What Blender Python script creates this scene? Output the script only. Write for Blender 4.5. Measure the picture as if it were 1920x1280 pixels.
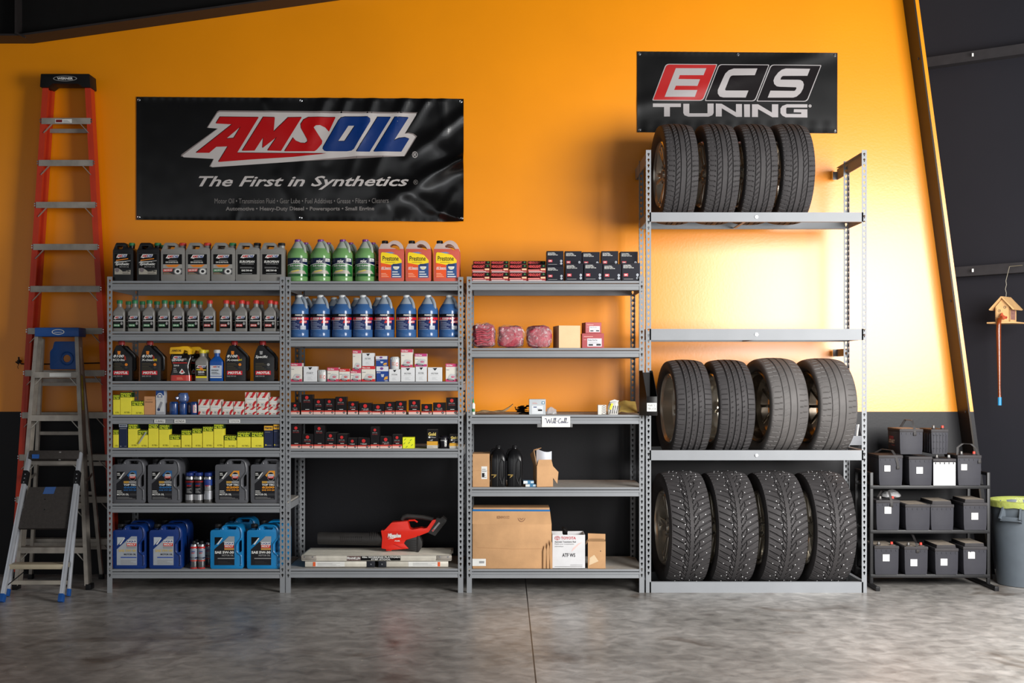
import bpy, bmesh, math, random
from mathutils import Vector, Matrix, noise
from mathutils.geometry import tessellate_polygon
R = math.radians
random.seed(7)
for _o in list(bpy.data.objects): bpy.data.objects.remove(_o)
SC = bpy.context.scene
COL = SC.collection
# ---------------------------------------------------------------- camera
FPX, VX, VY, CZ, CD = 2366.0, 945.0, 700.0, 1.476, 8.5     # focal length in px, vanishing point, eye height, distance to the rack fronts
cam = bpy.data.cameras.new('camera'); cam_o = bpy.data.objects.new('camera', cam); COL.objects.link(cam_o)
cam_o.location = (0, -CD, CZ); cam_o.rotation_euler = (R(90), 0, 0)
cam.sensor_width = 36; cam.lens = FPX / 1920 * 36
cam.shift_x = (960 - VX) / 1920; cam.shift_y = (VY - 640) / 1920
cam.clip_end = 200
SC.camera = cam_o
# ---------------------------------------------------------------- view, world, big lights
SC.view_settings.view_transform = 'Standard'; SC.view_settings.look = 'None'
SC.view_settings.gamma = 1; SC.view_settings.use_curve_mapping = False
SC.view_settings.exposure = 0.0
W = bpy.data.worlds.new('world'); SC.world = W; W.use_nodes = True
W.node_tree.nodes['Background'].inputs[0].default_value = (0.96, 0.98, 1, 1)     # even daylight reaching in through the open side of the shop
W.node_tree.nodes['Background'].inputs[1].default_value = 0.41
def area(name, loc, target, sx, sy, power, col, spread=180):
    l = bpy.data.lights.new(name, 'AREA'); l.shape = 'RECTANGLE'; l.size = sx; l.size_y = sy; l.energy = power; l.color = col; l.spread = R(spread)
    o = bpy.data.objects.new(name, l); COL.objects.link(o); o.location = loc
    o.rotation_euler = (Vector(target) - Vector(loc)).to_track_quat('-Z', 'Y').to_euler()
    return o
area('daylight_through_bay_door', (3.8, -4.2, 2.25), (2.5, 0.78, 1.3), 2.8, 2.2, 330, (1.0, 0.98, 0.95), 140)
area('fill_behind_camera', (1.0, -12.5, 1.1), (-0.9, 0.7, 1.0), 7.0, 1.8, 70, (0.97, 0.98, 1.0))  # low fill added behind the camera to lift the fronts, no actual door
# ---------------------------------------------------------------- placing by eye: a pixel of the photo and a distance give a point
def K(Y): return (CD + Y) / FPX
def PX(px, Y=0.0): return (px - VX) * K(Y)
def PZ(py, Y=0.0): return CZ - (py - VY) * K(Y)
def P(px, py, Y=0.0): return Vector((PX(px, Y), Y, PZ(py, Y)))
WALL = 0.78
# ---------------------------------------------------------------- materials
def lin(c):
    c /= 255.0
    return c / 12.92 if c <= 0.04045 else ((c + 0.055) / 1.055) ** 2.4
_M = {}
def mat(rgb, rough=0.5, metal=0.0, spec=0.5, var=0.06, vscale=14.0, bump=0.0, bscale=60.0, trans=0.0, alpha=1.0, coat=0.0, name=None):
    if spec == .5 and max(rgb) < 64 and metal == 0: spec = .18
    key = (rgb, rough, metal, spec, var, vscale, bump, bscale, trans, alpha, coat)
    if key in _M: return _M[key]
    m = bpy.data.materials.new(name or 'paint_%02x%02x%02x' % rgb); m.use_nodes = True
    nt = m.node_tree; b = nt.nodes['Principled BSDF']
    c = [lin(v) for v in rgb] + [1]
    b.inputs['Base Color'].default_value = c
    b.inputs['Roughness'].default_value = rough; b.inputs['Metallic'].default_value = metal
    b.inputs['Specular IOR Level'].default_value = spec
    if coat: b.inputs['Coat Weight'].default_value = coat; b.inputs['Coat Roughness'].default_value = 0.15
    if alpha < 1: b.inputs['Alpha'].default_value = alpha
    if var or bump:
        tc = nt.nodes.new('ShaderNodeTexCoord')
        if var:
            n = nt.nodes.new('ShaderNodeTexNoise'); n.inputs['Scale'].default_value = vscale; n.inputs['Detail'].default_value = 5
            nt.links.new(tc.outputs['Object'], n.inputs['Vector'])
            mr = nt.nodes.new('ShaderNodeMapRange'); mr.inputs[1].default_value = .3; mr.inputs[2].default_value = .7
            mr.inputs[3].default_value = 1 - var; mr.inputs[4].default_value = 1 + var
            nt.links.new(n.outputs['Fac'], mr.inputs[0])
            mx = nt.nodes.new('ShaderNodeMix'); mx.data_type = 'RGBA'; mx.blend_type = 'MULTIPLY'; mx.inputs[0].default_value = 1
            mx.inputs[6].default_value = c
            nt.links.new(mr.outputs[0], mx.inputs[7]); nt.links.new(mx.outputs[2], b.inputs['Base Color'])
        if bump:
            n2 = nt.nodes.new('ShaderNodeTexNoise'); n2.inputs['Scale'].default_value = bscale; n2.inputs['Detail'].default_value = 4
            nt.links.new(tc.outputs['Object'], n2.inputs['Vector'])
            bp = nt.nodes.new('ShaderNodeBump'); bp.inputs['Strength'].default_value = bump; bp.inputs['Distance'].default_value = 0.01
            nt.links.new(n2.outputs['Fac'], bp.inputs['Height']); nt.links.new(bp.outputs['Normal'], b.inputs['Normal'])
    if trans:
        out = nt.nodes['Material Output']; t = nt.nodes.new('ShaderNodeBsdfTranslucent'); t.inputs['Color'].default_value = c
        ms = nt.nodes.new('ShaderNodeMixShader'); ms.inputs[0].default_value = trans
        nt.links.new(b.outputs[0], ms.inputs[1]); nt.links.new(t.outputs[0], ms.inputs[2]); nt.links.new(ms.outputs[0], out.inputs['Surface'])
    _M[key] = m
    return m
WHITE = mat((228, 228, 224), .45); BLACK = mat((14, 14, 15), .4); RED = mat((200, 28, 30), .4); INK = mat((34, 34, 38), .5)
DARKGREY = mat((60, 60, 62), .45); GREY = mat((150, 150, 150), .45); ORANGE = mat((228, 130, 28), .45); YELLOW = mat((244, 220, 30), .45)
BLUE = mat((20, 62, 140), .4); GREEN = mat((40, 120, 60), .45); SILVER = mat((176, 178, 182), .35, .6)
CARD = mat((196, 152, 108), .8, var=.10, vscale=9, bump=.08, bscale=120); CARD_IN = mat((170, 126, 86), .85)
ALU = mat((186, 184, 176), .36, .45, var=.12, vscale=20); STEEL = mat((190, 192, 196), .22, 1.0)
RACK = mat((138, 141, 145), .5, 0.0, spec=.22, var=.04, vscale=6); RACKDK = mat((120, 122, 128), .5, .2)
DECK = mat((172, 168, 161), .7, var=.1, vscale=30)
# ---------------------------------------------------------------- mesh building
def tess(loops):
    vs = [p for l in loops for p in l]
    return vs, tessellate_polygon([[Vector((p[0], p[1], 0)) for p in l] for l in loops])
class MB:
    def __init__(s): s.v = []; s.f = []; s.mi = []; s.mats = []
    def slot(s, m):
        if m not in s.mats: s.mats.append(m)
        return s.mats.index(m)
    def add(s, vs, fs, m):
        o = len(s.v); k = s.slot(m)
        s.v.extend([tuple(v) for v in vs]); s.f.extend([tuple(i + o for i in f) for f in fs]); s.mi.extend([k] * len(fs))
        return o
    def add_bm(s, bm, m, m2=None, test=None):
        bm.verts.index_update(); o = len(s.v); k = s.slot(m); k2 = s.slot(m2) if m2 else k
        s.v.extend([tuple(v.co) for v in bm.verts])
        for f in bm.faces:
            s.f.append(tuple(v.index + o for v in f.verts)); s.mi.append(k2 if (m2 and test(f.calc_center_median())) else k)
        bm.free()
    def xform(s, M, start=0):
        for i in range(start, len(s.v)): s.v[i] = tuple(M @ Vector(s.v[i]))
    def box(s, x0, x1, y0, y1, z0, z1, m, bev=0.0, seg=2):
        if x1 < x0: x0, x1 = x1, x0
        if y1 < y0: y0, y1 = y1, y0
        if z1 < z0: z0, z1 = z1, z0
        vs = [(x0,y0,z0),(x1,y0,z0),(x1,y1,z0),(x0,y1,z0),(x0,y0,z1),(x1,y0,z1),(x1,y1,z1),(x0,y1,z1)]
        fs = [(0,3,2,1),(4,5,6,7),(0,1,5,4),(1,2,6,5),(2,3,7,6),(3,0,4,7)]
        if not bev: s.add(vs, fs, m); return
        bm = bmesh.new(); bv = [bm.verts.new(v) for v in vs]
        for f in fs: bm.faces.new([bv[i] for i in f])
        bmesh.ops.bevel(bm, geom=bm.edges[:], offset=bev, segments=seg, affect='EDGES', profile=.5, clamp_overlap=True)
        s.add_bm(bm, m)
    def bar(s, p0, p1, w, d, m, side=(1, 0, 0), bev=0.0):
        """a straight rectangular bar: w along side, d across it"""
        p0 = Vector(p0); p1 = Vector(p1); a = (p1 - p0); L = a.length; a.normalize()
        u = Vector(side); u = (u - a * u.dot(a)).normalized(); n = a.cross(u)
        st = len(s.v); s.box(-w/2, w/2, -d/2, d/2, 0, L, m, bev)
        M = Matrix(((u.x, n.x, a.x, p0.x), (u.y, n.y, a.y, p0.y), (u.z, n.z, a.z, p0.z), (0, 0, 0, 1)))
        s.xform(M, st)
    def prism(s, loop, y0, y1, m, holes=(), bev=0.0, seg=2, cut=None, m2=None):
        """outline in x, z pushed from y0 (front) to y1; optional material above height cut"""
        loops = [list(loop)] + [list(h) for h in holes]
        vs, tr = tess(loops); n = len(vs)
        bm = bmesh.new()
        F = [bm.verts.new((p[0], y0, p[1])) for p in vs]; B = [bm.verts.new((p[0], y1, p[1])) for p in vs]
        for t in tr:
            try: bm.faces.new([F[i] for i in t]); bm.faces.new([B[i] for i in reversed(t)])
            except ValueError: pass
        o = 0; rim = []
        for l in loops:
            k = len(l)
            for i in range(k):
                a, b = o + i, o + (i + 1) % k
                try: bm.faces.new((F[a], F[b], B[b], B[a]))
                except ValueError: continue
                for S in (F, B):
                    e = bm.edges.get((S[a], S[b]))
                    if e: rim.append(e)
            o += k
        bmesh.ops.recalc_face_normals(bm, faces=bm.faces[:])
        if bev: bmesh.ops.bevel(bm, geom=rim, offset=bev, segments=seg, affect='EDGES', profile=.5, clamp_overlap=True)
        if cut is not None:
            bmesh.ops.bisect_plane(bm, geom=bm.verts[:] + bm.edges[:] + bm.faces[:], plane_co=(0, 0, cut), plane_no=(0, 0, 1))
            s.add_bm(bm, m, m2, lambda c: c.z > cut)
        else: s.add_bm(bm, m)
    def extr(s, prof, x0, x1, m):
        """profile in y, z pushed along x"""
        vs, tr = tess([prof]); n = len(vs)
        V = [(x0, p[0], p[1]) for p in vs] + [(x1, p[0], p[1]) for p in vs]
        f = [tuple(t) for t in tr] + [tuple(i + n for i in reversed(t)) for t in tr] + [(i, (i + 1) % n, (i + 1) % n + n, i + n) for i in range(n)]
        s.add(V, f, m)
    def loft(s, rings, m, n=24, m2=None, cut=None, cap=True):
        """stack of superellipse rings (cx, cy, hx, hy, z, exponent)"""
        V = []; Fs = []; mm = []
        for (cx, cy, hx, hy, z, e) in rings:
            for i in range(n):
                t = 2 * math.pi * (i + .5) / n; c, q = math.cos(t), math.sin(t)
                V.append((cx + hx * math.copysign(abs(c) ** (2 / e), c), cy + hy * math.copysign(abs(q) ** (2 / e), q), z))
        for r in range(len(rings) - 1):
            for i in range(n):
                j = (i + 1) % n
                Fs.append((r*n + i, r*n + j, (r+1)*n + j, (r+1)*n + i)); mm.append(m2 if (cut is not None and (rings[r][4] + rings[r+1][4]) / 2 > cut) else m)
        if cap:
            Fs.append(tuple(range(n - 1, -1, -1))); mm.append(m)
            k = (len(rings) - 1) * n; Fs.append(tuple(range(k, k + n))); mm.append(m2 if (m2 and cut is not None) else m)
        o = len(s.v); s.v.extend(V)
        for f, q in zip(Fs, mm): s.f.append(tuple(i + o for i in f)); s.mi.append(s.slot(q))
    def cyl(s, x, y, z0, z1, r, m, n=20, r1=None, bev=0.0):
        r1 = r if r1 is None else r1
        if bev: s.loft([(x,y,r-bev,r-bev,z0,2),(x,y,r,r,z0+bev,2),(x,y,r1,r1,z1-bev,2),(x,y,r1-bev,r1-bev,z1,2)], m, n)
        else: s.loft([(x,y,r,r,z0,2),(x,y,r1,r1,z1,2)], m, n)
    def tube(s, path, r, m, n=8, cap=True, closed=False):
        path = [Vector(p) for p in path]; k = len(path); rr = r if isinstance(r, (list, tuple)) else [r] * k
        V = []; up = None
        for i, p in enumerate(path):
            if closed: t = path[(i + 1) % k] - path[i - 1]
            else: t = path[min(i + 1, k - 1)] - path[max(i - 1, 0)]
            t.normalize()
            if up is None: up = Vector((0, 0, 1)) if abs(t.z) < .9 else Vector((0, 1, 0))
            u = (up - t * up.dot(t)).normalized(); w = t.cross(u); up = u
            for j in range(n):
                a = 2 * math.pi * j / n; V.append(p + (u * math.cos(a) + w * math.sin(a)) * rr[i])
        Fs = [(i*n + j, i*n + (j+1) % n, ((i+1) % k)*n + (j+1) % n, ((i+1) % k)*n + j) for i in range(k if closed else k - 1) for j in range(n)]
        if cap and not closed: Fs += [tuple(range(n - 1, -1, -1)), tuple(range((k-1)*n, k*n))]
        s.add(V, Fs, m)
    def rod(s, p0, p1, r, m, n=12, r1=None): s.tube([p0, p1], [r, r if r1 is None else r1], m, n)
    def build(s, name, parent=None, sharp=32):
        me = bpy.data.meshes.new(name); me.from_pydata(s.v, [], s.f)
        for m in s.mats: me.materials.append(m)
        me.polygons.foreach_set('material_index', s.mi)
        bm = bmesh.new(); bm.from_mesh(me); bmesh.ops.recalc_face_normals(bm, faces=bm.faces[:]); bm.to_mesh(me); bm.free()
        me.shade_smooth()
        try: me.set_sharp_from_angle(angle=R(sharp))
        except Exception: pass
        me.update()
        o = bpy.data.objects.new(name, me); COL.objects.link(o)
        if parent: o.parent = parent
        return o
# ---------------------------------------------------------------- lettering
_T = {}
def glyphs(txt, bold, shear):
    key = (txt, bold, shear)
    if key not in _T:
        c = bpy.data.curves.new('t', 'FONT'); c.body = txt; c.size = 1; c.offset = bold; c.shear = shear; c.resolution_u = 2; c.fill_mode = 'FRONT'
        o = bpy.data.objects.new('t', c); COL.objects.link(o)
        dg = bpy.context.evaluated_depsgraph_get(); me = o.evaluated_get(dg).to_mesh()
        v = [(q.co.x, q.co.y) for q in me.vertices]; f = [tuple(p.vertices) for p in me.polygons]
        o.evaluated_get(dg).to_mesh_clear(); bpy.data.objects.remove(o); bpy.data.curves.remove(c)
        x0 = min(q[0] for q in v); x1 = max(q[0] for q in v); y0 = min(q[1] for q in v); y1 = max(q[1] for q in v)
        _T[key] = ([((q[0]-x0)/(x1-x0), (q[1]-y0)/max(1e-6, y1-y0)) for q in v], f)
    return _T[key]
class Print:
    """flat print on a face: u, v in 0..1 over a rectangle in x, z (facing -y), or wrapped by surf(x, z, lift)"""
    def __init__(s, mb, x0, z0, x1, z1, y=0.0, surf=None, n=1, e=.0006):
        s.mb, s.r, s.y, s.surf, s.n, s.e = mb, (x0, z0, x1, z1), y, surf, n, e
    def pt(s, u, v, L):
        x0, z0, x1, z1 = s.r; X = x0 + u * (x1 - x0); Z = z0 + v * (z1 - z0)
        return s.surf(X, Z, L * s.e) if s.surf else (X, s.y - L * s.e, Z)
    def rect(s, u0, v0, u1, v1, m, L=1):
        n = s.n; V = []
        for i in range(n + 1):
            u = u0 + (u1 - u0) * i / n; V += [s.pt(u, v0, L), s.pt(u, v1, L)]
        s.mb.add(V, [(2*i, 2*i+2, 2*i+3, 2*i+1) for i in range(n)], m)
    def poly(s, pts, m, L=2, holes=()):
        vs, tr = tess([list(pts)] + [list(h) for h in holes])
        if s.n > 1:      # on a round face: cut into narrow strips so that the print follows the curve
            bm = bmesh.new(); bv = [bm.verts.new((p[0], p[1], 0)) for p in vs]
            for t in tr:
                try: bm.faces.new([bv[i] for i in t])
                except ValueError: pass
            lo, hi = min(p[0] for p in vs), max(p[0] for p in vs)
            for k in range(math.floor(lo*s.n) + 1, math.ceil(hi*s.n)):
                bmesh.ops.bisect_plane(bm, geom=bm.verts[:] + bm.edges[:] + bm.faces[:], plane_co=(k/s.n, 0, 0), plane_no=(1, 0, 0), dist=1e-5)
            bm.verts.index_update(); s.mb.add([s.pt(v.co.x, v.co.y, L) for v in bm.verts], [tuple(v.index for v in f.verts) for f in bm.faces], m); bm.free(); return
        s.mb.add([s.pt(p[0], p[1], L) for p in vs], [tuple(t) for t in tr], m)
    def disc(s, u, v, ru, rv, m, L=2, n=14, hole=0):
        o = [(u + ru*math.cos(2*math.pi*i/n), v + rv*math.sin(2*math.pi*i/n)) for i in range(n)]
        h = [[(u + hole*ru*math.cos(2*math.pi*i/n), v + hole*rv*math.sin(2*math.pi*i/n)) for i in range(n)]] if hole else ()
        s.poly(o, m, L, h)
    def text(s, t, u0, v0, u1, v1, m, L=3, bold=.0, shear=0.0):
        v, f = glyphs(t, bold, shear); s.mb.add([s.pt(u0 + p[0]*(u1-u0), v0 + p[1]*(v1-v0), L) for p in v], f, m)
    def lines(s, u0, v0, u1, v1, k, m, L=2, fill=.45):
        h = (v1 - v0) / k
        for i in range(k): s.rect(u0, v0 + i*h, u0 + (u1-u0)*(1 - .35*((i*7) % 3)/2), v0 + i*h + h*fill, m, L)
def wrap(Rr, cx=0.0, cy=0.0, a0=0.0):
    return lambda X, Z, l: (cx + (Rr + l) * math.sin(X / Rr + a0), cy - (Rr + l) * math.cos(X / Rr + a0), Z)
# ---------------------------------------------------------------- things and parts
def tag(o, label=None, cat=None, group=None, kind=None):
    if label: o['label'] = label
    if cat: o['category'] = cat
    if group: o['group'] = group
    if kind: o['kind'] = kind
    return o
def thing(name, label, cat, loc=(0, 0, 0), rz=0.0, group=None):
    o = bpy.data.objects.new(name, None); o.empty_display_size = .05; COL.objects.link(o)
    o.location = loc; o.rotation_euler = (0, 0, rz)
    return tag(o, label, cat, group)
def dup(root, loc, label=None, rz=None, group=None, scale=None):
    r = root.copy(); COL.objects.link(r); r.location = loc
    if rz is not None: r.rotation_euler = (0, 0, rz)
    if scale: r.scale = scale
    if label: r['label'] = label
    if group: r['group'] = group
    for ch in root.children:
        c = ch.copy(); COL.objects.link(c); c.parent = r
        for g in ch.children:
            d = g.copy(); COL.objects.link(d); d.parent = c
    return r
ORD = ['leftmost', 'second', 'third', 'fourth', 'fifth', 'sixth', 'seventh', 'eighth', 'ninth', 'tenth', 'eleventh', 'twelfth', 'thirteenth', 'fourteenth', 'fifteenth', 'sixteenth', 'seventeenth']
def nth(i, n):
    if i == 0: return 'leftmost'
    if i == n - 1: return 'rightmost'
    return ORD[i] + ' from left'
def rnd(pts, r, k=4):
    """round the corners of an outline; r one radius or one per corner"""
    out = []; n = len(pts)
    for i in range(n):
        p = Vector(pts[i]); a = Vector(pts[i-1]) - p; b = Vector(pts[(i+1) % n]) - p
        q = r[i] if isinstance(r, (list, tuple)) else r
        q = min(q, a.length * .48, b.length * .48)
        if q < 1e-5: out.append((p.x, p.y)); continue
        A = p + a.normalized() * q; B = p + b.normalized() * q
        for j in range(k + 1):
            t = j / k; w = A * (1-t)**2 + p * 2*t*(1-t) + B * t*t; out.append((w.x, w.y))
    return out
# ================================================================ the room
def wall_paint(name, rgb, rough, spec):
    m = bpy.data.materials.new(name); m.use_nodes = True; nt = m.node_tree; b = nt.nodes['Principled BSDF']
    b.inputs['Roughness'].default_value = rough; b.inputs['Specular IOR Level'].default_value = spec
    tc = nt.nodes.new('ShaderNodeTexCoord')
    n = nt.nodes.new('ShaderNodeTexNoise'); n.inputs['Scale'].default_value = 1.3; n.inputs['Detail'].default_value = 6
    nt.links.new(tc.outputs['Object'], n.inputs['Vector'])
    r = nt.nodes.new('ShaderNodeValToRGB'); c = [lin(v) for v in rgb]
    r.color_ramp.elements[0].position = .3; r.color_ramp.elements[0].color = [v * .94 for v in c] + [1]
    r.color_ramp.elements[1].position = .7; r.color_ramp.elements[1].color = [min(1, v * 1.04) for v in c] + [1]
    nt.links.new(n.outputs['Fac'], r.inputs[0]); nt.links.new(r.outputs[0], b.inputs['Base Color'])
    n2 = nt.nodes.new('ShaderNodeTexNoise'); n2.inputs['Scale'].default_value = 70; n2.inputs['Detail'].default_value = 3
    nt.links.new(tc.outputs['Object'], n2.inputs['Vector'])
    bp = nt.nodes.new('ShaderNodeBump'); bp.inputs['Strength'].default_value = .10; bp.inputs['Distance'].default_value = .003
    nt.links.new(n2.outputs['Fac'], bp.inputs['Height']); nt.links.new(bp.outputs[0], b.inputs['Normal'])
    return m
YEL = wall_paint('yellow_wall_paint', (243, 148, 1), .28, .62)
BLK = wall_paint('black_wall_paint', (21, 21, 25), .45, .25)
BLK2 = wall_paint('black_side_paint', (40, 40, 46), .5, .3)
SOOT = mat((16, 15, 15), .7, var=.1)
COLM = mat((42, 36, 30), .45, var=.1, vscale=8)
def concrete():
    m = bpy.data.materials.new('polished_concrete'); m.use_nodes = True; nt = m.node_tree; b = nt.nodes['Principled BSDF']
    L = nt.links.new; N = nt.nodes.new
    tc = N('ShaderNodeTexCoord')
    def noise_(sc, det, dist=0, stretch=None):
        n = N('ShaderNodeTexNoise'); n.inputs['Scale'].default_value = sc; n.inputs['Detail'].default_value = det; n.inputs['Distortion'].default_value = dist
        if stretch:
            mp = N('ShaderNodeMapping'); mp.inputs['Scale'].default_value = stretch; L(tc.outputs['Object'], mp.inputs[0]); L(mp.outputs[0], n.inputs['Vector'])
        else: L(tc.outputs['Object'], n.inputs['Vector'])
        return n
    def ramp(src, p0, c0, p1, c1):
        r = N('ShaderNodeValToRGB'); e = r.color_ramp.elements
        e[0].position, e[0].color = p0, [lin(v) for v in c0] + [1]; e[1].position, e[1].color = p1, [lin(v) for v in c1] + [1]
        L(src, r.inputs[0]); return r
    base = ramp(noise_(.8, 8, .5).outputs['Fac'], .34, (158, 156, 153), .66, (212, 210, 208))
    fine = ramp(noise_(10, 10, .6).outputs['Fac'], .3, (150, 146, 142), .72, (255, 252, 248))
    mx = N('ShaderNodeMix'); mx.data_type = 'RGBA'; mx.blend_type = 'MULTIPLY'; mx.inputs[0].default_value = .75
    L(base.outputs[0], mx.inputs[6]); L(fine.outputs[0], mx.inputs[7])
    st = ramp(noise_(1.6, 6, 1.2).outputs['Fac'], .60, (255, 255, 255), .72, (165, 150, 138))
    mx2 = N('ShaderNodeMix'); mx2.data_type = 'RGBA'; mx2.blend_type = 'MULTIPLY'; mx2.inputs[0].default_value = .8
    L(mx.outputs[2], mx2.inputs[6]); L(st.outputs[0], mx2.inputs[7])
    vo = N('ShaderNodeTexVoronoi'); vo.inputs['Scale'].default_value = 5.5; vo.inputs['Randomness'].default_value = 1; L(tc.outputs['Object'], vo.inputs['Vector'])
    fl = N('ShaderNodeMath'); fl.operation = 'LESS_THAN'; L(vo.outputs['Distance'], fl.inputs[0]); fl.inputs[1].default_value = .035
    pk = N('ShaderNodeMath'); pk.operation = 'GREATER_THAN'; sc_ = N('ShaderNodeSeparateColor'); L(vo.outputs['Color'], sc_.inputs[0]); L(sc_.outputs[0], pk.inputs[0]); pk.inputs[1].default_value = .72
    fm = N('ShaderNodeMath'); fm.operation = 'MULTIPLY'; L(fl.outputs[0], fm.inputs[0]); L(pk.outputs[0], fm.inputs[1])
    mxf = N('ShaderNodeMix'); mxf.data_type = 'RGBA'; L(fm.outputs[0], mxf.inputs[0]); L(mx2.outputs[2], mxf.inputs[6]); mxf.inputs[7].default_value = (.62, .58, .48, 1); mx2 = mxf
    # the sawn joint running towards the wall
    sep = N('ShaderNodeSeparateXYZ'); L(tc.outputs['Object'], sep.inputs[0])
    s1 = N('ShaderNodeMath'); s1.operation = 'SUBTRACT'; L(sep.outputs[0], s1.inputs[0]); s1.inputs[1].default_value = .153
    s2 = N('ShaderNodeMath'); s2.operation = 'ABSOLUTE'; L(s1.outputs[0], s2.inputs[0])
    s3 = N('ShaderNodeMath'); s3.operation = 'LESS_THAN'; L(s2.outputs[0], s3.inputs[0]); s3.inputs[1].default_value = .0035
    mx3 = N('ShaderNodeMix'); mx3.data_type = 'RGBA'; L(s3.outputs[0], mx3.inputs[0]); L(mx2.outputs[2], mx3.inputs[6]); mx3.inputs[7].default_value = (.02, .016, .013, 1)
    L(mx3.outputs[2], b.inputs['Base Color'])
    rr = N('ShaderNodeMapRange'); rr.inputs[3].default_value = .20; rr.inputs[4].default_value = .44
    L(noise_(3, 6, 1).outputs['Fac'], rr.inputs[0]); L(rr.outputs[0], b.inputs['Roughness'])
    bp = N('ShaderNodeBump'); bp.inputs['Strength'].default_value = .15; bp.inputs['Distance'].default_value = .005
    L(noise_(22, 8, .5).outputs['Fac'], bp.inputs['Height']); L(bp.outputs[0], b.inputs['Normal'])
    return m
CONC = concrete()
def struct(o): return tag(o, kind='structure')
mb = MB(); mb.box(-9, 9, -13, 3, -.15, 0, CONC); struct(mb.build('floor'))
# yellow wall with its black lower band; its right edge slants along the steel column
mb = MB(); zb = PZ(771.5, WALL)
def colx(z, off=0): # x of the column's inner edge on the wall plane at height z
    py = VY - (z - CZ) / K(WALL); return PX(1692.5 + .1335 * py + off, WALL)
mb.prism([(-7, zb), (colx(zb, 30), zb), (colx(5.2, 30), 5.2), (-7, 5.2)], WALL, WALL + .12, YEL)
mb.prism([(-7, 0), (colx(0, 30), 0), (colx(zb, 30), zb), (-7, zb)], WALL, WALL + .12, BLK)
struct(mb.build('wall_back'))
mb = MB(); a = Vector((3.0, 1.92)); d = Vector((.443, -.55)).normalized()   # black wall standing at an angle beyond the column
def girdpt(t, z, off=0): n = Vector((d.y, -d.x)); q = a + d * t + n * off; return (q.x, q.y, z)
b = a + d * 3.6; n = Vector((-d.y, d.x))
mb.add([(a.x, a.y, 0), (b.x, b.y, 0), (b.x, b.y, 5.6), (a.x, a.y, 5.6), (a.x + n.x*.1, a.y + n.y*.1, 0), (b.x + n.x*.1, b.y + n.y*.1, 0), (b.x + n.x*.1, b.y + n.y*.1, 5.6), (a.x + n.x*.1, a.y + n.y*.1, 5.6)],
       [(0,1,2,3), (4,7,6,5), (0,4,5,1), (3,2,6,7), (0,3,7,4), (1,5,6,2)], BLK2)
struct(mb.build('wall_right'))
GIRT = mat((58, 56, 58), .5, var=.1)
def girt(z0, z1, i):
    mb = MB(); p0 = Vector(girdpt(.1, z0, .05)); p1 = Vector(girdpt(2.2, z1, .05)); mb.bar(p0, p1, .10, .075, GIRT, side=(-.55, -.443, 0))
    q = p0.lerp(p1, .44) + Vector((-.06, -.05, .0)); mb.box(q.x - .006, q.x + .006, q.y - .004, q.y + .004, q.z - .012, q.z + .012, WHITE)
    struct(mb.build('trim_%d' % i))
# heights fitted so that the girts run through the photo's two lines
def zat(px, py):  # height where the eye ray through a pixel meets the black wall
    k = (px - VX) / FPX          # x = k*(CD+y)
    # a + d*t : x = a.x+d.x t ; y = a.y + d.y t
    t = (k * (CD + a.y) - a.x) / (d.x - k * d.y); y = a.y + d.y * t
    return t, CZ - (py - VY) * (CD + y) / FPX
for i, (l, r_) in enumerate((((1740, 122), (1918, 97)), ((1790, 512), (1918, 503)))):
    t0, z0 = zat(*l); t1, z1 = zat(*r_); s = (z1 - z0) / (t1 - t0)
    girt(z0 + s * (.1 - t0), z0 + s * (2.2 - t0), i + 3)
# tapered steel column: inner flange leaning outward as it comes down
mb = MB(); zt, zl = 5.2, 0.0
for (x0, x1, y0, y1) in ((0, .012, .56, WALL + .1), (.012, .30, .66, .675)):
    V = []
    for z in (zl, zt):
        X = colx(z); V += [(X + x0, y0, z), (X + x1, y0, z), (X + x1, y1, z), (X + x0, y1, z)]
    if x1 < .02: mb.add(V, [(0,1,2,3), (4,7,6,5), (0,4,5,1), (1,5,6,2), (2,6,7,3), (3,7,4,0)], COLM)
for z in (1.2, 2.0, 3.75):
    mb.cyl(0, 0, 0, .006, .009, GIRT, 8); st = len(mb.v) - 16; mb.xform(Matrix.Translation((colx(z) + .0, .62, z)) @ Matrix.Rotation(R(-90), 4, 'Y'), st)
struct(mb.build('trim_1'))
# roof: black underside, and the rafter that follows the slope along the wall
def roofz(x): return PZ(82, WALL) + (x - PX(60, WALL)) * (PZ(0, WALL) - PZ(82, WALL)) / (PX(640, WALL) - PX(60, WALL))
xk = PX(62, WALL)
mb = MB()
RAF = mat((46, 42, 42), .5, var=.08)
V = []
for x in (xk, 5.0):
    z = roofz(x); V += [(x, .56, z), (x, WALL, z), (x, WALL, z + .014), (x, .56, z + .014)]
mb.add(V, [(0,1,2,3), (4,7,6,5), (0,4,5,1), (1,5,6,2), (2,6,7,3), (3,7,4,0)], RAF)
z = roofz(xk); mb.box(-7, xk, .56, WALL, z, z + .014, RAF)
V = []
for x in (xk, 5.0):
    z = roofz(x) + .014; V += [(x, .66, z), (x, .672, z), (x, .672, z + 1.2), (x, .66, z + 1.2)]
mb.add(V, [(0,1,2,3), (4,7,6,5), (0,4,5,1), (1,5,6,2), (2,6,7,3), (3,7,4,0)], SOOT)
mb.box(-7, xk, .66, .672, roofz(xk) + .014, roofz(xk) + 1.3, SOOT)
mb.box(xk - .05, xk - .035, .56, .66, roofz(xk) + .014, roofz(xk) + 1.2, RAF)
mb.bar((xk - .045, .555, roofz(xk) + .02), (xk + .03, .555, roofz(xk) - .015), .02, .012, RAF, side=(0, 1, 0))
struct(mb.build('trim_2'))
mb = MB(); V = []
for y in (-14.0, WALL + .1):
    for (x, z) in ((-7, roofz(-7) + .9), (7, roofz(7) + .9)): V += [(x, y, z), (x, y, z + .1)]
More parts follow.
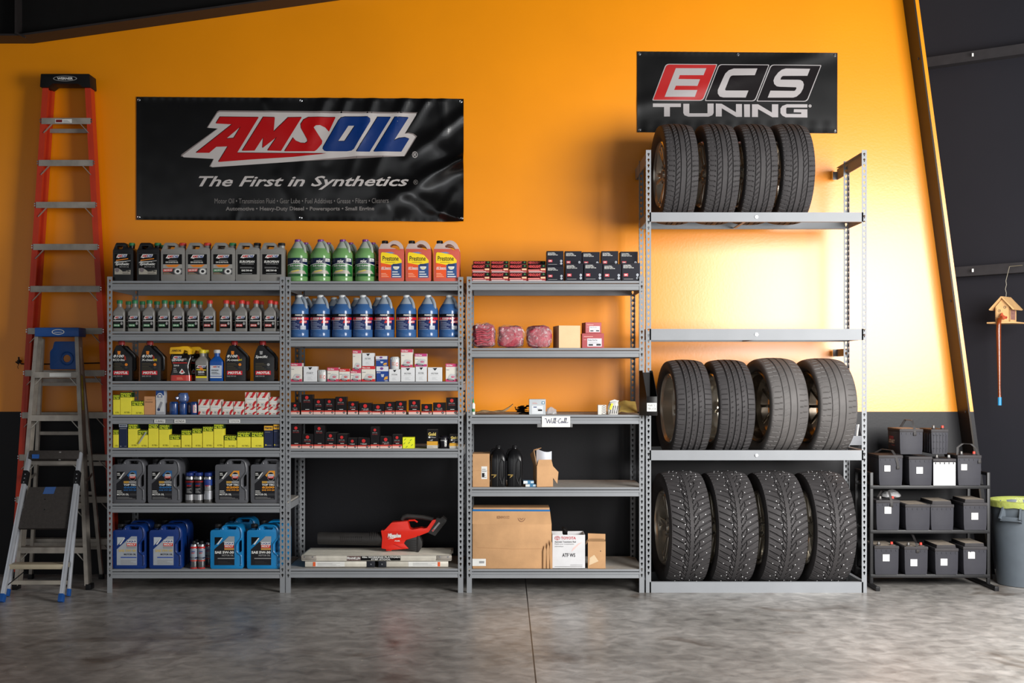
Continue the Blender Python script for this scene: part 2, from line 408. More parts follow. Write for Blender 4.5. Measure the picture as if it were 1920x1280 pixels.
mb.add(V, [(0,2,6,4), (1,5,7,3), (0,4,5,1), (2,3,7,6), (0,1,3,2), (4,6,7,5)], SOOT); struct(mb.build('ceiling'))
# ================================================================ boltless racks
_PO = {}
def post_mesh(H, sx, sy, w=.034):
    """L-shaped post with keyholes; outer corner at the origin, flanges run to +sx in x and +sy in y"""
    key = (round(H, 3), sx, sy)
    if key in _PO: return _PO[key]
    mb = MB(); pitch = .0381; t = .0022
    hole = [(.017 + .0078*math.cos(a), .0235 + .0078*math.sin(a)) for a in [R(q) for q in (-62, -20, 30, 90, 150, 200, 242)]] + [(.0135, .0085), (.0205, .0085)]
    cell = [(0, 0), (w, 0), (w, pitch), (0, pitch)]; vs, tr = tess([cell, hole])
    k = int((H - .10) / pitch); z0 = H - k * pitch - .012
    hn = len(hole)
    for f in range(2):
        def T(u, dep, z): return (sx*u, sy*dep, z) if f == 0 else (sx*dep, sy*u, z)
        for (a, b) in ((0, z0), (H - .012, H)):
            mb.add([T(0,0,a), T(w,0,a), T(w,0,b), T(0,0,b), T(0,t,a), T(w,t,a), T(w,t,b), T(0,t,b)], [(0,1,2,3), (7,6,5,4), (1,5,6,2), (3,2,6,7), (0,4,5,1)], RACK)
        for c in range(k):
            zz = z0 + c * pitch
            V = [T(p[0], 0, p[1] + zz) for p in vs] + [T(p[0], t, p[1] + zz) for p in vs]; n = len(vs)
            F = [tuple(q) for q in tr] + [tuple(i + n for i in reversed(q)) for q in tr]
            F += [(4 + i, 4 + (i+1) % hn, 4 + (i+1) % hn + n, 4 + i + n) for i in range(hn)] + [(1, 1 + n, 2 + n, 2)]
            mb.add(V, F, RACK)
    o = mb.build('post'); _PO[key] = o.data; bpy.data.objects.remove(o)
    return _PO[key]
def post(parent, x, y, H, sx, sy):
    o = bpy.data.objects.new('post', post_mesh(H, sx, sy)); COL.objects.link(o); o.parent = parent; o.location = (x, y, 0); return o
BEAMP = [(.006, 0), (.001, -.003), (.000, -.014), (.004, -.018), (.002, -.041), (.010, -.044), (.014, -.040), (.012, -.002)]
def rack(label, px0, px1, ptop, shelves, depth=.61):
    x0, x1 = PX(px0), PX(px1); H = PZ(ptop); cx = (x0 + x1) / 2
    root = thing('shelving_rack', label, 'shelving rack', (cx, 0, 0), group='boltless shelving racks'); w = (x1 - x0) / 2
    for (sx, sy) in ((1, 1), (-1, 1), (1, -1), (-1, -1)): post(root, -sx * w, 0 if sy > 0 else depth, H, sx, sy)
    tops = []
    for py in shelves:
        z = PZ(py, .004); tops.append(z + .0012); e = w - .034
        mb = MB(); mb.box(-w + .004, w - .004, .036, depth - .036, z - .013, z, DECK); mb.box(-e, e, .004, .036, z - .013, z, DECK)
        mb.box(-e, e, depth - .036, depth - .004, z - .013, z, DECK)
        mb.box(-e, e, .0025, .006, z - .0135, z + .0005, RACK); mb.build('shelf_deck', root)
        mb = MB(); mb.extr([(p[0], p[1] + z - .0185) for p in BEAMP], -e, e, RACK); mb.build('beam', root)
        mb = MB(); mb.extr([(depth - p[0], p[1] + z - .0185) for p in BEAMP], -e, e, RACK); mb.build('beam', root)
        for s in (-1, 1):
            mb = MB(); mb.box(s*(w - .003), s*(w - .012), .034, depth - .034, z - .062, z - .017, RACK); mb.build('side_beam', root)
    return root, tops
S1 = [526.6, 621.3, 714.6, 777.6, 839.5, 943.8, 1067.0]
S2 = [527.2, 632.4, 715.4, 777.1, 841.0, 1065.8]
S3 = [526.7, 652.4, 777.6, 913.4, 1066.8]
rk1, Z1 = rack('grey steel shelving rack full of motor oil, farthest left beside the ladders', 201.0, 534.3, 518.4, S1)
rk2, Z2 = rack('grey steel shelving rack holding blue jugs and the red leaf blower', 535.7, 868.4, 519, S2)
rk3, Z3 = rack('grey steel shelving rack holding pink rag bags and cardboard cartons', 875.2, 1208.2, 518.5, S3)
# the price and owner tags stuck on beams are part of the racks
HAND = .012
def beam_tag(root, px0, px1, py0, py1, txt, name='label_tag', y=-.0015):
    mb = MB(); c = root.location.x; x0, x1, z0, z1 = PX(px0) - c, PX(px1) - c, PZ(py1), PZ(py0)
    mb.box(x0, x1, y - .001, y, z0, z1, WHITE); p = Print(mb, x0, z0, x1, z1, y - .001)
    p.text(txt, .1, .2, .9, .78, INK, 1, .0, .1); o = mb.build(name, root); tag(o, 'white paper tag on the beam'); return o
beam_tag(rk1, 289.5, 310, 786, 792.6, 'SUBARU'); beam_tag(rk1, 327, 348, 786, 792.6, 'HONDA'); beam_tag(rk1, 429.6, 450.3, 786, 792.6, 'TOYOTA')
# ---- the tall wheel rack
TD = .457
def wheel_rack():
    x0, x1 = PX(1211.3), PX(1625.3); H = PZ(281); cx = (x0 + x1) / 2; w = (x1 - x0) / 2; e = w - .036
    root = thing('wheel_rack', 'tall grey steel rack with open beams holding three rows of wheels', 'shelving rack', (cx, 0, 0))
    for (sx, sy) in ((1, 1), (-1, 1), (1, -1), (-1, -1)): post(root, -sx * w, 0 if sy > 0 else TD, H, sx, sy)
    tops = []
    for (pt, pb) in ((398, 415.5), (616.3, 637.4), (843.9, 862.5), (1090.7, 1111.3)):
        zt, zb_ = PZ(pt), PZ(pb); tops.append(zt)
        for (ya, yb) in ((0, .03), (TD, TD - .03)):
            mb = MB(); s = 1 if yb > ya else -1
            mb.extr([(ya, zb_), (ya, zt), (yb, zt), (yb, zt - .003), (ya + s*.004, zt - .003), (ya + s*.004, zb_ + .003), (yb, zb_ + .003), (yb, zb_)], -e - .012, e + .012, RACK); mb.build('beam', root)
            if pt < 1000 and ya == 0:
                mb = MB(); mb.cyl(0, 0, 0, .008, .011, STEEL, 12); mb.cyl(0, 0, .008, .014, .006, STEEL, 6)
                mb.xform(Matrix.Translation((0, 0, (zt + zb_) / 2)) @ Matrix.Rotation(R(90), 4, 'X')); mb.build('bolt', root)
        for s in (-1, 1):
            mb = MB(); mb.box(s*(w - .003), s*(w - .010), .034, TD - .034, zb_ + .004, zt, RACK)
            mb.box(s*(w - .010), s*(w - .030), .034, TD - .034, zt - .003, zt, RACK); mb.build('side_beam', root)
        if pt < 700 and pt > 500:
            mb = MB(); mb.bar((.0, .03, zb_ + .006), (.0, TD - .03, zb_ + .006), .03, .006, RACK); mb.build('cross_bar', root)
        if pt < 500:
            mb = MB(); mb.bar((-.07, .03, zb_ + .006), (-.07, TD - .03, zb_ + .006), .02, .006, RACK); mb.build('cross_bar', root)
    for s in (-1, 1):   # top side bars and the brackets that stand the rack off the wall
        z1_, z0_ = PZ(284.3), PZ(306)
        mb = MB(); mb.box(s*(w - .003), s*(w - .010), .034, .725, z0_, z1_ - .002, RACK); mb.box(s*(w - .006), s*(w - .030), .034, .66, z1_ - .004, z1_, RACK)
        mb.box(s*(w - .003), s*(w - .04), .72, .725, z0_, z1_ - .02, RACK); mb.build('wall_bracket', root)
        z1_, z0_ = PZ(654.5, .7), PZ(668, .7)
        mb = MB(); mb.box(s*(w - .003), s*(w - .010), TD - .01, .725, z0_, z1_, RACK); mb.box(s*(w - .003), s*(w - .04), .72, .725, z0_, z1_, RACK); mb.build('wall_bracket', root)
    return root, tops
rk4, Z4 = wheel_rack()
# ================================================================ bottles, jugs, cans
YF = .022           # fronts of things stand this far behind the beam faces
def at(px0, px1, py0, ztop, Y=YF):
    """left, right and top pixels of a front face -> centre x, width, height"""
    x0, x1 = PX(px0, Y), PX(px1, Y); return (x0 + x1) / 2, x1 - x0, PZ(py0, Y) - ztop
def oval_logo(p, u0, v0, u1, v1, L=2):   # slanted white plate with red and blue letters
    w = u1 - u0; h = v1 - v0
    p.poly([(u0, v0), (u0 + .16*w, v1), (u1, v1), (u1 - .12*w, v0 + .12*h), (u0 + .3*w, v0 + .05*h), (u0 + .26*w, v0 - .12*h), (u0 + .12*w, v0 - .12*h), (u0 + .15*w, v0)], WHITE, L)
    p.text('AMS', u0 + .10*w, v0 + .14*h, u0 + .56*w, v1 - .14*h, RED, L + 1, .035, .45)
    p.text('OIL', u0 + .52*w, v0 + .14*h, u0 + .94*w, v1 - .14*h, BLUE, L + 1, .035, .45)
def cap_ribbed(mb, x, y, z0, z1, r, m, n=24):
    mb.loft([(x,y,r*.97,r*.97,z0,2),(x,y,r,r,z0+(z1-z0)*.1,2),(x,y,r,r,z1-(z1-z0)*.15,2),(x,y,r*.9,r*.9,z1,2)], m, n)
    for i in range(n // 2):
        a = 2*math.pi*i/(n//2); mb.rod((x + r*math.cos(a), y + r*math.sin(a), z0), (x + r*math.cos(a), y + r*math.sin(a), z1 - (z1-z0)*.18), r*.05, m, 4)
JBLACK = mat((17, 17, 19), .3, spec=.45); JSILV = mat((138, 136, 132), .42, .15); CAPG = mat((34, 122, 72), .45); CAPR = mat((206, 48, 40), .45); CAPK = mat((30, 30, 32), .45)
# ---- flat gallon jugs of the top shelf
def gallon(kind, capm, w=.150, h=.262, d=.112):
    body = JBLACK if kind == 'black' else JSILV
    root = thing('oil_jug', '', 'jug', group='gallon oil jugs on the top shelf')
    mb = MB(); X = lambda u: (u - .5) * w; Z = lambda v: v * h
    out = [(0,0),(1,0),(1,.79),(.965,.855),(.78,.865),(.69,.865),(.615,.985),(.16,.985),(.045,.83),(0,.79)]
    hole = [(.215,.82),(.555,.82),(.60,.905),(.235,.915)] if kind != 'black' else [(.22,.82),(.44,.82),(.53,.905),(.20,.905)]
    mb.prism([(X(u), Z(v)) for u, v in rnd(out, [.05,.05,.04,.04,.02,.03,.06,.06,.03,.04])], 0, d, body, [[(X(u), Z(v)) for u, v in rnd(hole, .03)]], bev=.008, seg=3)
    mb.box(X(.02), X(.98), -.001, d + .001, Z(.735), Z(.745), body, .001)
    mb.cyl(X(.83), d*.5, Z(.85), Z(.93), w*.135, body, 20); mb.build('body', root)
    mb = MB(); cap_ribbed(mb, X(.83), d*.5, Z(.925), Z(1.0), w*.145, capm); mb.build('cap', root)
    mb = MB(); p = Print(mb, X(.09), Z(.17), X(.88), Z(.69), -.0005)
    if kind == 'black':
        p.poly([(0,.62),(1,.70),(1,.66),(0,.55)], GREY); p.poly([(0,0),(1,0),(1,.22),(.5,.16),(.25,.3),(0,.30)], mat((168,162,150),.45)); p.rect(0,.30,1,1,BLACK,1)
        oval_logo(p, .10,.83,.80,1.0); p.poly([(.1,.72),(.85,.80),(.85,.76),(.1,.67)], ORANGE, 3)
        p.text('Signature', .05,.585,.75,.66, WHITE, 4, .02, .3); p.text('Synthetic', .05,.42,.92,.58, WHITE, 4, .03, .3); p.text('MOTOR OIL', .3,.34,.9,.41, GREY, 4, .02, .3)
        p.disc(.16,.22,.13,.11, mat((120,110,112),.4), 3); p.text('0W-20', .5,.12,.95,.20, INK, 4, .03, .1); p.lines(.5,.03,.95,.09,2,DARKGREY,4)
    elif kind == 'silver':
        p.rect(0,.50,1,1,BLACK,1); p.rect(0,.30,1,.50,mat((158,156,150),.4),1); p.rect(0,0,1,.30,DARKGREY,1); oval_logo(p,.14,.80,.86,.97)
        p.lines(.3,.68,.75,.74,1,GREY); p.text('10W-30 MOTOR OIL', .14,.56,.80,.64, WHITE, 3, .03)
        p.poly([(.1,.47),(.88,.49),(.72,.36),(.28,.36)], ORANGE, 2); p.poly([(.0,.26),(.52,.29),(.48,.15),(.0,.13)], mat((226,92,84),.4) if capm is not CAPG else mat((70,140,90),.4), 3)
        p.text('SAE 5W-30', .05,.17,.46,.25, WHITE, 4, .03, .1); p.disc(.78,.15,.21,.17, GREY, 2); p.disc(.78,.15,.16,.13, WHITE, 3, hole=.6); p.disc(.78,.15,.08,.06,INK,3); p.lines(.02,.01,.5,.11,3,mat((170,150,120),.5),3)
    else:
        p.rect(0,0,1,1,BLACK,1); oval_logo(p,.14,.82,.88,.98); p.text('EUROPEAN', .1,.57,.88,.69, WHITE, 3, .03, .15); p.text('CAR FORMULA', .2,.49,.84,.54, GREY, 3, .02)
        p.lines(.12,.31,.85,.38,2,GREY); p.text('SAE 5W-40', .2,.15,.75,.24, WHITE, 3, .04); p.lines(.2,.03,.75,.08,1,GREY)
    mb.build('label', root)
    return root
g_black = gallon('black', CAPG); g_sr = gallon('silver', CAPR); g_sg = gallon('silver', CAPG); g_eu = gallon('euro', CAPK)
used = set()
def place(proto, loc, label, group=None, rz=0.0, scale=None):
    if proto.name not in used:
        used.add(proto.name); proto.location = loc; proto.rotation_euler = (0, 0, rz); proto['label'] = label
        if group: proto['group'] = group
        if scale: proto.scale = scale
        return proto
    return dup(proto, loc, label, rz, group, scale)
for (pr, a, b, lab, Y) in ((g_black,211.6,249.5,'black gallon oil jug with green cap, at the left end of top shelf',YF), (g_black,256.7,299,'black gallon oil jug beside the first silver jug, green cap',YF),
        (g_sr,301.8,346.6,'silver gallon oil jug with red cap, right beside the black jugs',YF), (g_sr,348.4,393.4,'silver gallon oil jug with red cap, beside the green-capped silver jug',YF),
        (g_sg,396,440.8,'silver gallon oil jug with green cap, middle of the top shelf row',YF), (g_eu,441.7,487.2,'silver gallon jug with black label and black cap, left of its pair',YF),
        (g_eu,487.8,533.0,'silver gallon jug with black label and black cap, right end of row',YF),
        (g_sr,393,433,'silver gallon oil jug with red cap, hidden behind the green-capped jug',YF+.17), (g_black,268,308,'black gallon oil jug in the second row',YF+.15)):
    x, w, _ = at(a, b, 457, 0, Y); place(pr, (x, Y, Z1[0]), lab, scale=(w/.150, 1, 1))
# ---- quart bottles
def quart(bodym, capm, style, w=.082, h=.212, d=.058):
    root = thing('oil_bottle', '', 'bottle'); mb = MB(); hx, hy = w/2, d/2; cy = d/2
    mb.loft([(0,cy,hx*.97,hy*.95,0,7),(0,cy,hx,hy,.004,8),(0,cy,hx,hy,h*.60,8),(0,cy,hx*.95,hy*.97,h*.645,7),(0,cy,hx*.52,hy*.7,h*.755,3.5),(0,cy,hx*.40,hx*.40,h*.79,2),(0,cy,hx*.38,hx*.38,h*.91,2)], bodym, 32)
    mb.build('body', root); mb = MB(); cap_ribbed(mb, 0, cy, h*.89, h, hx*.47, capm, 16); mb.build('cap', root)
    mb = MB(); p = Print(mb, -hx*.84, h*.10, hx*.84, h*.50, -.0006)
    if style in 'gr':
        p.rect(0,0,1,1,BLACK,1); p.rect(0,.55,1,.66,GREY,2); oval_logo(p,.05,.75,.93,.98); p.lines(.1,.57,.9,.65,1,WHITE,3)
        p.rect(.05,.14,.66,.33, mat((206,70,66),.4) if style == 'r' else mat((60,140,84),.4), 2); p.text('5W-30', .1,.17,.6,.30, WHITE, 3, .03); p.disc(.82,.38,.11,.12,GREY,2); p.lines(.1,.4,.65,.52,2,DARKGREY,2)
    elif style == 'y':
        p.rect(0,.1,1,1,mat((44,40,30),.4),1); oval_logo(p,.05,.80,.95,1.0); p.poly([(.05,.7),(.95,.66),(.95,.61),(.6,.6),(.05,.64)],YELLOW,3); p.poly([(.3,.8),(.62,.82),(.7,.58),(.45,.62)],ORANGE,4)
        p.text('GEAR', .2,.40,.8,.55, WHITE, 3, .04); p.lines(.2,.25,.8,.38,2,GREY,2); p.rect(0,0,1,.14,YELLOW,2)
    else:
        p.rect(0,0,1,1,mat((196,204,214),.4),1); oval_logo(p,.1,.80,.9,.98); p.text('SYNTHETIC', .1,.56,.75,.66, INK, 3, .03); p.lines(.1,.3,.85,.52,3,DARKGREY,2); p.rect(0,.0,1,.1,WHITE,2); p.rect(0,.1,1,.16,BLUE,2)
    mb.build('label', root); return root
q_g = quart(JSILV, CAPG, 'g'); q_r = quart(JSILV, CAPR, 'r')
xs = [60,218,372,535,683,848,1012,1190,1352,1507,1660]; we = [187,350,508,668,818,973,1148,1320,1487,1637,1793]
for i, (a, b) in enumerate(zip(xs, we)):
    x, w, h = at(200 + a/5.647, 200 + b/5.647, 562.5, Z1[1])
    if i < 6: lab = 'grey quart oil bottle with green cap, %s in the front row of six' % nth(i, 6)
    else: lab = 'grey quart oil bottle with red cap, %s in the front row of five' % nth(i - 6, 5)
    place(q_g if i < 6 else q_r, (x, YF, Z1[1]), lab, 'quart oil bottles, front row')
for i, c in enumerate([232,380,535,690,845,990,1335,1490,1640,1790]):
    Y = YF + .125; x = PX(200 + (c - 14)/5.647, Y)
    if i < 6: lab = 'green-capped grey quart bottle standing in the back row, %s of six' % nth(i, 6)
    else: lab = 'red-capped grey quart bottle standing in the back row, %s of four' % nth(i - 6, 4)
    place(q_g if i < 6 else q_r, (x, Y, Z1[1]), lab, 'quart oil bottles, back row')
q_y = quart(JSILV, mat((226, 204, 40), .4), 'y', .088, .212, .06); q_b = quart(mat((20, 78, 158), .35), mat((196, 198, 198), .4), 'b', .092, .212, .06)
x, w, h = at(366, 389, 657, 0); place(q_y, (x, YF, Z1[2]), 'grey gear oil bottle with yellow cap, in front, beside blue bottle')
place(q_y, (PX(386, YF + .1), YF + .07, Z1[2]), 'grey bottle with yellow cap, half hidden behind the front yellow-capped one')
x, w, h = at(392, 418, 657, 0); place(q_b, (x, YF, Z1[2]), 'blue quart bottle with silver label and grey cap, in front')
place(q_b, (PX(403, YF + .13) + .008, YF + .13, Z1[2]), 'blue quart bottle half hidden behind the front blue bottle')
# ---- black five litre jugs with the slanted shoulder
def slant_jug(name_txt, w=.136, h=.272, d=.165):
    root = thing('oil_jug', '', 'jug', group='black slant-shouldered oil jugs'); mb = MB(); X = lambda u: (u - .5)*w; Z = lambda v: v*h
    out = [(0,0),(1.02,0),(1.02,.58),(.98,.62),(.60,.80),(.47,.885),(.24,.885),(.12,.76),(0,.56)]
    mb.prism([(X(u), Z(v)) for u, v in rnd(out, [.05,.05,.03,.04,.06,.04,.04,.08,.1])], 0, d, JBLACK, bev=.009, seg=3)
    for k in range(5): mb.box(X(-.005), X(1.03), .015, d - .015, Z(.05 + k*.03), Z(.058 + k*.03), JBLACK, .001)
    mb.cyl(X(.36), d*.4, Z(.88), Z(.92), w*.13, JBLACK, 18); mb.build('body', root)
    mb = MB(); path = [(X(.62), .03, Z(.84)), (X(.98), .045, Z(.66)), (X(1.07), .05, Z(.58)), (X(1.08), .05, Z(.30)), (X(1.02), .05, Z(.27))]
    mb.tube(path, .010, JBLACK, 8); mb.build('handle', root)
    mb = MB(); cap_ribbed(mb, X(.36), d*.4, Z(.905), Z(1.0), w*.16, mat((150, 24, 26), .4)); mb.build('cap', root)
    mb = MB(); p = Print(mb, X(0), 0, X(1), h, -.0005)
    glow = ORANGE if name_txt[0] == '8100' else GREY
    p.poly([(.30,.745),(.46,.745),(.44,.66),(.32,.66)], glow, 1)
    if name_txt[0] == '8100':
        p.poly([(.62,.66),(.72,.60),(.73,.52),(.64,.52)], mat((150, 40, 20), .4), 1); p.text('8100', .10,.585,.62,.655, WHITE, 2, .03, .25); p.text(name_txt[1], .09,.50,.66,.555, WHITE, 2, .02)
        if name_txt[2]: p.text(name_txt[2], .67,.50,.84,.55, YELLOW, 2, .02)
    else: p.text('Specific', .10,.555,.70,.64, WHITE, 2, .02, .2)
    p.lines(.10,.29,.62,.47,5,mat((96, 84, 56), .5),1,.25); p.disc(.74,.41,.075,.035,ORANGE if name_txt[0] == '8100' else GREY,2); p.disc(.74,.34,.075,.03,DARKGREY,2)
    p.rect(.10,.155,.86,.255,mat((206, 22, 40), .4),1); p.text('MOTUL', .14,.175,.82,.238, WHITE, 2, .045, .25); p.text('SAE 5W-30', .10,.105,.55,.14, GREY, 2, .03); p.text('5 LITER', .62,.105,.84,.135, DARKGREY, 2, .03)
    mb.build('label', root); return root
for i, (t, a, b) in enumerate(((('8100','ECO-lite',''),209,246.5), (('8100','X-clean','EFE'),263,300), (('8100','X-cess','gen2'),422,459.5), (('Specific','',''),475.5,513))):
    x, w, h = at(a, b, 636, Z1[2])
    lab = ['black five litre oil jug at the left end of third shelf', 'black five litre oil jug, second from left, just left of the bundled pouches', 'black five litre oil jug with yellow lettering, just right of the blue quart bottles', 'black five litre oil jug with plain grey label top, at right end of shelf'][i]
    j = slant_jug(t); place(j, (x, YF, Z1[2]), lab)
# ---- soft pouch pack with yellow carrier
def pouch(w=.150, h=.235, d=.075):
    root = thing('oil_pouch', '', 'pouch', group='gear oil pouches'); mb = MB(); bk = mat((24, 22, 22), .14, coat=.8); cy = d/2
    n = 40
    rings = [(0,cy,w*.47,d*.5,0,5),(0,cy,w*.47,d*.5,h*.18,4),(0,cy,w*.41,d*.44,h*.35,3.4),(0,cy,w*.40,d*.42,h*.45,3.2),(0,cy,w*.46,d*.40,h*.60,3.4),(0,cy,w*.50,d*.34,h*.68,3),(0,cy,w*.44,d*.28,h*.80,3)]
    mb.loft(rings, bk, n); mb.build('body', root)
    mb = MB(); mb.loft([(0,cy,w*.473,d*.505,.002,5),(0,cy,w*.473,d*.505,h*.17,4)], mat((196, 44, 26), .2, coat=.6), n, cap=False)
    p = Print(mb, -w*.36, 0, w*.36, h, -.001 + .004, e=.001); p.lines(.3,.05,.7,.12,2,mat((236, 150, 120), .4),5)
    p.poly([(-.05,.62),(.2,.64),(.9,.66),(.92,.60),(.0,.56)], mat((120,118,116),.25,.4), 3); oval_logo(p,.05,.645,.62,.72,6); p.text('SEVERE', .0,.575,.75,.63, WHITE, 6, .03, .2)
    p.rect(.05,.51,.95,.535,mat((206,40,34),.3),6); p.text('75W-90', .12,.42,.45,.47, WHITE, 6, .02); p.poly([(.45,.24),(.62,.36),(.82,.24),(.62,.20)], WHITE, 6); p.poly([(.55,.25),(.66,.32),(.74,.25)], RED, 7); p.lines(.1,.25,.35,.40,3,GREY,6)
    tag(mb.build('label', root), 'red lower band and printed front')
    mb = MB(); yl = mat((232, 178, 24), .35); mb.prism(rnd([(-w*.47,h*.78),(-w*.43,h*.97),(-w*.05,h*.98),(.02,h),(w*.36,h),(w*.47,h*.93),(w*.47,h*.77),(w*.36,h*.76),(w*.35,h*.86),(w*.18,h*.90),(w*.1,h*.78)], .006), -.004, d*.8, yl, bev=.004)
    p = Print(mb, -w*.4, h*.8, w*.1, h*.95, -.0045); p.text('AMSOIL', .05,.3,.95,.7, mat((90,60,10),.4), 1, .03, .3); mb.build('carrier', root)
    return root
x, w, h = at(318, 357, 649, 0); pp = pouch(); place(pp, (x, YF, Z1[2]), 'glossy black oil pouch with yellow carrier clip, in front')
place(pp, (x + .04, YF + .155, Z1[2]), 'glossy black oil pouch half hidden behind the front pouch')
# ---- square shouldered five litre cans with two grips
def canister(body, style, w=.222, h=.306, d=.125):
    root = thing('oil_canister', '', 'jug'); mb = MB(); X = lambda u: (u - .5)*w; Z = lambda v: v*h
    out = [(0,0),(1,0),(1,.80),(.955,.90),(.83,.965),(.42,.965),(.35,.925),(.30,.855),(.03,.85),(0,.81)]
    h1 = [(.49,.862),(.78,.862),(.80,.935),(.50,.935)]; h2 = [(.875,.35),(.955,.385),(.955,.635),(.90,.625),(.855,.56),(.855,.40)]
    mb.prism([(X(u), Z(v)) for u, v in rnd(out, [.06,.06,.06,.05,.05,.05,.03,.02,.03,.03])], 0, d, body, [[(X(u), Z(v)) for u, v in rnd(h1, .03)], [(X(u), Z(v)) for u, v in rnd(h2, .025)]], bev=.010, seg=3)
    for k in range(11): mb.box(X(-.006), X(.055), -.0015, d*.8, Z(.17 + k*.038), Z(.17 + k*.038) + .004, body, .001)
    frame = [(X(u), -.002, Z(v)) for u, v in rnd([(.36,.90),(.44,.955),(.80,.955),(.91,.90),(.945,.80),(.945,.68),(.86,.60),(.80,.55),(.80,.38),(.86,.33),(.94,.30),(.945,.06)], .04)]
    mb.tube(frame, .005, body, 6); mb.cyl(X(.17), d*.5, Z(.84), Z(.89), w*.095, body, 18); mb.build('body', root)
    mb = MB(); cap_ribbed(mb, X(.17), d*.5, Z(.875), Z(.965), w*.105, CAPK); mb.build('cap', root)
    mb = MB(); p = Print(mb, X(.12), Z(.08), X(.735), Z(.715), -.0006); tri = [(.02,.97),(.40,.97),(.02,.68)]; main = [(0,0),(1,0),(1,1),(.72,1),(0,.55)]
    ltxt = mat((40,80,160),.4)
    def lm(u0, v0, u1, v1, L):
        m_ = (v0+v1)/2; p.rect(u0,v0,u1,v1,WHITE,L); p.text('LIQUI',u0+.03,m_+.01,u1-.03,v1-.02,mat((26,52,130),.4),L+1,.04); p.rect(u0,v0,u1,m_-.005,mat((214,48,36),.4),L+1); p.text('MOLY',u0+.03,v0+.02,u1-.03,m_-.02,WHITE,L+2,.04)
    if style in ('b', 'o'):
        ac = mat((28, 96, 156), .4) if style == 'b' else mat((232, 150, 30), .4)
        p.poly(main, INK, 1); p.poly([(1,1),(.72,1),(.52,.84),(.62,.78),(1,.80)], ac, 2); p.disc(.80,.80,.18,.155,mat((150,150,150),.4),3); p.disc(.80,.80,.165,.142,BLACK,4); lm(.66,.74,.94,.88,5)
        p.poly(tri, BLACK, 1); p.poly([(.12,.72),(.36,.94),(.42,.94),(.2,.72)], WHITE, 2); p.lines(.04,.84,.2,.95,2,WHITE,2)
        p.rect(.36,.57,.62,.64,mat((196,150,60),.4),2); p.rect(.62,.57,.98,.64,GREY,2); p.text('TOP TEC',.36,.48,.98,.545,WHITE,2,.05); p.text('6600' if style == 'b' else '6200',.36,.385,.98,.465,ac,2,.05); p.text('SAE 0W-20',.36,.30,.98,.36,ac,2,.03)
        p.text('MOTOR OIL',.03,.145,.62,.21,WHITE,2,.03); p.rect(.65,.14,1,.21,DARKGREY,2); p.lines(.03,.02,.95,.11,3,GREY,2,.3); p.lines(.03,.24,.3,.34,2,WHITE,2,.35)
    else:
        bg = mat((168, 174, 182), .4) if style == 'd' else INK
        p.poly(main, bg, 1); p.poly(tri, mat((190,198,206),.4) if style == 'd' else BLACK, 1); p.poly([(.12,.72),(.36,.94),(.42,.94),(.2,.72)], WHITE, 2)
        if style == 'l':
            p.poly([(1,1),(.72,1),(.42,.80),(1,.80)], mat((150,158,166),.4), 2); lm(.50,.60,.97,.80,3); p.rect(.5,.53,.98,.59,mat((200,150,80),.4),3); p.text('SAE 5W-30',.03,.40,.97,.49,WHITE,3,.045); p.text('MOTOR OIL',.38,.31,.96,.37,GREY,3,.03); p.rect(.17,.22,1,.25,GREY,3); p.lines(.2,.03,.9,.16,3,DARKGREY,3,.3)
        else:
            lm(.50,.66,.97,.88,3); p.rect(.5,.58,.95,.64,GREY,3); p.text('SAE 5W-40',.1,.46,.95,.55,mat((206,180,110),.4),3,.04); p.text('MOTOR OIL',.36,.345,.96,.405,mat((60,62,70),.4),3,.03); p.rect(.2,.25,.98,.29,mat((60,90,170),.4),3); p.lines(.2,.04,.96,.2,4,GREY,3,.4)
    mb.build('label', root); return root
cn_b = canister(mat((92, 93, 98), .38, .1), 'b'); cn_o = canister(mat((92, 93, 98), .38, .1), 'o'); cn_d = canister(mat((8, 50, 122), .3), 'd'); cn_l = canister(mat((14, 128, 190), .3), 'l')
def can_row(pr, spots, z, grp):
    for (a, b, Y, lab) in spots:
        x = (PX(a, Y) + PX(b, Y)) / 2; w = .222; place(pr, (x, Y, z), lab, grp)
can_row(cn_b, ((211.5,272,YF,'grey oil canister with blue label accent, leftmost on its shelf'), (277,339,YF,'grey oil canister with blue label accent, second, left of the small cans'), (288,345,YF+.28,'grey oil canister in the back row, behind the second blue-accent canister')), Z1[5], 'grey oil canisters')
can_row(cn_o, ((403.5,465,YF,'grey oil canister with orange label accent, just right of the small cans'), (471,531,YF,'grey oil canister with orange label accent, rightmost beside the rack post'), (477,534,YF+.3,'grey oil canister in the back row, seen past the rack posts')), Z1[5], 'grey oil canisters')
can_row(cn_d, ((213,272,YF,'dark blue oil canister at left end of the bottom shelf, front'), (280,342,YF,'dark blue oil canister, second from left on the bottom shelf, front'), (226,283,YF+.24,'dark blue oil canister in the back row behind the leftmost one'), (296,353,YF+.24,'dark blue oil canister in the back row behind the second one')), Z1[6], 'dark blue oil canisters')
can_row(cn_l, ((394,456.5,YF,'light blue oil canister just right of the silver cans, front'), (463,525,YF,'light blue oil canister at the right end of bottom shelf, front'), (422,480,YF+.42,'light blue oil canister furthest back, its grip above the front pair'), (481,540,YF+.22,'light blue oil canister behind the rightmost front one')), Z1[6], 'light blue oil canisters')
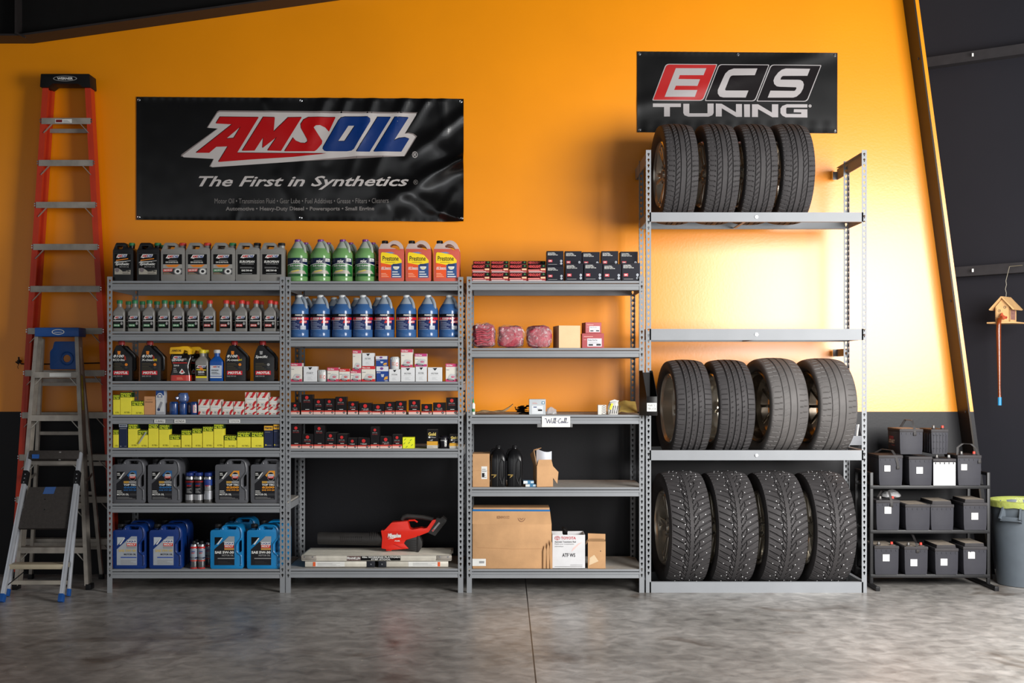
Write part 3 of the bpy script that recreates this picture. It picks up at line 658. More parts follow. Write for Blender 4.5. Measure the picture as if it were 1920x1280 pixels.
# ---- small additive cans
TIN = mat((150, 150, 152), .25, .9)
def tin(r, h, bodym, bands, capm, hcap, trig=False):
    root = thing('additive_can', '', 'can'); mb = MB()
    mb.loft([(0,r,r*.96,r*.96,0,2),(0,r,r,r,.003,2),(0,r,r,r,h-hcap-.012,2),(0,r,r*.93,r*.93,h-hcap-.004,2),(0,r,r*.6,r*.6,h-hcap,2)], bodym, 24)
    sf = wrap(r, 0, r); p = Print(mb, -r*1.3, 0, r*1.3, h, surf=sf, n=10)
    for (v0, v1, m) in bands: p.rect(0, v0, 1, v1, m, 1)
    p.text('LIQUI', .32,.60,.68,.65, mat((30,50,140),.4), 3, .04); p.text('MOLY', .32,.55,.68,.595, RED, 3, .04); p.lines(.3,.34,.7,.5,4,GREY,2); mb.build('body', root)
    mb = MB(); cap_ribbed(mb, 0, r, h-hcap, h, r*(.88 if hcap > .02 else .5), capm, 18); mb.build('cap', root); return root
t_d = tin(.032, .205, TIN, ((.10,.28,mat((170,170,172),.3,.7)),(.28,.78,mat((26,26,30),.3)),(.68,.73,RED)), mat((20, 46, 120), .35), .022)
t_s = tin(.030, .205, TIN, ((.12,.40,mat((176,178,184),.3,.7)),(.58,.78,mat((30,60,140),.3))), mat((20, 46, 120), .35), .024)
for i, (a, b, Y, pr, lab) in enumerate(((346.5,362,YF,t_d,'black-banded additive can with blue lid, left of the three front cans'), (363,378.5,YF,t_d,'black-banded additive can with blue lid, middle of the three front cans'), (381,396.5,YF,t_s,'silver additive can with blue lid, right of the three front cans'), (388,403,YF+.1,t_s,'silver can with blue lid tucked behind the front silver can'), (352,367,YF+.09,t_d,'black-banded can with blue lid, behind the left front can'))):
    place(pr, ((PX(a, Y) + PX(b, Y))/2, Y, Z1[5]), lab, 'additive cans between grey canisters')
t_r = tin(.0245, .185, TIN, ((0,.04,RED),(.27,.31,mat((200,70,60),.4)),(.33,.72,mat((150,160,172),.4)),(.36,.42,mat((30,46,100),.4)),(.74,.80,RED)), CAPK, .018)
for (a, b, Y, lab) in ((355.7,368.5,YF,'small silver can with red bands, left of the front pair'), (370,383,YF,'small silver can with red bands, right of the front pair'), (384,396,YF+.1,'small red-banded can behind, beside the light blue canister'), (362,374,YF+.09,'small red-banded can behind the front pair')):
    place(t_r, ((PX(a, Y) + PX(b, Y))/2, Y, Z1[6]), lab, 'small silver cans on the bottom shelf')
# ---- round gallon jugs
def round_jug(liq, capm, style, r=.0704, h=.289):
    root = thing('washer_fluid_jug', '', 'jug'); mb = MB(); haze = mat((196, 206, 196) if style == 'g' else (176, 188, 200), .28, trans=.35)
    prof = [(.93,0),(.985,.012),(1,.03),(1,.12),(.985,.13),(1,.14),(1,.60),(.99,.64),(.95,.675),(.86,.715),(.76,.75),(.66,.785),(.66,.7851),(.53,.84),(.40,.895),(.30,.935),(.27,.945),(.27,.97)]
    mb.loft([(0,r,r*a,r*a,h*z,2) for a, z in prof], liq, 40, haze, h*.786); mb.build('body', root)
    mb = MB(); a = R(-32); c, s = math.cos(a), math.sin(a)
    path = [(.22,.935),(.40,.93),(.60,.885),(.78,.79),(.84,.70),(.78,.655)]; pts = [(c*u*r, r + s*u*r, v*h) for u, v in path]
    dense = []; 
    for i in range(len(pts)-1):
        for k in range(3): dense.append(Vector(pts[i]).lerp(Vector(pts[i+1]), k/3))
    mb.tube(dense + [pts[-1]], .0105, haze, 8); mb.build('handle', root)
    mb = MB(); cap_ribbed(mb, 0, r, h*.945, h, r*.29, capm, 20); mb.build('cap', root)
    mb = MB(); sf = wrap(r, 0, r); p = Print(mb, -r*1.25, h*.12, r*1.25, h*.55, surf=sf, n=18, e=.0007)
    if style == 'g':
        nv = mat((14, 26, 62), .3); gr = mat((36, 112, 48), .3)
        p.rect(0,0,1,1,nv,1); arc = [(i/16, .58 + .10*math.sin(math.pi*i/16)) for i in range(17)]; p.poly([(0,.12)] + [(1 - 0,.12)] + arc[::-1], gr, 2); p.poly(arc + [(u, v + .03) for u, v in arc[::-1]], WHITE, 3)
        p.text('PEAK',.36,.74,.62,.86,WHITE,3,.05,.2); p.poly([(.46,.86),(.50,.93),(.54,.86)],GREY,3); p.text('BUG CLEANER',.22,.53,.76,.62,WHITE,4,.04); p.lines(.32,.40,.68,.5,2,GREY,4)
        p.poly([(.1,.14),(.9,.14),(.8,.30),(.55,.36),(.3,.32)],mat((168,160,148),.4),3); p.poly([(.25,.25),(.55,.36),(.6,.30),(.3,.2)],mat((206,190,90),.4),4); p.rect(0,0,1,.13,mat((24,84,40),.13),3); p.rect(.72,.8,.93,.97,WHITE,3); p.lines(.74,.82,.91,.95,3,nv,4)
    else:
        p.rect(0,.15,1,1,mat((22,40,92),.13),1); p.rect(0,.84,1,1,BLACK,2); p.text('PREMIUM',.40,.89,.68,.97,WHITE,3,.04,.13); p.poly([(.1,.83),(.3,.89),(.4,.83)],BLACK,2)
        p.rect(0,.68,1,.81,mat((200,28,40),.13),2); p.text('POWER BLAST',.22,.70,.74,.79,WHITE,3,.04,.15); p.rect(.0,.645,.45,.67,WHITE,3); p.poly([(.56,.50),(.60,.64),(.86,.64),(.86,.50)],mat((206,36,40),.13),3); p.text('-20 F',.64,.52,.84,.62,WHITE,4,.04)
        p.lines(.14,.15,.55,.60,6,mat((126,138,168),.4),2,.5); p.rect(.6,.15,.82,.36,mat((170,180,196),.4),3); p.lines(.62,.18,.8,.34,3,GREY,4)
    mb.build('label', root); return root
def jug_at(pr, px, Y, z, lab, grp, rz, r=.0704):
    place(pr, (PX(px, Y + r) + r*math.sin(rz), Y + r - r*math.cos(rz), z), lab, grp, rz)
j_g = round_jug(mat((128, 180, 112), .15, trans=.25, var=.02), mat((116, 40, 132), .35), 'g'); j_b = round_jug(mat((66, 110, 168), .15, trans=.22, var=.02), mat((206, 210, 212), .4), 'b')
for i, (a, b) in enumerate(((538,579),(580.7,622),(622.4,663),(664.5,706))):
    jug_at(j_g, (a + b)/2, YF, Z2[0], 'green washer fluid jug with purple cap, %s in front row' % nth(i, 4), 'green jugs, front row', R((4, 3, -4, -3)[i]))
for i, c in enumerate((575, 617, 659, 701)):
    jug_at(j_g, c - 2, YF + .2, Z2[0], 'green washer fluid jug in the back row, %s of four' % nth(i, 4), 'green jugs, back row', R(-8))
for i, c in enumerate((561.4,600.7,641.6,680.6,721,761.9,802.5,842.2)):
    jug_at(j_b, c, YF, Z2[1], 'blue washer fluid jug with white cap, %s in front row' % nth(i, 8), 'blue jugs, front row', R((0, 4, 2, 7, -5, 3, -2, 2)[i]))
for i, c in enumerate((573, 590, 626, 668, 709)):
    jug_at(j_b, c, YF + (.17, .40, .25, .30, .26)[i], Z2[1], 'blue washer fluid jug in the dark behind the front row, %s of five' % nth(i, 5), 'blue jugs, back rows', R(6*i - 8))
# ---- coral coolant jugs
def coolant(w=.172, h=.279, d=.105):
    root = thing('coolant_jug', '', 'jug', group='coral coolant jugs'); mb = MB(); X = lambda u: (u - .5)*w; Z = lambda v: v*h
    co = mat((226, 106, 88), .25, trans=.25, var=.02); hz = mat((226, 206, 198), .28, trans=.35)
    out = [(.0,0),(1,0),(1,.74),(.965,.85),(.87,.935),(.74,.985),(.58,.99),(.46,.955),(.36,.91),(.10,.91),(.05,.84),(0,.78)]
    hole = [(.43,.865),(.54,.905),(.68,.895),(.80,.84),(.855,.765),(.80,.745),(.64,.80),(.46,.82)]
    mb.prism([(X(u), Z(v)) for u, v in rnd(out, [.05,.05]+[.06]*6+[.03,.03,.05,.05])], 0, d, co, [[(X(u), Z(v)) for u, v in rnd(hole, .03)]], bev=.014, seg=4, cut=h*.785, m2=hz)
    mb.cyl(X(.225), d*.5, Z(.90), Z(.945), w*.11, hz, 18); mb.build('body', root)
    mb = MB(); cap_ribbed(mb, X(.225), d*.5, Z(.935), Z(1), w*.12, CAPK); mb.build('cap', root)
    mb = MB(); p = Print(mb, X(.09), Z(.085), X(.905), Z(.71), -.0006)
    p.poly([(0,0),(.5,0),(.5,.5),(.5,.58),(0,.62)], mat((232,84,28),.4), 1); p.poly([(.5,0),(1,0),(1,.6),(.5,.5)], mat((44,78,132),.4), 1)
    p.poly([(0,.58),(.5,.50),(1,.58),(1,.68),(.78,.88),(.55,.93),(.3,.97),(.06,.99),(.02,.96),(0,.88)], mat((246,214,24),.35), 2); p.poly([(.2,.985),(.5,1.0),(.68,.96),(.5,.935)], mat((110,140,190),.4), 3)
    p.text('Prestone',.09,.655,.86,.845,INK,4,.01); p.lines(.2,.59,.68,.62,1,mat((120,100,20),.4),4)
    p.text('All Season',.02,.34,.48,.43,WHITE,3,.02); p.rect(.02,.315,.5,.328,WHITE,3); p.lines(.02,.04,.38,.22,3,mat((240,190,160),.4),3,.3)
    p.disc(.74,.42,.15,.105,WHITE,3); p.rect(.58,.44,.9,.54,mat((30,50,100),.4),4); p.lines(.65,.36,.82,.42,1,mat((200,190,90),.4),5); p.lines(.55,.03,.96,.30,3,WHITE,3,.4); mb.build('label', root); return root
cl = coolant()
for i, (a, b, yt) in enumerate(((709.5,757.8,449.5),(759.5,809,449),(811.6,862.3,448.4))):
    x, w, h = at(a, b, yt, Z2[0]); place(cl, (x, YF, Z2[0]), 'coral coolant jug with yellow label and black cap, %s of the front three' % nth(i, 3))
for i, (a, b) in enumerate(((764, 811), (816, 863))):
    Y = YF + .16; place(cl, ((PX(a, Y) + PX(b, Y))/2, Y, Z2[0]), 'coral coolant jug in the back row behind the %s front one' % ('middle', 'rightmost')[i])
# ================================================================ boxes
def carton_mesh(w, h, d, m, side=None, top=None, bev=.0012):
    mb = MB(); mb.box(-w/2, w/2, 0, d, 0, h, m, bev, 1)
    if top: mb.add([(-w/2+.001,.001,h+.0003),(w/2-.001,.001,h+.0003),(w/2-.001,d-.001,h+.0003),(-w/2+.001,d-.001,h+.0003)], [(0,1,2,3)], top)
    if side:
        for s in (-1, 1): mb.add([(s*(w/2+.0003),.001,.001),(s*(w/2+.0003),d-.001,.001),(s*(w/2+.0003),d-.001,h-.001),(s*(w/2+.0003),.001,h-.001)], [(0,1,2,3)], side)
    return mb, Print(mb, -w/2, 0, w/2, h, -.0002)
BX = {}
def put(name, mbf, x0, x1, pt, z, label, cat='box', group=None, Y=YF, d=None, rz=0.0, pb=None):
    """a printed box whose front face spans the given pixels and stands on height z"""
    x, w = (PX(x0, Y) + PX(x1, Y))/2, PX(x1, Y) - PX(x0, Y); h = PZ(pt, Y) - z if pb is None else PZ(pt, Y) - PZ(pb, Y)
    w -= .0015; mb = mbf(w, h, d or min(w, .085)); o = mb.build(name); o.location = (x, Y, z); o.rotation_euler = (0, 0, rz)
    tag(o, label, cat, group); return o, h
PALE = mat((246, 234, 66), .5); DKGR = mat((26, 58, 26), .5); LIME = mat((214, 224, 40), .5)
def yg_box(w, h, d):     # yellow carton with a dark green name band
    mb, p = carton_mesh(w, h, d, PALE); b = min(.46, .033/h); p.rect(0, 1 - b, 1, 1, DKGR, 1)
    p.text('MANN', .06, 1 - b*.50, .94, 1 - b*.10, LIME, 2, .05); p.text('FILTER', .06, 1 - b*.93, .94, 1 - b*.56, LIME, 2, .05)
    p.text('HU 718/5 x', .38, .06, .92, .06 + .012/h, mat((110,110,30),.5), 1, .01)
    for s in (-1, 1): mb.add([(s*(w/2+.0003),.001,h*(1-b)),(s*(w/2+.0003),d-.001,h*(1-b)),(s*(w/2+.0003),d-.001,h-.001),(s*(w/2+.0003),.001,h-.001)], [(0,1,2,3)], DKGR)
    return mb
def sx6(x): return 200 + x/5.565
def sy6(y): return 630 + y/5.565
for i, (a, b, t) in enumerate(((50,137,610),(140,258,587),(259,388,675))):
    put('filter_box', yg_box, max(sx6(a), 211.8), sx6(b), sy6(t), Z1[3], 'yellow filter box with green band, fourth shelf, %s of three by brown box' % nth(i, 3), group='yellow filter boxes, fourth shelf')
def brown_box(w, h, d):
    mb, p = carton_mesh(w, h, d, mat((206, 150, 104), .6)); p.lines(.25,.80,.75,.88,1,CARD_IN,1); p.text('ENGINE', .12,.66,.80,.72, INK, 1, .0); return mb
put('filter_box', brown_box, sx6(390), sx6(505), sy6(628), Z1[3], 'plain light brown filter box between yellow boxes and tall white box')
def omega_box(w, h, d):
    bl = mat((22, 66, 132), .45); mb, p = carton_mesh(w, h, d, mat((206, 208, 210), .5), side=mat((186, 190, 198), .5)); p.rect(0,.80,1,1,bl,1)
    p.disc(.5,.76,.36,.14,WHITE,2,20); p.disc(.5,.75,.30,.115,bl,3,20); p.rect(.0,.62,1,.705,mat((206,208,210),.5),4); p.text('m', .32,.72,.68,.82, WHITE, 5, .05); p.lines(.35,.64,.65,.67,1,GREY,5)
    p.poly([(.22,.25),(.62,.55),(.84,.50),(.48,.19)], mat((140,142,150),.4), 2); p.disc(.36,.21,.17,.06,mat((40,52,90),.4),3); p.rect(0,0,1,.12,mat((170,172,178),.5),1); return mb
put('filter_box', omega_box, sx6(512), sx6(600), sy6(567), Z1[3], 'tall white and blue box with a filter pictured on it, fourth shelf', d=.075)
def can_filter(r, h, m, label=None):
    def f(w, h_, d):
        mb = MB(); mb.loft([(0,r,r*.95,r*.95,0,2),(0,r,r,r,.004,2),(0,r,r,r,h*.82,2),(0,r,r*.96,r*.96,h*.9,2),(0,r,r*.8,r*.8,h,2)], m, 24)
        for k in range(16):
            a = 2*math.pi*k/16; mb.rod((r*math.cos(a), r + r*math.sin(a), h*.78), (r*.93*math.cos(a), r + r*.93*math.sin(a), h*.92), .0022, m, 5)
        p = Print(mb, -r*1.2, 0, r*1.2, h, surf=wrap(r, 0, r), n=10)
        if label == 'pink': p.rect(.45,.15,.85,.75,mat((226,160,170),.4),1); p.rect(.55,.2,.78,.7,WHITE,2); p.lines(.58,.24,.75,.66,6,INK,3,.5)
        elif label == 'white': p.lines(.25,.3,.55,.6,4,mat((220,120,90),.4),1,.4); p.disc(.70,.38,.10,.16,RED,1); p.disc(.70,.38,.06,.09,WHITE,2)
        elif label == 'black': p.rect(.58,.15,.76,.6,WHITE,1); p.lines(.6,.18,.74,.55,6,INK,2,.5); p.lines(.2,.6,.8,.75,1,GREY,1)
        else: p.lines(.2,.3,.6,.6,3,mat((80,120,170),.4),1,.3)
        return mb
    return f
BLC = mat((20, 58, 120), .25, coat=.4)
def canput(a, b, t, z, m, lbl, label, Y=YF, fx=sx6, fy=sy6, pb=None):
    w = PX(fx(b), Y) - PX(fx(a), Y); return put('oil_filter', lambda w_, h, d: can_filter(w/2, h, m, lbl)(w, h, d), fx(a), fx(b), fy(t), z, label, 'filter', Y=Y, pb=pb)
_, hf = canput(645,738,685,Z1[3],BLC,None,'blue can filter right beside the tall white and blue box')
_, hf2 = canput(748,828,690,Z1[3],BLC,None,'blue can filter under the plastic-wrapped one')
canput(832,880,690,Z1[3],BLC,'pink','blue can filter with pink sticker, left of its twin, partly behind', Y=YF+.075)
canput(866,945,685,Z1[3],BLC,'pink','blue can filter with pink and white sticker, beside the red striped boxes')
mb = MB(); bl = mat((70, 96, 150), .12, spec=.8, bump=.6, bscale=40, coat=.6); r = .030
mb.loft([(0,r,r*.85,r*.85,0,2),(0,r,r*1.15,r*1.1,h_,2.4) if False else (0,r,r*1.1,r*1.1,.01,2.4),(.002,r,r*1.2,r*1.15,.03,2.2),(-.002,r,r*1.12,r*1.1,.05,2.5),(0,r,r*.95,r*.95,.062,2.3)], bl, 26)
for i, v in enumerate(mb.v): n_ = noise.noise(Vector(v)*70); mb.v[i] = (v[0]*(1 + .10*n_), v[1] + .003*n_, v[2])
mb.tube([(-.028, .015, .03), (-.042, .01, .026), (-.046, .0, .03)], [.008, .012, .004], bl, 6)
o = mb.build('wrapped_filter'); tag(o, 'blue can filter wrapped in crinkled plastic, on top of another can', 'filter'); o.location = (PX(sx6(788), YF), YF + .004, Z1[3] + hf2 + .0012)
CREAM = mat((226, 216, 204), .5); STR = mat((196, 32, 40), .5)
def striped_box(w, h, d):
    mb, p = carton_mesh(w, h, d, CREAM, side=mat((220, 206, 198), .5)); q = .5 * h / w
    for u in (-.15, .42, .98):
        pts = [(u, .62), (u + .26, .62), (u + .26 + .30, 1), (u + .30, 1)]; pts = [(min(1, max(0, a)), b) for a, b in pts]
        if len({a for a, _ in pts}) > 1: p.poly(pts, STR, 1)
    p.text('TRD', .40,.76,.62,.90, CREAM, 2, .03, .3)
    p.poly([(.0,.0),(.10,.0),(.22,.16),(.12,.26),(0,.12)], STR, 1); p.poly([(.66,.16),(.80,.34),(1,.44),(1,.28),(.86,.12),(.80,0),(.70,0)], STR, 1)
    p.poly([(.14,.34),(.80,.34),(.92,.60),(.16,.60)], WHITE, 2); p.lines(.2,.46,.85,.56,2,GREY,3,.3); p.rect(.36,.05,.66,.26,WHITE,2); p.lines(.38,.08,.64,.24,4,INK,3,.5); return mb
zb_ = Z1[3]
sb = (((955,1075,660),'leftmost single box'),((1080,1195,662),'second single box'),((1205,1320,680),'third, lower single box'),((1325,1436,680),'fourth, lower single box'))
for (a, b, t), lab in sb: put('filter_box', striped_box, sx6(a), sx6(b), sy6(t), zb_, 'red striped white filter box beside the blue cans, ' + lab, group='red striped filter boxes')
for (a, b, t, m_), lab in (((1441,1562,585,738),'left'),((1566,1690,587,738),'middle'),((1694,1806,635,738),'right')):
    _, h1 = put('filter_box', striped_box, sx6(a), sx6(b), sy6(m_), zb_, 'red striped white filter box, bottom of the %s stack by the post' % lab, group='red striped filter boxes')
    put('filter_box', striped_box, sx6(a) + .3, sx6(b), sy6(t), zb_ + h1 + .001, 'red striped white filter box, top of the %s stack by the post' % lab, group='red striped filter boxes')
# fifth shelf
yl = ((55,125,975),(222,325,915),(326,430,980),(434,540,910),(545,655,922),(655,770,1028),(777,885,980),(890,995,962),(1000,1112,942),(1116,1220,915),(1225,1355,1035),(1359,1501,1000),(1507,1636,1000))
for i, (a, b, t) in enumerate(yl):
    put('filter_box', yg_box, max(211.8, sx6(a)), sx6(b), sy6(t), Z1[4], 'yellow filter box with green name band, fifth shelf, %s in its row' % nth(i, len(yl)), group='yellow filter boxes, fifth shelf')
NAVY = mat((20, 32, 66), .45)
def navy_box(w, h, d):
    mb, p = carton_mesh(w, h, d, NAVY); p.rect(0,.88,1,1,mat((170,176,186),.5),1); p.text('MAHLE', .08,.91,.9,.97, NAVY, 2, .05); p.lines(.1,.80,.9,.85,1,GREY,1); p.lines(.1,.05,.3,.08,1,WHITE,1); p.lines(.65,.05,.9,.08,1,GREY,1); return mb
put('filter_box', navy_box, sx6(128), sx6(216), sy6(918), Z1[4], 'navy blue filter box with pale grey top band, fifth shelf')
def navy_yellow(w, h, d):
    mb, p = carton_mesh(w, h, d, NAVY); p.rect(0,.79,1,1,mat((226,170,40),.5),1); p.text('Hengst', .1,.84,.9,.95, NAVY, 2, .04); p.disc(.2,.12,.08,.035,YELLOW,1); p.lines(.3,.1,.85,.14,1,GREY,1); p.lines(.1,.7,.7,.73,1,GREY,1); return mb
put('filter_box', navy_yellow, sx6(1642), sx6(1735), sy6(935), Z1[4], 'navy filter box with orange top band, left of the pair by post')
put('filter_box', navy_yellow, sx6(1740), 523.6, sy6(922), Z1[4], 'navy filter box with orange top band, right of the pair, against post')
mb = MB(); mb.bar((PX(259), .012, PZ(832)), (PX(273), .012, PZ(810)), .008, .003, mat((170, 172, 172), .4)); o = mb.build('paper_strip'); tag(o, 'thin grey strip leaning across a yellow filter box', 'strip')
# ---- middle rack: filters
def sx8(x): return 530 + x/5.486
def sy8(y): return 640 + y/5.486
PINK = mat((202, 58, 92), .45); RED2 = mat((206, 38, 44), .45); BONE = mat((226, 222, 212), .45)
def pink_box(accent, two='Oil filter'):
    def f(w, h, d):
        mb, p = carton_mesh(w, h, d, BONE, side=mat((214, 206, 200), .5)); hb = min(.22, .021/h); p.rect(0, 1 - hb, 1, 1, accent, 1); p.rect(0, 0, 1, hb*.8, accent, 1)
        p.text(two, .06, 1 - hb*.78, .62, 1 - hb*.25, WHITE, 2, .03); p.lines(.06, 1 - hb*2.1, .3, 1 - hb*1.6, 1, GREY, 1)
        gm = mat((196, 198, 198), .35); a = min(1, .075/h)
        p.poly([(.12,.20*a),(.34,.62*a),(.46,.70*a),(.80,.66*a),(.92,.58*a),(.74,.12*a)], gm, 2); el = [(.43 + .33*math.cos(t)*.95 - .02*math.sin(t), .155*a - .10*math.cos(t)*a*.45 + .085*a*math.sin(t)) for t in [2*math.pi*i/16 for i in range(16)]]
        p.poly(el, INK, 3); p.poly([(.43 + (u-.43)*.72, .155*a + (v-.155*a)*.66) for u, v in el], GREY, 4); p.disc(.62,.42*a,.15,.085*a,accent,4); p.text('CQ', .53,.39*a,.70,.45*a, WHITE, 5, .02); return mb
    return f
def plain_white(txt='FILTER'):
    def f(w, h, d):
        mb, p = carton_mesh(w, h, d, mat((222, 224, 226), .45)); k = min(.2, .018/h)
        p.poly([(.34,.93),(.62,.95),(.66,.93),(.60,.87),(.50,.87-k*.6),(.40,.87)], INK, 1); p.lines(.25,.62,.72,.66,1,GREY,1); p.text(txt, .24,.52,.74,.585, INK, 1, .02); p.lines(.18,.44,.80,.46,1,GREY,1); p.lines(.3,.12,.68,.36,4,mat((180,182,186),.5),1,.3); return mb
    return f
def blue_box(w, h, d):
    mb, p = carton_mesh(w, h, d, mat((18, 62, 142), .4), top=WHITE); p.rect(0,.68,1,1,mat((214,216,222),.45),1); p.disc(.45,.86,.14,.09,mat((120,60,140),.4),2); p.text('ECO', .05,.55,.35,.63, WHITE, 2, .02)
    p.poly([(.38,.48),(.66,.48),(.60,.30),(.44,.30)],mat((190,200,214),.4),2); p.poly([(.62,.10),(.95,.16),(.95,.36),(.70,.30)],mat((226,160,50),.4),2); p.lines(.7,.03,.95,.1,1,WHITE,2); return mb
z = Z2[2]; G = 'oil filters, third shelf of the middle rack'
def p8(f, a, b, t, lab, zz=None, **kw): return put('filter_box', f, sx8(a), sx8(b), sy8(t), z if zz is None else zz, lab, group=G, **kw)
p8(pink_box(PINK), 82,200,222,'white and pink oil filter box at the left end of its shelf'); p8(plain_white('PART'), 213,352,256,'plain white filter box near left end, beside the white can')
canput(356,455,291,z,mat((206,208,206),.35),'white','white can filter standing on the shelf between white and pink boxes',fx=sx8,fy=sy8)
p8(pink_box(PINK), 458,577,268,'white and pink filter box right of the standing white can'); p8(pink_box(RED2), 580,692,280,'white and red filter box between two pink ones')
_, h1 = p8(pink_box(PINK, 'Filtre'), 696,806,300,'short pink topped filter box under the tall narrow one'); p8(pink_box(PINK), 718,808,90,'tall narrow pink topped box, standing on the short one', z + h1 + .001)
_, h1 = p8(pink_box(RED2, 'Filtre a huile'), 811,953,253,'largest white and red filter box, under a plain white box'); p8(plain_white(), 816,940,118,'plain white filter box on top of the largest red one', z + h1 + .001)
_, h1 = p8(blue_box, 962,1088,256,'blue and white filter box, lower of the stacked pair'); p8(blue_box, 957,1078,150,'blue and white filter box, upper of the stacked pair', z + h1 + .001)
_, h1 = p8(plain_white('91348'), 1092,1211,285,'plain white box with a white can filter on top'); canput(1100,1204,157,z + h1 + .001,mat((210,212,212),.3),'white','white can filter standing on top of a plain white box',fx=sx8,fy=sy8)
_, h1 = p8(plain_white(), 1216,1361,266,'plain white box under the tallest pink topped box'); p8(pink_box(PINK), 1215,1338,80,'tallest pink topped filter box, stacked on a plain white box', z + h1 + .001)
_, h1 = p8(plain_white(), 1366,1484,258,'plain white box under the shorter magenta topped box'); p8(pink_box(mat((190, 56, 122), .45)), 1356,1484,125,'magenta topped filter box stacked second from the right', z + h1 + .001)
p8(plain_white(), 1492,1641,265,'plain white filter box with nothing on top, nearest the right end'); p8(pink_box(mat((204, 56, 110), .45)), 1676,1797,228,'white and pink filter box at the right end of its shelf')
BKB = mat((22, 19, 21), .4)
def k_box(w, h, d):
    mb, p = carton_mesh(w, h, d, BKB, top=mat((120, 116, 112), .5)); b = min(.3, .026/h); p.rect(0, 0, 1, b*.62, mat((226, 196, 186), .45), 1); p.rect(0, b*.62, 1, b, mat((206, 58, 44), .45), 1)
    p.disc(.78, b*.5, .10, .10*w/h, INK, 2); p.disc(.78, b*.5, .055, .055*w/h, GREY, 3); t = 1 - .016/h; p.disc(.48, t - .012/h*.3, .15, .15*w/h, RED, 1)
    p.text('DUTY OIL', .22, t - .026/h, .76, t - .019/h, GREY, 1, .02); p.text('FILTERS', .2, t - .036/h, .78, t - .030/h, mat((150, 50, 50), .45), 1, .02); p.lines(.35, b + .006/h, .7, b + .012/h, 1, WHITE, 1); return mb
kb4 = ((82,175,628),(190,311,547),(315,425,590),(428,535,588),(540,658,570),(670,776,617),(785,918,633),(920,1045,645),(1050,1155,622),(1160,1270,613),(1295,1412,602),(1425,1535,645),(1545,1676,630),(1681,1803,578))
for i, (a, b, t) in enumerate(kb4):
    put('filter_box', k_box, sx8(a), sx8(b), sy8(t), Z2[3], 'black filter box with red dot and band, fourth shelf, %s in row' % nth(i, len(kb4)), group='black filter boxes, fourth shelf')
kb5 = ((82,194,860),(197,318,953),(322,433,865),(436,551,940),(555,664,955),(667,769,995),(772,899,992),(903,997,880),(1000,1124,978),(1127,1229,958))
for i, (a, b, t) in enumerate(kb5):
    put('filter_box', k_box, sx8(a), sx8(b), sy8(t), Z2[4], 'black filter box with red dot and band, fifth shelf, %s in row' % nth(i, len(kb5)), group='black filter boxes, fifth shelf', d=.085 if i not in (3, 4) else .16)
def neon(w, h, d):
    mb, p = carton_mesh(w, h, d, mat((232, 236, 30), .5))
    for (u, v) in ((.2,.8),(.7,.75),(.15,.45),(.55,.5),(.35,.15),(.8,.3)): p.poly([(u-.08,v-.05),(u-.05,v-.09),(u+.10,v+.05),(u+.07,v+.09)], mat((90,130,40),.5), 1)
    return mb
put('filter_box', neon, sx8(1232), sx8(1354), sy8(985), Z2[4], 'neon yellow box with small green dashes, right end of black boxes', d=.08)
def gold_box(w, h, d):
    mb, p = carton_mesh(w, h, d, BKB, top=mat((150,146,140),.5)); p.rect(0,.17,1,.38,mat((214,158,40),.4),1); p.rect(0,0,1,.17,mat((196,192,180),.4),1); p.text('Gold', .12,.68,.82,.86, mat((232,206,110),.4), 2, .03); p.text('Filter', .34,.56,.84,.64, GREY, 2, .02); p.disc(.22,.60,.09,.05,WHITE,2)
    p.poly([(.2,.42),(.55,.5),(.5,.40)],GREY,2); p.lines(.1,.05,.6,.12,2,GREY,2); return mb
put('filter_box', gold_box, sx8(1483), sx8(1597), sy8(908), Z2[4], 'black and gold filter box left of the black can')
canput(1606,1706,970,Z2[4],mat((22,20,26),.22,coat=.4),'black','black can filter between two black and gold boxes',fx=sx8,fy=sy8)
put('filter_box', gold_box, sx8(1716), 861.5, sy8(955), Z2[4], 'black and gold filter box at the right end against the post')
# ---- right rack
def sx9(x): return 870 + x/5.486
def sy9(y): return 450 + y/5.486
def bulb_box(w, h, d):
    mb, p = carton_mesh(w, h, d, mat((28, 14, 16), .4)); p.rect(0,.0,1,.55,mat((150,24,30),.4),1); p.poly([(0,.55),(1,.5),(1,.42),(0,.40)],mat((90,16,20),.4),1); p.text('HEADLIGHT', .05,.60,.72,.92, mat((226,70,70),.4), 2, .03); p.rect(.02,.26,.66,.36,mat((236,150,140),.4),2)
    p.disc(.88,.82,.05,.10,GREEN,2); p.rect(.72,.30,.98,.5,mat((232,190,150),.4),2); p.lines(.05,.04,.95,.2,2,WHITE,2,.5); return mb
cols = ((80,265,93,270),(273,458,275,460),(463,648,466,645),(654,842,654,840))
for i, (a, b, c, d_) in enumerate(cols):
    _, h1 = put('bulb_box', bulb_box, sx9(a), sx9(b), sy9(336), Z3[0], 'small red and black box, front bottom layer, %s of four' % nth(i, 4), group='small red and black boxes', d=.07)
    _, h2 = put('bulb_box', bulb_box, sx9(a) + (.4 if i % 2 else 0), sx9(b), sy9(251), Z3[0] + h1 + .001, 'small red and black box, front upper layer, %s of four' % nth(i, 4), group='small red and black boxes', d=.07)
    Yb = YF + .10; hh = (PZ(sy9(215), Yb) - Z3[0] - .002)/3
    for k in range(3):
        x = (PX(sx9(c), Yb) + PX(sx9(d_), Yb))/2; w = PX(sx9(d_), Yb) - PX(sx9(c), Yb) - .001; o = bulb_box(w, hh, .07).build('bulb_box'); o.location = (x, Yb, Z3[0] + k*(hh + .001))
        tag(o, 'small red and black box peeking over the front ones, %s of four' % nth(i, 4) if k == 2 else 'small red and black box hidden beneath the back row top boxes', 'box', 'small red and black boxes')
DB = mat((26, 26, 36), .4)
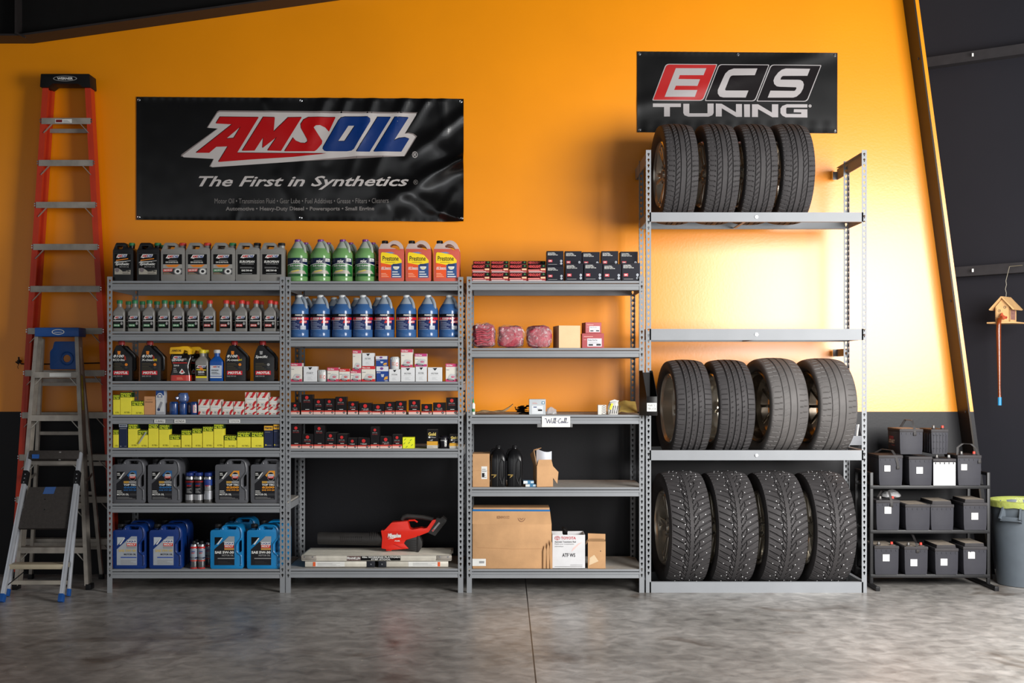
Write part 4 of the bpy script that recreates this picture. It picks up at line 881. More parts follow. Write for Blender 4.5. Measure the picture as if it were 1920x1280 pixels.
def rotor_box(w, h, d):
    mb, p = carton_mesh(w, h, d, DB)
    p.text('COATED', .08,.85,.48,.90, WHITE, 1, .02); p.text('BRAKE SET', .08,.78,.55,.83, WHITE, 1, .02); p.text('FRONT ROTOR', .08,.71,.66,.76, WHITE, 1, .02)
    p.rect(.10,.26,.34,.42,mat((196,56,70),.4),1); p.text('NPK', .14,.30,.30,.38, WHITE, 2, .03)
    for v in (.17, .34): p.disc(.86, v, .065, .075, mat((190,196,206),.4), 1, 12); p.text('R', .83, v - .035, .89, v + .035, DB, 2)
    p.lines(.10,.10,.62,.15,1,GREY,1); return mb
_, h1 = put('brake_box', rotor_box, sx9(848), sx9(1028), sy9(268), Z3[0], 'black box under the leftmost black box, beside the red ones', d=.13)
put('brake_box', rotor_box, sx9(848), sx9(1025), sy9(112), Z3[0] + h1 + .001, 'leftmost tall-standing black box, on top of another black box', d=.13)
for i, (a, b, t) in enumerate(((1042,1228,240),(1234,1425,236),(1429,1619,246),(1624,1811,235))):
    put('brake_box', rotor_box, sx9(a), sx9(b), sy9(t), Z3[0], 'black box with pink logo, front row, %s of four' % nth(i, 4), group='black boxes, front row', d=.115)
for i, (a, b, t) in enumerate(((1036,1212,114),(1216,1397,122),(1412,1588,113),(1607,1789,118))):
    Yb = YF + .14; w = PX(sx9(b), Yb) - PX(sx9(a), Yb) - .001; x = (PX(sx9(a), Yb) + PX(sx9(b), Yb))/2; tt = PZ(sy9(t), Yb) - Z3[0] - .001; lo = tt*.46
    for (q, hh, zz) in (('lower', lo, 0), ('upper', tt - lo, lo + .001)):
        o = rotor_box(w, hh, .115).build('brake_box'); o.location = (x, Yb, Z3[0] + zz); tag(o, 'black box with pink logo, raised back row, %s of four' % nth(i, 4) if q == 'upper' else 'black box hidden beneath the back row of black boxes', 'box', 'black boxes, back row')
# rag bags
def film_mat():
    m = bpy.data.materials.new('crinkled_film'); m.use_nodes = True; nt = m.node_tree; b = nt.nodes['Principled BSDF']; L = nt.links.new
    b.inputs['Base Color'].default_value = (.80, .72, .74, 1); b.inputs['Roughness'].default_value = .12; b.inputs['Specular IOR Level'].default_value = .9
    tc = nt.nodes.new('ShaderNodeTexCoord'); n = nt.nodes.new('ShaderNodeTexNoise'); n.inputs['Scale'].default_value = 24; n.inputs['Detail'].default_value = 5; n.inputs['Distortion'].default_value = 1.8
    L(tc.outputs['Object'], n.inputs['Vector']); r = nt.nodes.new('ShaderNodeMapRange'); r.inputs[1].default_value = .50; r.inputs[2].default_value = .72; r.inputs[3].default_value = .10; r.inputs[4].default_value = .75
    L(n.outputs['Fac'], r.inputs[0]); L(r.outputs[0], b.inputs['Alpha'])
    bp = nt.nodes.new('ShaderNodeBump'); bp.inputs['Strength'].default_value = 1; bp.inputs['Distance'].default_value = .012; L(n.outputs['Fac'], bp.inputs['Height']); L(bp.outputs[0], b.inputs['Normal']); return m
FILM = film_mat()
def rag_bag(seed, w, h, d, side):
    rag = mat((168, 62, 76), .6, var=.3, vscale=40, bump=.8, bscale=34); film = FILM
    root = thing('rag_bag', '', 'bag', group='bags of pink shop rags'); mb = MB(); rs = random.Random(seed); n = 36
    def blob(k, m, amp, fr, seedv):
        st = len(mb.v); rings = []
        for i in range(15):
            t = i/14; s = (1 - abs(2*t - 1)**5)**.5*.5 + .5 if 0 < t < 1 else .42; rings.append((0, d/2, w/2*s*k, d/2*s*k, .001 + (h-.002)*t*k + (1-k)*h*.4, 4.5))
        mb.loft(rings, m, n)
        for i in range(st, len(mb.v)):
            v = Vector(mb.v[i]); q = noise.noise_vector(v*fr + Vector((seedv, 0, 0))); mb.v[i] = (v.x + q.x*amp, v.y + q.y*amp, max(.0005, v.z + q.z*amp*.8))
    blob(.93, rag, .018, 17, seed)
    if side:   # folded rag edges showing on the open side
        for k in range(7):
            zz = h*(.18 + .09*k); mb.tube([(-w*.36 + rs.uniform(-.01,.01), -.002, zz), (-w*.1, -.006, zz + .006), (w*.15, -.004, zz + rs.uniform(-.012,.012)), (w*.34, .002, zz*.9 + .02)], .006, rag, 6)
    mb.build('rags', root); mb = MB(); blob(1.0, film, .016, 24, seed + 9)
    tag(mb.build('plastic_wrap', root), 'clear crinkled plastic wrap'); return root
for i, (a, b, t, s) in enumerate(((80,330,846,1),(334,628,868,0),(634,916,868,0))):
    x, w, h = at(sx9(a), sx9(b), sy9(t), Z3[1]); g = rag_bag(i*5 + 2, w*.94, h, .20, s); place(g, (x, YF + .012, Z3[1]), 'plastic wrapped bag of pink shop rags, %s' % ('leftmost, folded edges showing', 'middle of the three', 'rightmost, next to the beige box')[i])
def beige(w, h, d): return carton_mesh(w, h, d, mat((214, 184, 142), .7, var=.04, bump=.05))[0]
put('cardboard_box', beige, sx9(972), sx9(1200), sy9(878), Z3[1], 'plain beige cardboard box between the rag bags and red boxes', d=.20, rz=R(9))
def red_part(w, h, d):
    mb, p = carton_mesh(w, h, d, mat((168, 70, 74), .55)); p.rect(.24,.10 if h > .07 else .2,.90,.65 if h > .07 else .85,mat((206,204,210),.5),1); y1 = .62 if h > .07 else .8
    p.text('Brake Pad Set', .29, y1 - .13, .70, y1 - .03, INK, 2, .0); p.lines(.29, y1 - .30, .8, y1 - .17, 2, GREY, 2, .3); p.rect(.30,.16 if h > .07 else .26,.50,.26 if h > .07 else .38,INK,2); p.rect(.66,.16 if h > .07 else .26,.86,.28 if h > .07 else .45,DARKGREY,2)
    if h > .07: p.lines(.08,.76,.5,.84,1,mat((220,170,160),.5),1); p.lines(.08,.55,.2,.6,1,mat((220,170,160),.5),1)
    return mb
_, h1 = put('parts_box', red_part, sx9(1213), sx9(1440), sy9(958), Z3[1], 'dull red parts box with white label, lower of the pair', d=.12)
put('parts_box', red_part, sx9(1247), sx9(1416), sy9(846), Z3[1] + h1 + .001, 'dull red parts box with white label, upper of the pair, smaller', d=.13, rz=R(8))
# the shelf of collected orders
def sx10(x): return 870 + x/5.19
def sy10(y): return 660 + y/5.19
z = Z3[2]
mb = MB(); root = thing('glue_bottle', 'small white glue bottle with green tip beside the left rack post', 'bottle', (PX(887.5, .05), .05, z)); mb.loft([(0,0,.011,.011,0,2),(0,0,.012,.012,.004,2),(0,0,.012,.012,.07,2),(0,0,.006,.006,.08,2)], WHITE, 16); Print(mb, -.012, .015, .012, .05, surf=wrap(.012), n=6).rect(0,.1,1,.7,GREEN,1); mb.build('body', root)
mb = MB(); mb.cyl(0, 0, .08, .108, .0065, mat((30, 150, 70), .4), 12, .003); mb.build('cap', root)
def sheet(name, label, cat, x0, x1, y0, y1, z, m, amp, seed, rz=0.0, n=16, thick=.0012, curl=0):
    mb = MB(); V = []
    for k in (0, 1):
        for j in range(n + 1):
            for i in range(n + 1):
                u, v = i/n, j/n; q = noise.noise(Vector((u*3 + seed, v*3, seed*.3))); c = curl*max(0, u - .75)**1.5*6
                V.append(((u - .5)*(x1 - x0), (v - .5)*(y1 - y0), .002 + amp*(.5 + .5*q)*min(1, 4*min(u, 1-u) + .35) + c + k*thick))
    W_ = n + 1; F = []
    for j in range(n):
        for i in range(n): a = j*W_ + i; F.append((a, a+W_, a+W_+1, a+1)); b = a + W_*W_; F.append((b, b+1, b+W_+1, b+W_))
    N2 = W_*W_
    for i in range(n):
        for a, b in ((i, i+1), (n*W_ + i + 1, n*W_ + i), ((i+1)*W_, i*W_), (i*W_ + n, (i+1)*W_ + n)): F.append((a, b, b + N2, a + N2))
    mb.add(V, F, m); o = mb.build(name); o.location = ((x0 + x1)/2, (y0 + y1)/2, z); o.rotation_euler = (0, 0, rz); tag(o, label, cat); return o
KRAFT = mat((206, 176, 132), .7, var=.06); MANILA = mat((204, 176, 96), .6, var=.05)
sheet('paper', 'crumpled tan paper lying flat at the left of the order shelf', 'paper', PX(892), PX(962), .03, .26, z, KRAFT, .036, 3, curl=.08)
mb = MB(); bk = mat((20, 18, 18), .6, var=.2)
for k in range(6): rr = random.Random(k); mb.loft([(rr.uniform(-.04,.04), rr.uniform(.0,.05), .012+.01*rr.random(), .012, .001+.01*k, 2.5), (rr.uniform(-.035,.045), rr.uniform(.0,.05), .026, .018, .02+.006*k, 2.5), (rr.uniform(-.03,.04), rr.uniform(0,.05), .012, .012, .042+.004*k, 2.5)], bk, 10)
mb.tube([(-.055,.02,.05),(-.05,.015,.03),(-.02,.01,.02),(.03,.0,.012),(.055,.0,.004)], .004, bk, 6); mb.tube([(-.03,.0,.004),(0,-.008,.008),(.04,-.006,.004)], .005, bk, 6)
o = mb.build('glove'); o.location = (PX(981, .12), .12, z); tag(o, 'crumpled black glove behind the white box', 'glove')
def order_box(w, h, d):
    mb, p = carton_mesh(w, h, d, mat((186, 192, 196), .5)); p.rect(.16,.05,.84,.58,mat((216,220,224),.45),1); p.rect(.76,.68,.94,.86,mat((70,120,150),.45),1); p.rect(.80,.72,.90,.82,WHITE,2); p.lines(.2,.70,.5,.82,2,mat((196,120,110),.5),1,.35); p.rect(.26,.46,.46,.52,mat((40,60,110),.5),2); p.lines(.5,.26,.80,.42,3,GREY,2,.5); p.rect(.54,.24,.78,.34,INK,2); return mb
put('parts_box', order_box, sx10(633), sx10(796), sy10(458), z, 'pale grey parts box with square blue mark, on the order shelf', d=.10)
def film_blob(name, label, cat, x, y, z, w, h, d, m, seed, amp=.012):
    mb = MB(); rings = [(0,0,w/2*s,d/2*s,h*t,2.4) for t, s in ((0,.8),(.15,1),(.4,.95),(.7,.7),(.9,.4),(1,.15))]; mb.loft(rings, m, 24)
    for i, v in enumerate(mb.v): q = noise.noise_vector(Vector(v)*45 + Vector((seed,0,0))); mb.v[i] = (v[0] + q.x*amp, v[1] + q.y*amp, max(.0006, v[2] + q.z*amp*.7))
    o = mb.build(name, sharp=15); o.location = (x, y, z); tag(o, label, cat); return o
CLEAR = mat((206, 206, 208), .1, spec=.9, alpha=.55, bump=.8, bscale=40, var=0)
film_blob('plastic_bag', 'small crumpled clear plastic bag right of the pale grey box', 'bag', PX(1034, .06), .06, z, .072, .05, .06, CLEAR, 4)
def hatch_box(w, h, d):
    mb, p = carton_mesh(w, h, d, mat((214, 210, 202), .5))
    for k in range(6): v = -.1 + k*.17; p.poly([(.45,max(0,v)),(.72,min(1,v+.16)),(1,max(0,v)),(1,max(0,v)+.05),(.72,min(1,v+.22)),(.45,max(0,v)+.05)] if v > 0 else [(.45,.02),(1,.02),(1,.06),(.45,.06)], DARKGREY, 1)
    return mb
put('parts_box', hatch_box, sx10(1302), sx10(1386), sy10(514), z, 'small white parts box with chevron lines, beside the wrapped parcel', d=.06)
mb = MB(); mb.loft([(0,0,.034,.03,0,4),(0,0,.037,.032,.03,4),(.002,0,.036,.03,.06,3.5),(.006,0,.030,.022,.082,3),(.016,0,.026,.010,.095,3)], mat((196,194,190),.3,bump=.4,bscale=40), 24)
for k in range(5): mb.bar((-.02 + k*.014, -.034, .006), (-.01 + k*.014, -.034, .06), .003, .002, DARKGREY)
mb.bar((-.02, -.0352, .035), (-.006, -.034, .075), .014, .002, YELLOW); mb.tube([(-.02,-.01,.088),(.01,-.012,.098),(.036,-.006,.09)], .004, WHITE, 6)
o = mb.build('wrapped_parcel'); o.location = (PX(1149, .07), .07, z); tag(o, 'white striped wrapped parcel with yellow sticker', 'parcel')
oe = sheet('padded_envelope', 'yellow padded envelope lying beside the black file holder', 'envelope', PX(1161), PX(1199), .06, .33, z + .004, MANILA, .016, 8); oe.rotation_euler = (R(15), 0, R(-3)); oe.location.z += .036
mb = MB(); c = rk3.location.x   # order sign in its clear holder
x0, x1, z0, z1 = PX(1016), PX(1069), PZ(800.3), PZ(780); mb.box(PX(1007.5), PX(1073.5), -.0035, -.001, z0 - .001, PZ(794.5), mat((150,150,150),.1,alpha=.4,var=0)); mb.box(x0, x1, -.0055, -.0038, z0, z1, WHITE); p = Print(mb, x0, z0, x1, z1, -.0056)
NIB = mat((40, 46, 90), .5)
def stroke(pts, w=.012, asp=2.6):   # a pen line on the sign
    for a, b in zip(pts[:-1], pts[1:]):
        d = Vector(((b[0]-a[0])*asp, b[1]-a[1])); n_ = Vector((-d.y, d.x)).normalized()*w*2.2; q = (n_.x/asp, n_.y); p.poly([(a[0]-q[0],a[1]-q[1]),(b[0]-q[0],b[1]-q[1]),(b[0]+q[0],b[1]+q[1]),(a[0]+q[0],a[1]+q[1])], NIB, 1)
stroke([(.10,.74),(.14,.80),(.16,.74),(.19,.36),(.25,.72),(.28,.36),(.35,.82)]); stroke([(.35,.36),(.36,.60)]); stroke([(.36,.36),(.40,.40),(.45,.80),(.43,.84),(.42,.40),(.45,.36),(.50,.82),(.48,.84),(.47,.40),(.50,.36)])
stroke([(.51,.54),(.56,.56)]); stroke([(.68,.72),(.65,.80),(.60,.66),(.58,.44),(.61,.36),(.67,.42)]); stroke([(.74,.54),(.70,.56),(.68,.44),(.70,.36),(.74,.52),(.745,.38),(.77,.40)]); stroke([(.77,.40),(.83,.82),(.81,.84),(.79,.40),(.82,.38)]); stroke([(.82,.38),(.88,.82),(.86,.84),(.84,.40),(.90,.40),(.93,.46)])
o = mb.build('order_sign'); tag(o, 'handwritten white paper sign in clear holder on the shelf beam', 'sign')
# black magazine file clipped between two racks, in front of the posts
root = thing('file_holder', 'black upright file holder with white handwritten label, hung between two racks', 'file holder', (PX(1216, -.09), -.09, PZ(779, -.09))); PLK = mat((20, 18, 18), .35)
def HX(px): return PX(px, -.09) - root.location.x
def HZ(py): return PZ(py, -.09) - root.location.z
mb = MB()
for (xa, xb) in (((1202,1206.5),(1211,1213)), ((1221,1224.5),(1231,1232.5))):
    pass
mb.add([(HX(1201),.085,0),(HX(1201),.085,HZ(695)),(HX(1206.5),.08,HZ(694)),(HX(1212.6),0,HZ(743)),(HX(1212.6),0,0),(HX(1211.2),0,0),(HX(1211.2),0,HZ(743))], [(0,1,2,3,4)], PLK)
def plate(pts, m, t=(.002,0,0)):
    k = len(pts); V = [Vector(q) for q in pts] + [Vector(q) + Vector(t) for q in pts]; mb.add(V, [tuple(range(k)), tuple(range(2*k-1, k-1, -1))] + [(i, (i+1) % k, (i+1) % k + k, i + k) for i in range(k)], m)
mb = MB(); plate([(HX(1212.4),0,0),(HX(1201.5),.088,0),(HX(1201.5),.088,HZ(694.5)),(HX(1206),.06,HZ(694.5)),(HX(1212.4),0,HZ(742))], PLK); mb.build('side_panel', root)
mb = MB(); plate([(HX(1232),0,0),(HX(1221),.088,0),(HX(1221),.088,HZ(694.5)),(HX(1225),.06,HZ(694.5)),(HX(1232),0,HZ(742))], PLK); mb.build('side_panel', root)
mb = MB(); mb.box(HX(1201.5), HX(1222), .086, .0885, 0, HZ(698), PLK); mb.build('back_panel', root)
mb = MB(); mb.box(HX(1212.4), HX(1232), 0, .003, 0, HZ(743), PLK, .001); p = Print(mb, HX(1213), HZ(771), HX(1231.3), HZ(755.2), -.0004); p.rect(0,0,1,1,WHITE,1); p.text('PARTS', .1,.55,.85,.85, INK, 2, .0, .1); p.text('TRUCK', .06,.15,.95,.45, INK, 2, .0, .1); mb.build('front_panel', root)
mb = MB(); mb.add([(HX(1212.4),0,.002),(HX(1232),0,.002),(HX(1221),.087,.002),(HX(1201.5),.087,.002)], [(0,1,2,3)], PLK); mb.build('bottom_panel', root)
# fourth shelf
def sx11(x): return 870 + x/4.267
def sy11(y): return 820 + y/4.267
z = Z3[3]
def ship_box(w, h, d):
    mb, p = carton_mesh(w, h, d, CARD); p.rect(.52,.24,.86,.62,WHITE,1); p.lines(.56,.28,.82,.58,5,GREY,2,.4); p.rect(.56,.3,.7,.42,INK,3); p.rect(0,.49,1,.495,CARD_IN,1); return mb
put('cardboard_box', ship_box, 885.8, sx11(205), sy11(130), z, 'brown cardboard box with white shipping label, left of black bottles', d=.2)
def black_bottle(w=.105, h=.285, d=.11):
    root = thing('oil_bottle', '', 'bottle', group='empty-labelled black bottles'); mb = MB(); cy = d/2
    mb.loft([(0,cy,w*.48,d*.48,0,5),(0,cy,w*.5,d*.5,.006,5),(0,cy,w*.5,d*.5,h*.66,5),(0,cy,w*.48,d*.48,h*.74,4),(0,cy,w*.33,d*.34,h*.86,3),(0,cy,w*.14,d*.14,h*.92,2),(0,cy,w*.13,d*.13,h*.95,2)], JBLACK, 32)
    mb.tube([(w*.22,-.002,h*.08),(w*.10,-.003,h*.22),(w*.10,-.003,h*.56),(w*.2,-.002,h*.68),(w*.36,-.001,h*.62),(w*.38,-.001,h*.26),(w*.22,-.002,h*.10)], .0035, JBLACK, 6); mb.tube([(-w*.08,-.002,h*.02),(-w*.08,-.003,h*.70),(-w*.05,.02,h*.84)], .003, JBLACK, 6)
    p = Print(mb, -w*.45, h*.2, -w*.1, h*.34, -.001); p.rect(0,.6,1,.72,mat((170,140,70),.4),1); p.poly([(.3,.1),(.6,.55),(.9,.5)],mat((170,140,70),.4),1); mb.build('body', root)
    mb = MB(); mb.tube([(-w*.12,cy,h*.90),(-w*.36,cy,h*.88),(-w*.48,cy,h*.78),(-w*.48,cy,h*.62)], .011, JBLACK, 8); mb.build('handle', root)
    mb = MB(); cap_ribbed(mb, 0, cy, h*.94, h, w*.16, CAPK, 16); mb.build('cap', root); return root
bb = black_bottle(h=PZ(sy11(62), YF+.05) - z)
place(bb, (PX(sx11(275), YF+.05), YF, z), 'unlabelled black plastic bottle, left of the pair'); place(bb, (PX(sx11(407), YF+.05), YF, z), 'unlabelled black plastic bottle, right of the pair')
def bulb_pack(w, h, d):
    mb, p = carton_mesh(w, h, d, mat((60, 120, 160), .35)); p.rect(.0,.1,.4,.9,WHITE,1); p.rect(.7,.2,1,.8,mat((190,206,216),.4),1); return mb
_, h1 = put('bulb_box', bulb_pack, sx11(492), sx11(578), sy11(372), z, 'small blue and white bulb box on the shelf, lower of two', d=.05)
put('bulb_box', bulb_pack, sx11(474), sx11(560), sy11(344), z + h1 + .001, 'small blue and white bulb box, upper of two', d=.05, rz=R(8))
root = thing('open_carton', 'opened brown carton with white foam sheet sticking out', 'box', (PX(sx11(648), YF), YF, z), R(12)); w = .112; h = PZ(sy11(230), YF) - z
mb = MB(); t = .003; d = .11
for b_ in ((-w/2, w/2, 0, t, 0, h), (-w/2, w/2, d-t, d, 0, h), (-w/2, -w/2+t, t, d-t, 0, h), (w/2-t, w/2, t, d-t, 0, h), (-w/2, w/2, 0, d, 0, t)): mb.box(*b_, CARD)
mb.build('carton', root)
mb = MB(); mb.add([(-w/2,0,h),(w/2,0,h),(w/2-.012,-.004,h+.045),(-w/2+.012,-.004,h+.045),(-w/2,t,h),(w/2,t,h),(w/2-.012,-.001,h+.045),(-w/2+.012,-.001,h+.045)], [(0,1,2,3),(7,6,5,4),(3,2,6,7),(1,5,6,2),(0,3,7,4)], CARD); mb.build('flap', root)
mb = MB(); mb.add([(-w/2,.01,h),(-w/2,d-.01,h),(-w/2-.025,d-.01,h+.075),(-w/2-.02,.01,h+.11),(-w/2+t,.01,h),(-w/2+t,d-.01,h),(-w/2-.022,d-.01,h+.078),(-w/2-.017,.01,h+.113)], [(0,1,2,3),(7,6,5,4),(3,2,6,7),(1,5,6,2),(0,3,7,4)], CARD); mb.tube([(-w/2-.02,.01,h+.11),(-w/2,.0,h+.115),(-w/2+.03,.0,h+.125)], [.004,.005,.002], CARD_IN, 5); mb.build('flap', root)
mb = MB(); mb.add([(w/2,.0,h),(w/2,d,h),(w/2+.035,d-.01,h-.02),(w/2+.038,.0,h-.04),(w/2,.0,.06),(w/2+.03,.0,.02)], [(0,1,2,3),(0,3,5,4)], CARD); mb.build('flap', root)
mb = MB(); V = []; n = 14; fm = mat((206, 210, 218), .6, var=.03)
for i in range(n + 1):
    a = i/n; x = -w*.42 + a*w*.95; y = .055 - .03*math.sin(math.pi*a); V += [(x, y, .02), (x, y - .004, h + .118 - .02*a - .012*math.sin(math.pi*a)), (x, y + .004, .02), (x, y + .001, h + .118 - .02*a - .012*math.sin(math.pi*a))]
F = []
for i in range(n): a = 4*i; F += [(a, a+4, a+5, a+1), (a+2, a+3, a+7, a+6), (a+1, a+5, a+7, a+3)]
mb.add(V, F, fm); mb.build('foam_sheet', root)
# bottom shelf
z = Z3[4]
root = thing('cardboard_carton', 'large creased brown carton with blue tape along its top edge', 'box', (PX(960, YF), YF, z)); w = PX(sx11(700), YF) - PX(885.6, YF); h = PZ(sy11(690), YF) - z; hf = PZ(sy11(590), YF) - z; d = .40
mb = MB(); mb.box(-w/2, w/2, .0, d, 0, h, CARD, .004)
mb.add([(-w/2,.0,h-.002),(w/2,.0,h-.002),(w/2-.01,.035,hf),(-w/2,.045,hf),(-w/2,d,h),(w/2,d,h),(w/2-.01,d-.03,hf),(-w/2,d-.03,hf)], [(0,1,2,3),(3,2,6,7),(1,5,6,2),(0,3,7,4),(4,7,6,5)], CARD)
p = Print(mb, -w/2, 0, w/2, h, -.0004); p.rect(-.0,.06,.17,.22,WHITE,1); p.rect(.085,.12,.15,.17,GREY,2); p.poly([(.06,.475),(.5,.44),(.9,.445),(.9,.44),(.5,.435),(.06,.468)],CARD_IN,1)
sl = (hf - h); p = Print(mb, 0, 0, 1, 1, surf=lambda X, Z, l: (-w/2 + X*w, .040*Z - .0012 - l, h + sl*Z)); p.text('KENWOOD', .31,.38,.47,.60, mat((140,100,70),.8), 1, .02); p.disc(.62,.50,.05,.36,mat((150,110,80),.8),1,16,.8); p.disc(.62,.5,.03,.2,mat((150,110,80),.8),1,12,.6); p.disc(.66,.66,.012,.06,mat((90,50,34),.7),2)
mb.build('carton', root)
mb = MB(); st = mat((24, 104, 164), .4); mb.add([(-w/2,.042,hf-.004),(w/2-.01,.031,hf-.004),(w/2-.01,.034,hf+.008),(-w/2,.044,hf+.010),(w/2-.01,.10,hf+.001),(-w/2,.10,hf+.001)], [(0,1,2,3),(3,2,4,5)], st); tag(mb.build('tape', root), 'blue tape strip')
mb = MB(); mb.box(-w/2 + .002, w/2 - .01, .11, .30, hf - .002, hf + .012, CARD); mb.build('top_flap', root)
mb = MB()
for k, px in enumerate((640, 665, 688)): x = PX(sx11(px), YF - .006) - root.location.x; mb.prism([(x - .006 + .003*k, .003), (x + .012 + .002*k, .003), (x + .014, .135 + .02*k), (x + .004, .16 + .02*k), (x - .006, .12)], -.012 - .002*k, -.008 - .002*k, CARD, bev=.001)
mb.build('torn_edge', root)
root = thing('fluid_carton', 'open white carton with red lettering beside the large brown carton', 'box', (PX(sx11(838), YF), YF, z)); w = PX(sx11(970), YF) - PX(sx11(709), YF); h = PZ(sy11(778), YF) - z; d = .2; hb = PZ(sy11(748), YF + d) - z
mb = MB(); t = .003; WC = mat((216, 216, 218), .55)
for b_ in ((-w/2, w/2, 0, t, 0, h), (-w/2, w/2, d-t, d, 0, hb), (-w/2, -w/2+t, t, d-t, 0, h), (w/2-t, w/2, t, d-t, 0, h), (-w/2, w/2, 0, d, 0, t)): mb.box(*b_, WC)
mb.add([(w/2-t,t,h),(w/2,t,h),(w/2,d,hb),(w/2-t,d,hb),(w/2,d,h),(w/2-t,d,h)], [(0,1,2,3),(1,4,2),(0,3,5)], WC)
p = Print(mb, -w/2, 0, w/2, h, -.0005); tr_ = mat((190, 40, 50), .5)
def ovals(u, v, s, L):
    p.disc(u, v, .085*s, .062*s, tr_, L, 20, .84); p.disc(u, v + .012*s, .055*s, .026*s, tr_, L, 16, .76); p.disc(u, v - .006*s, .024*s, .05*s, tr_, L, 16, .66)
ovals(.15,.905,1,1); p.text('TOYOTA', .265,.865,.72,.945, tr_, 1, .025)
p.text('Automatic Transmission Fluid', .07,.77,.72,.82, DARKGREY, 1, .01); p.text('Fluide pour transmission', .07,.70,.66,.75, GREY, 1, .01); p.text('automatique', .07,.63,.34,.68, GREY, 1, .01)
p.text('ATF WS', .30,.345,.70,.455, INK, 1, .02); p.poly([(.58,.50),(.64,.62),(.80,.75),(.92,.78),(.80,.70),(.68,.58)], mat((232,196,190),.6), 1); p.lines(.07,.05,.92,.10,1,GREY,1,.35); p.lines(.55,.1,.92,.13,1,GREY,1,.5)
p = Print(mb, -w/2, h, w/2, hb, d - t - .0008); p.text('TOYOTA', .26,.2,.66,.82, tr_, 1, .025); p.disc(.14,.5,.08,.4,tr_,1,20,.8); mb.build('carton', root)
mb = MB(); 
for k in range(5): mb.loft([(.01*math.sin(k*2), .02*math.cos(k), .010, .010, -.02 + .008*k, 2.3), (.012*math.sin(k*3), .015*math.cos(k*2), .016, .014, .0 + .008*k, 2.3), (.012*math.sin(k), .01, .008, .008, .012 + .008*k, 2.3)], bk, 8)
o = mb.build('rag'); o.location = (PX(sx11(806), .1), .05 + YF, z + h + .004); tag(o, 'wad of black cloth on the open white carton', 'rag')
root = thing('open_carton', 'small opened brown carton right of the white carton', 'box', (PX(sx11(1062), YF), YF, z), R(-4)); w = PX(sx11(1133), YF) - PX(sx11(992), YF); h = PZ(sy11(835), YF) - z; d = .13
mb = MB()
for b_ in ((-w/2, w/2, 0, t, 0, h), (-w/2, w/2, d-t, d, 0, h), (-w/2, -w/2+t, t, d-t, 0, h), (w/2-t, w/2, t, d-t, 0, h), (-w/2, w/2, 0, d, 0, t)): mb.box(*b_, CARD)
p = Print(mb, -w/2, 0, w/2, h, -.0004); p.poly([(.06,.12),(.6,.28),(.36,.52),(.10,.40)], mat((222,196,160),.5), 1); p.disc(.72,.66,.025,.02,DARKGREY,1); mb.build('carton', root)
for (a, b_, c_, e_) in (((-w/2,0,h),(w/2,0,h),(w/2-.012,.06,h+.012),(-w/2+.008,.06,h+.012)), ((-w/2,d,h),(w/2,d,h),(w/2,d+.006,h+.035),(-w/2,d+.006,h+.038)), ((-w/2,0,h),(-w/2,d,h),(-w/2-.012,d-.01,h-.012),(-w/2-.014,.02,h-.022))):
    mb = MB(); plate([a, b_, c_, e_], CARD, (0, .0, .0025)); mb.build('flap', root)
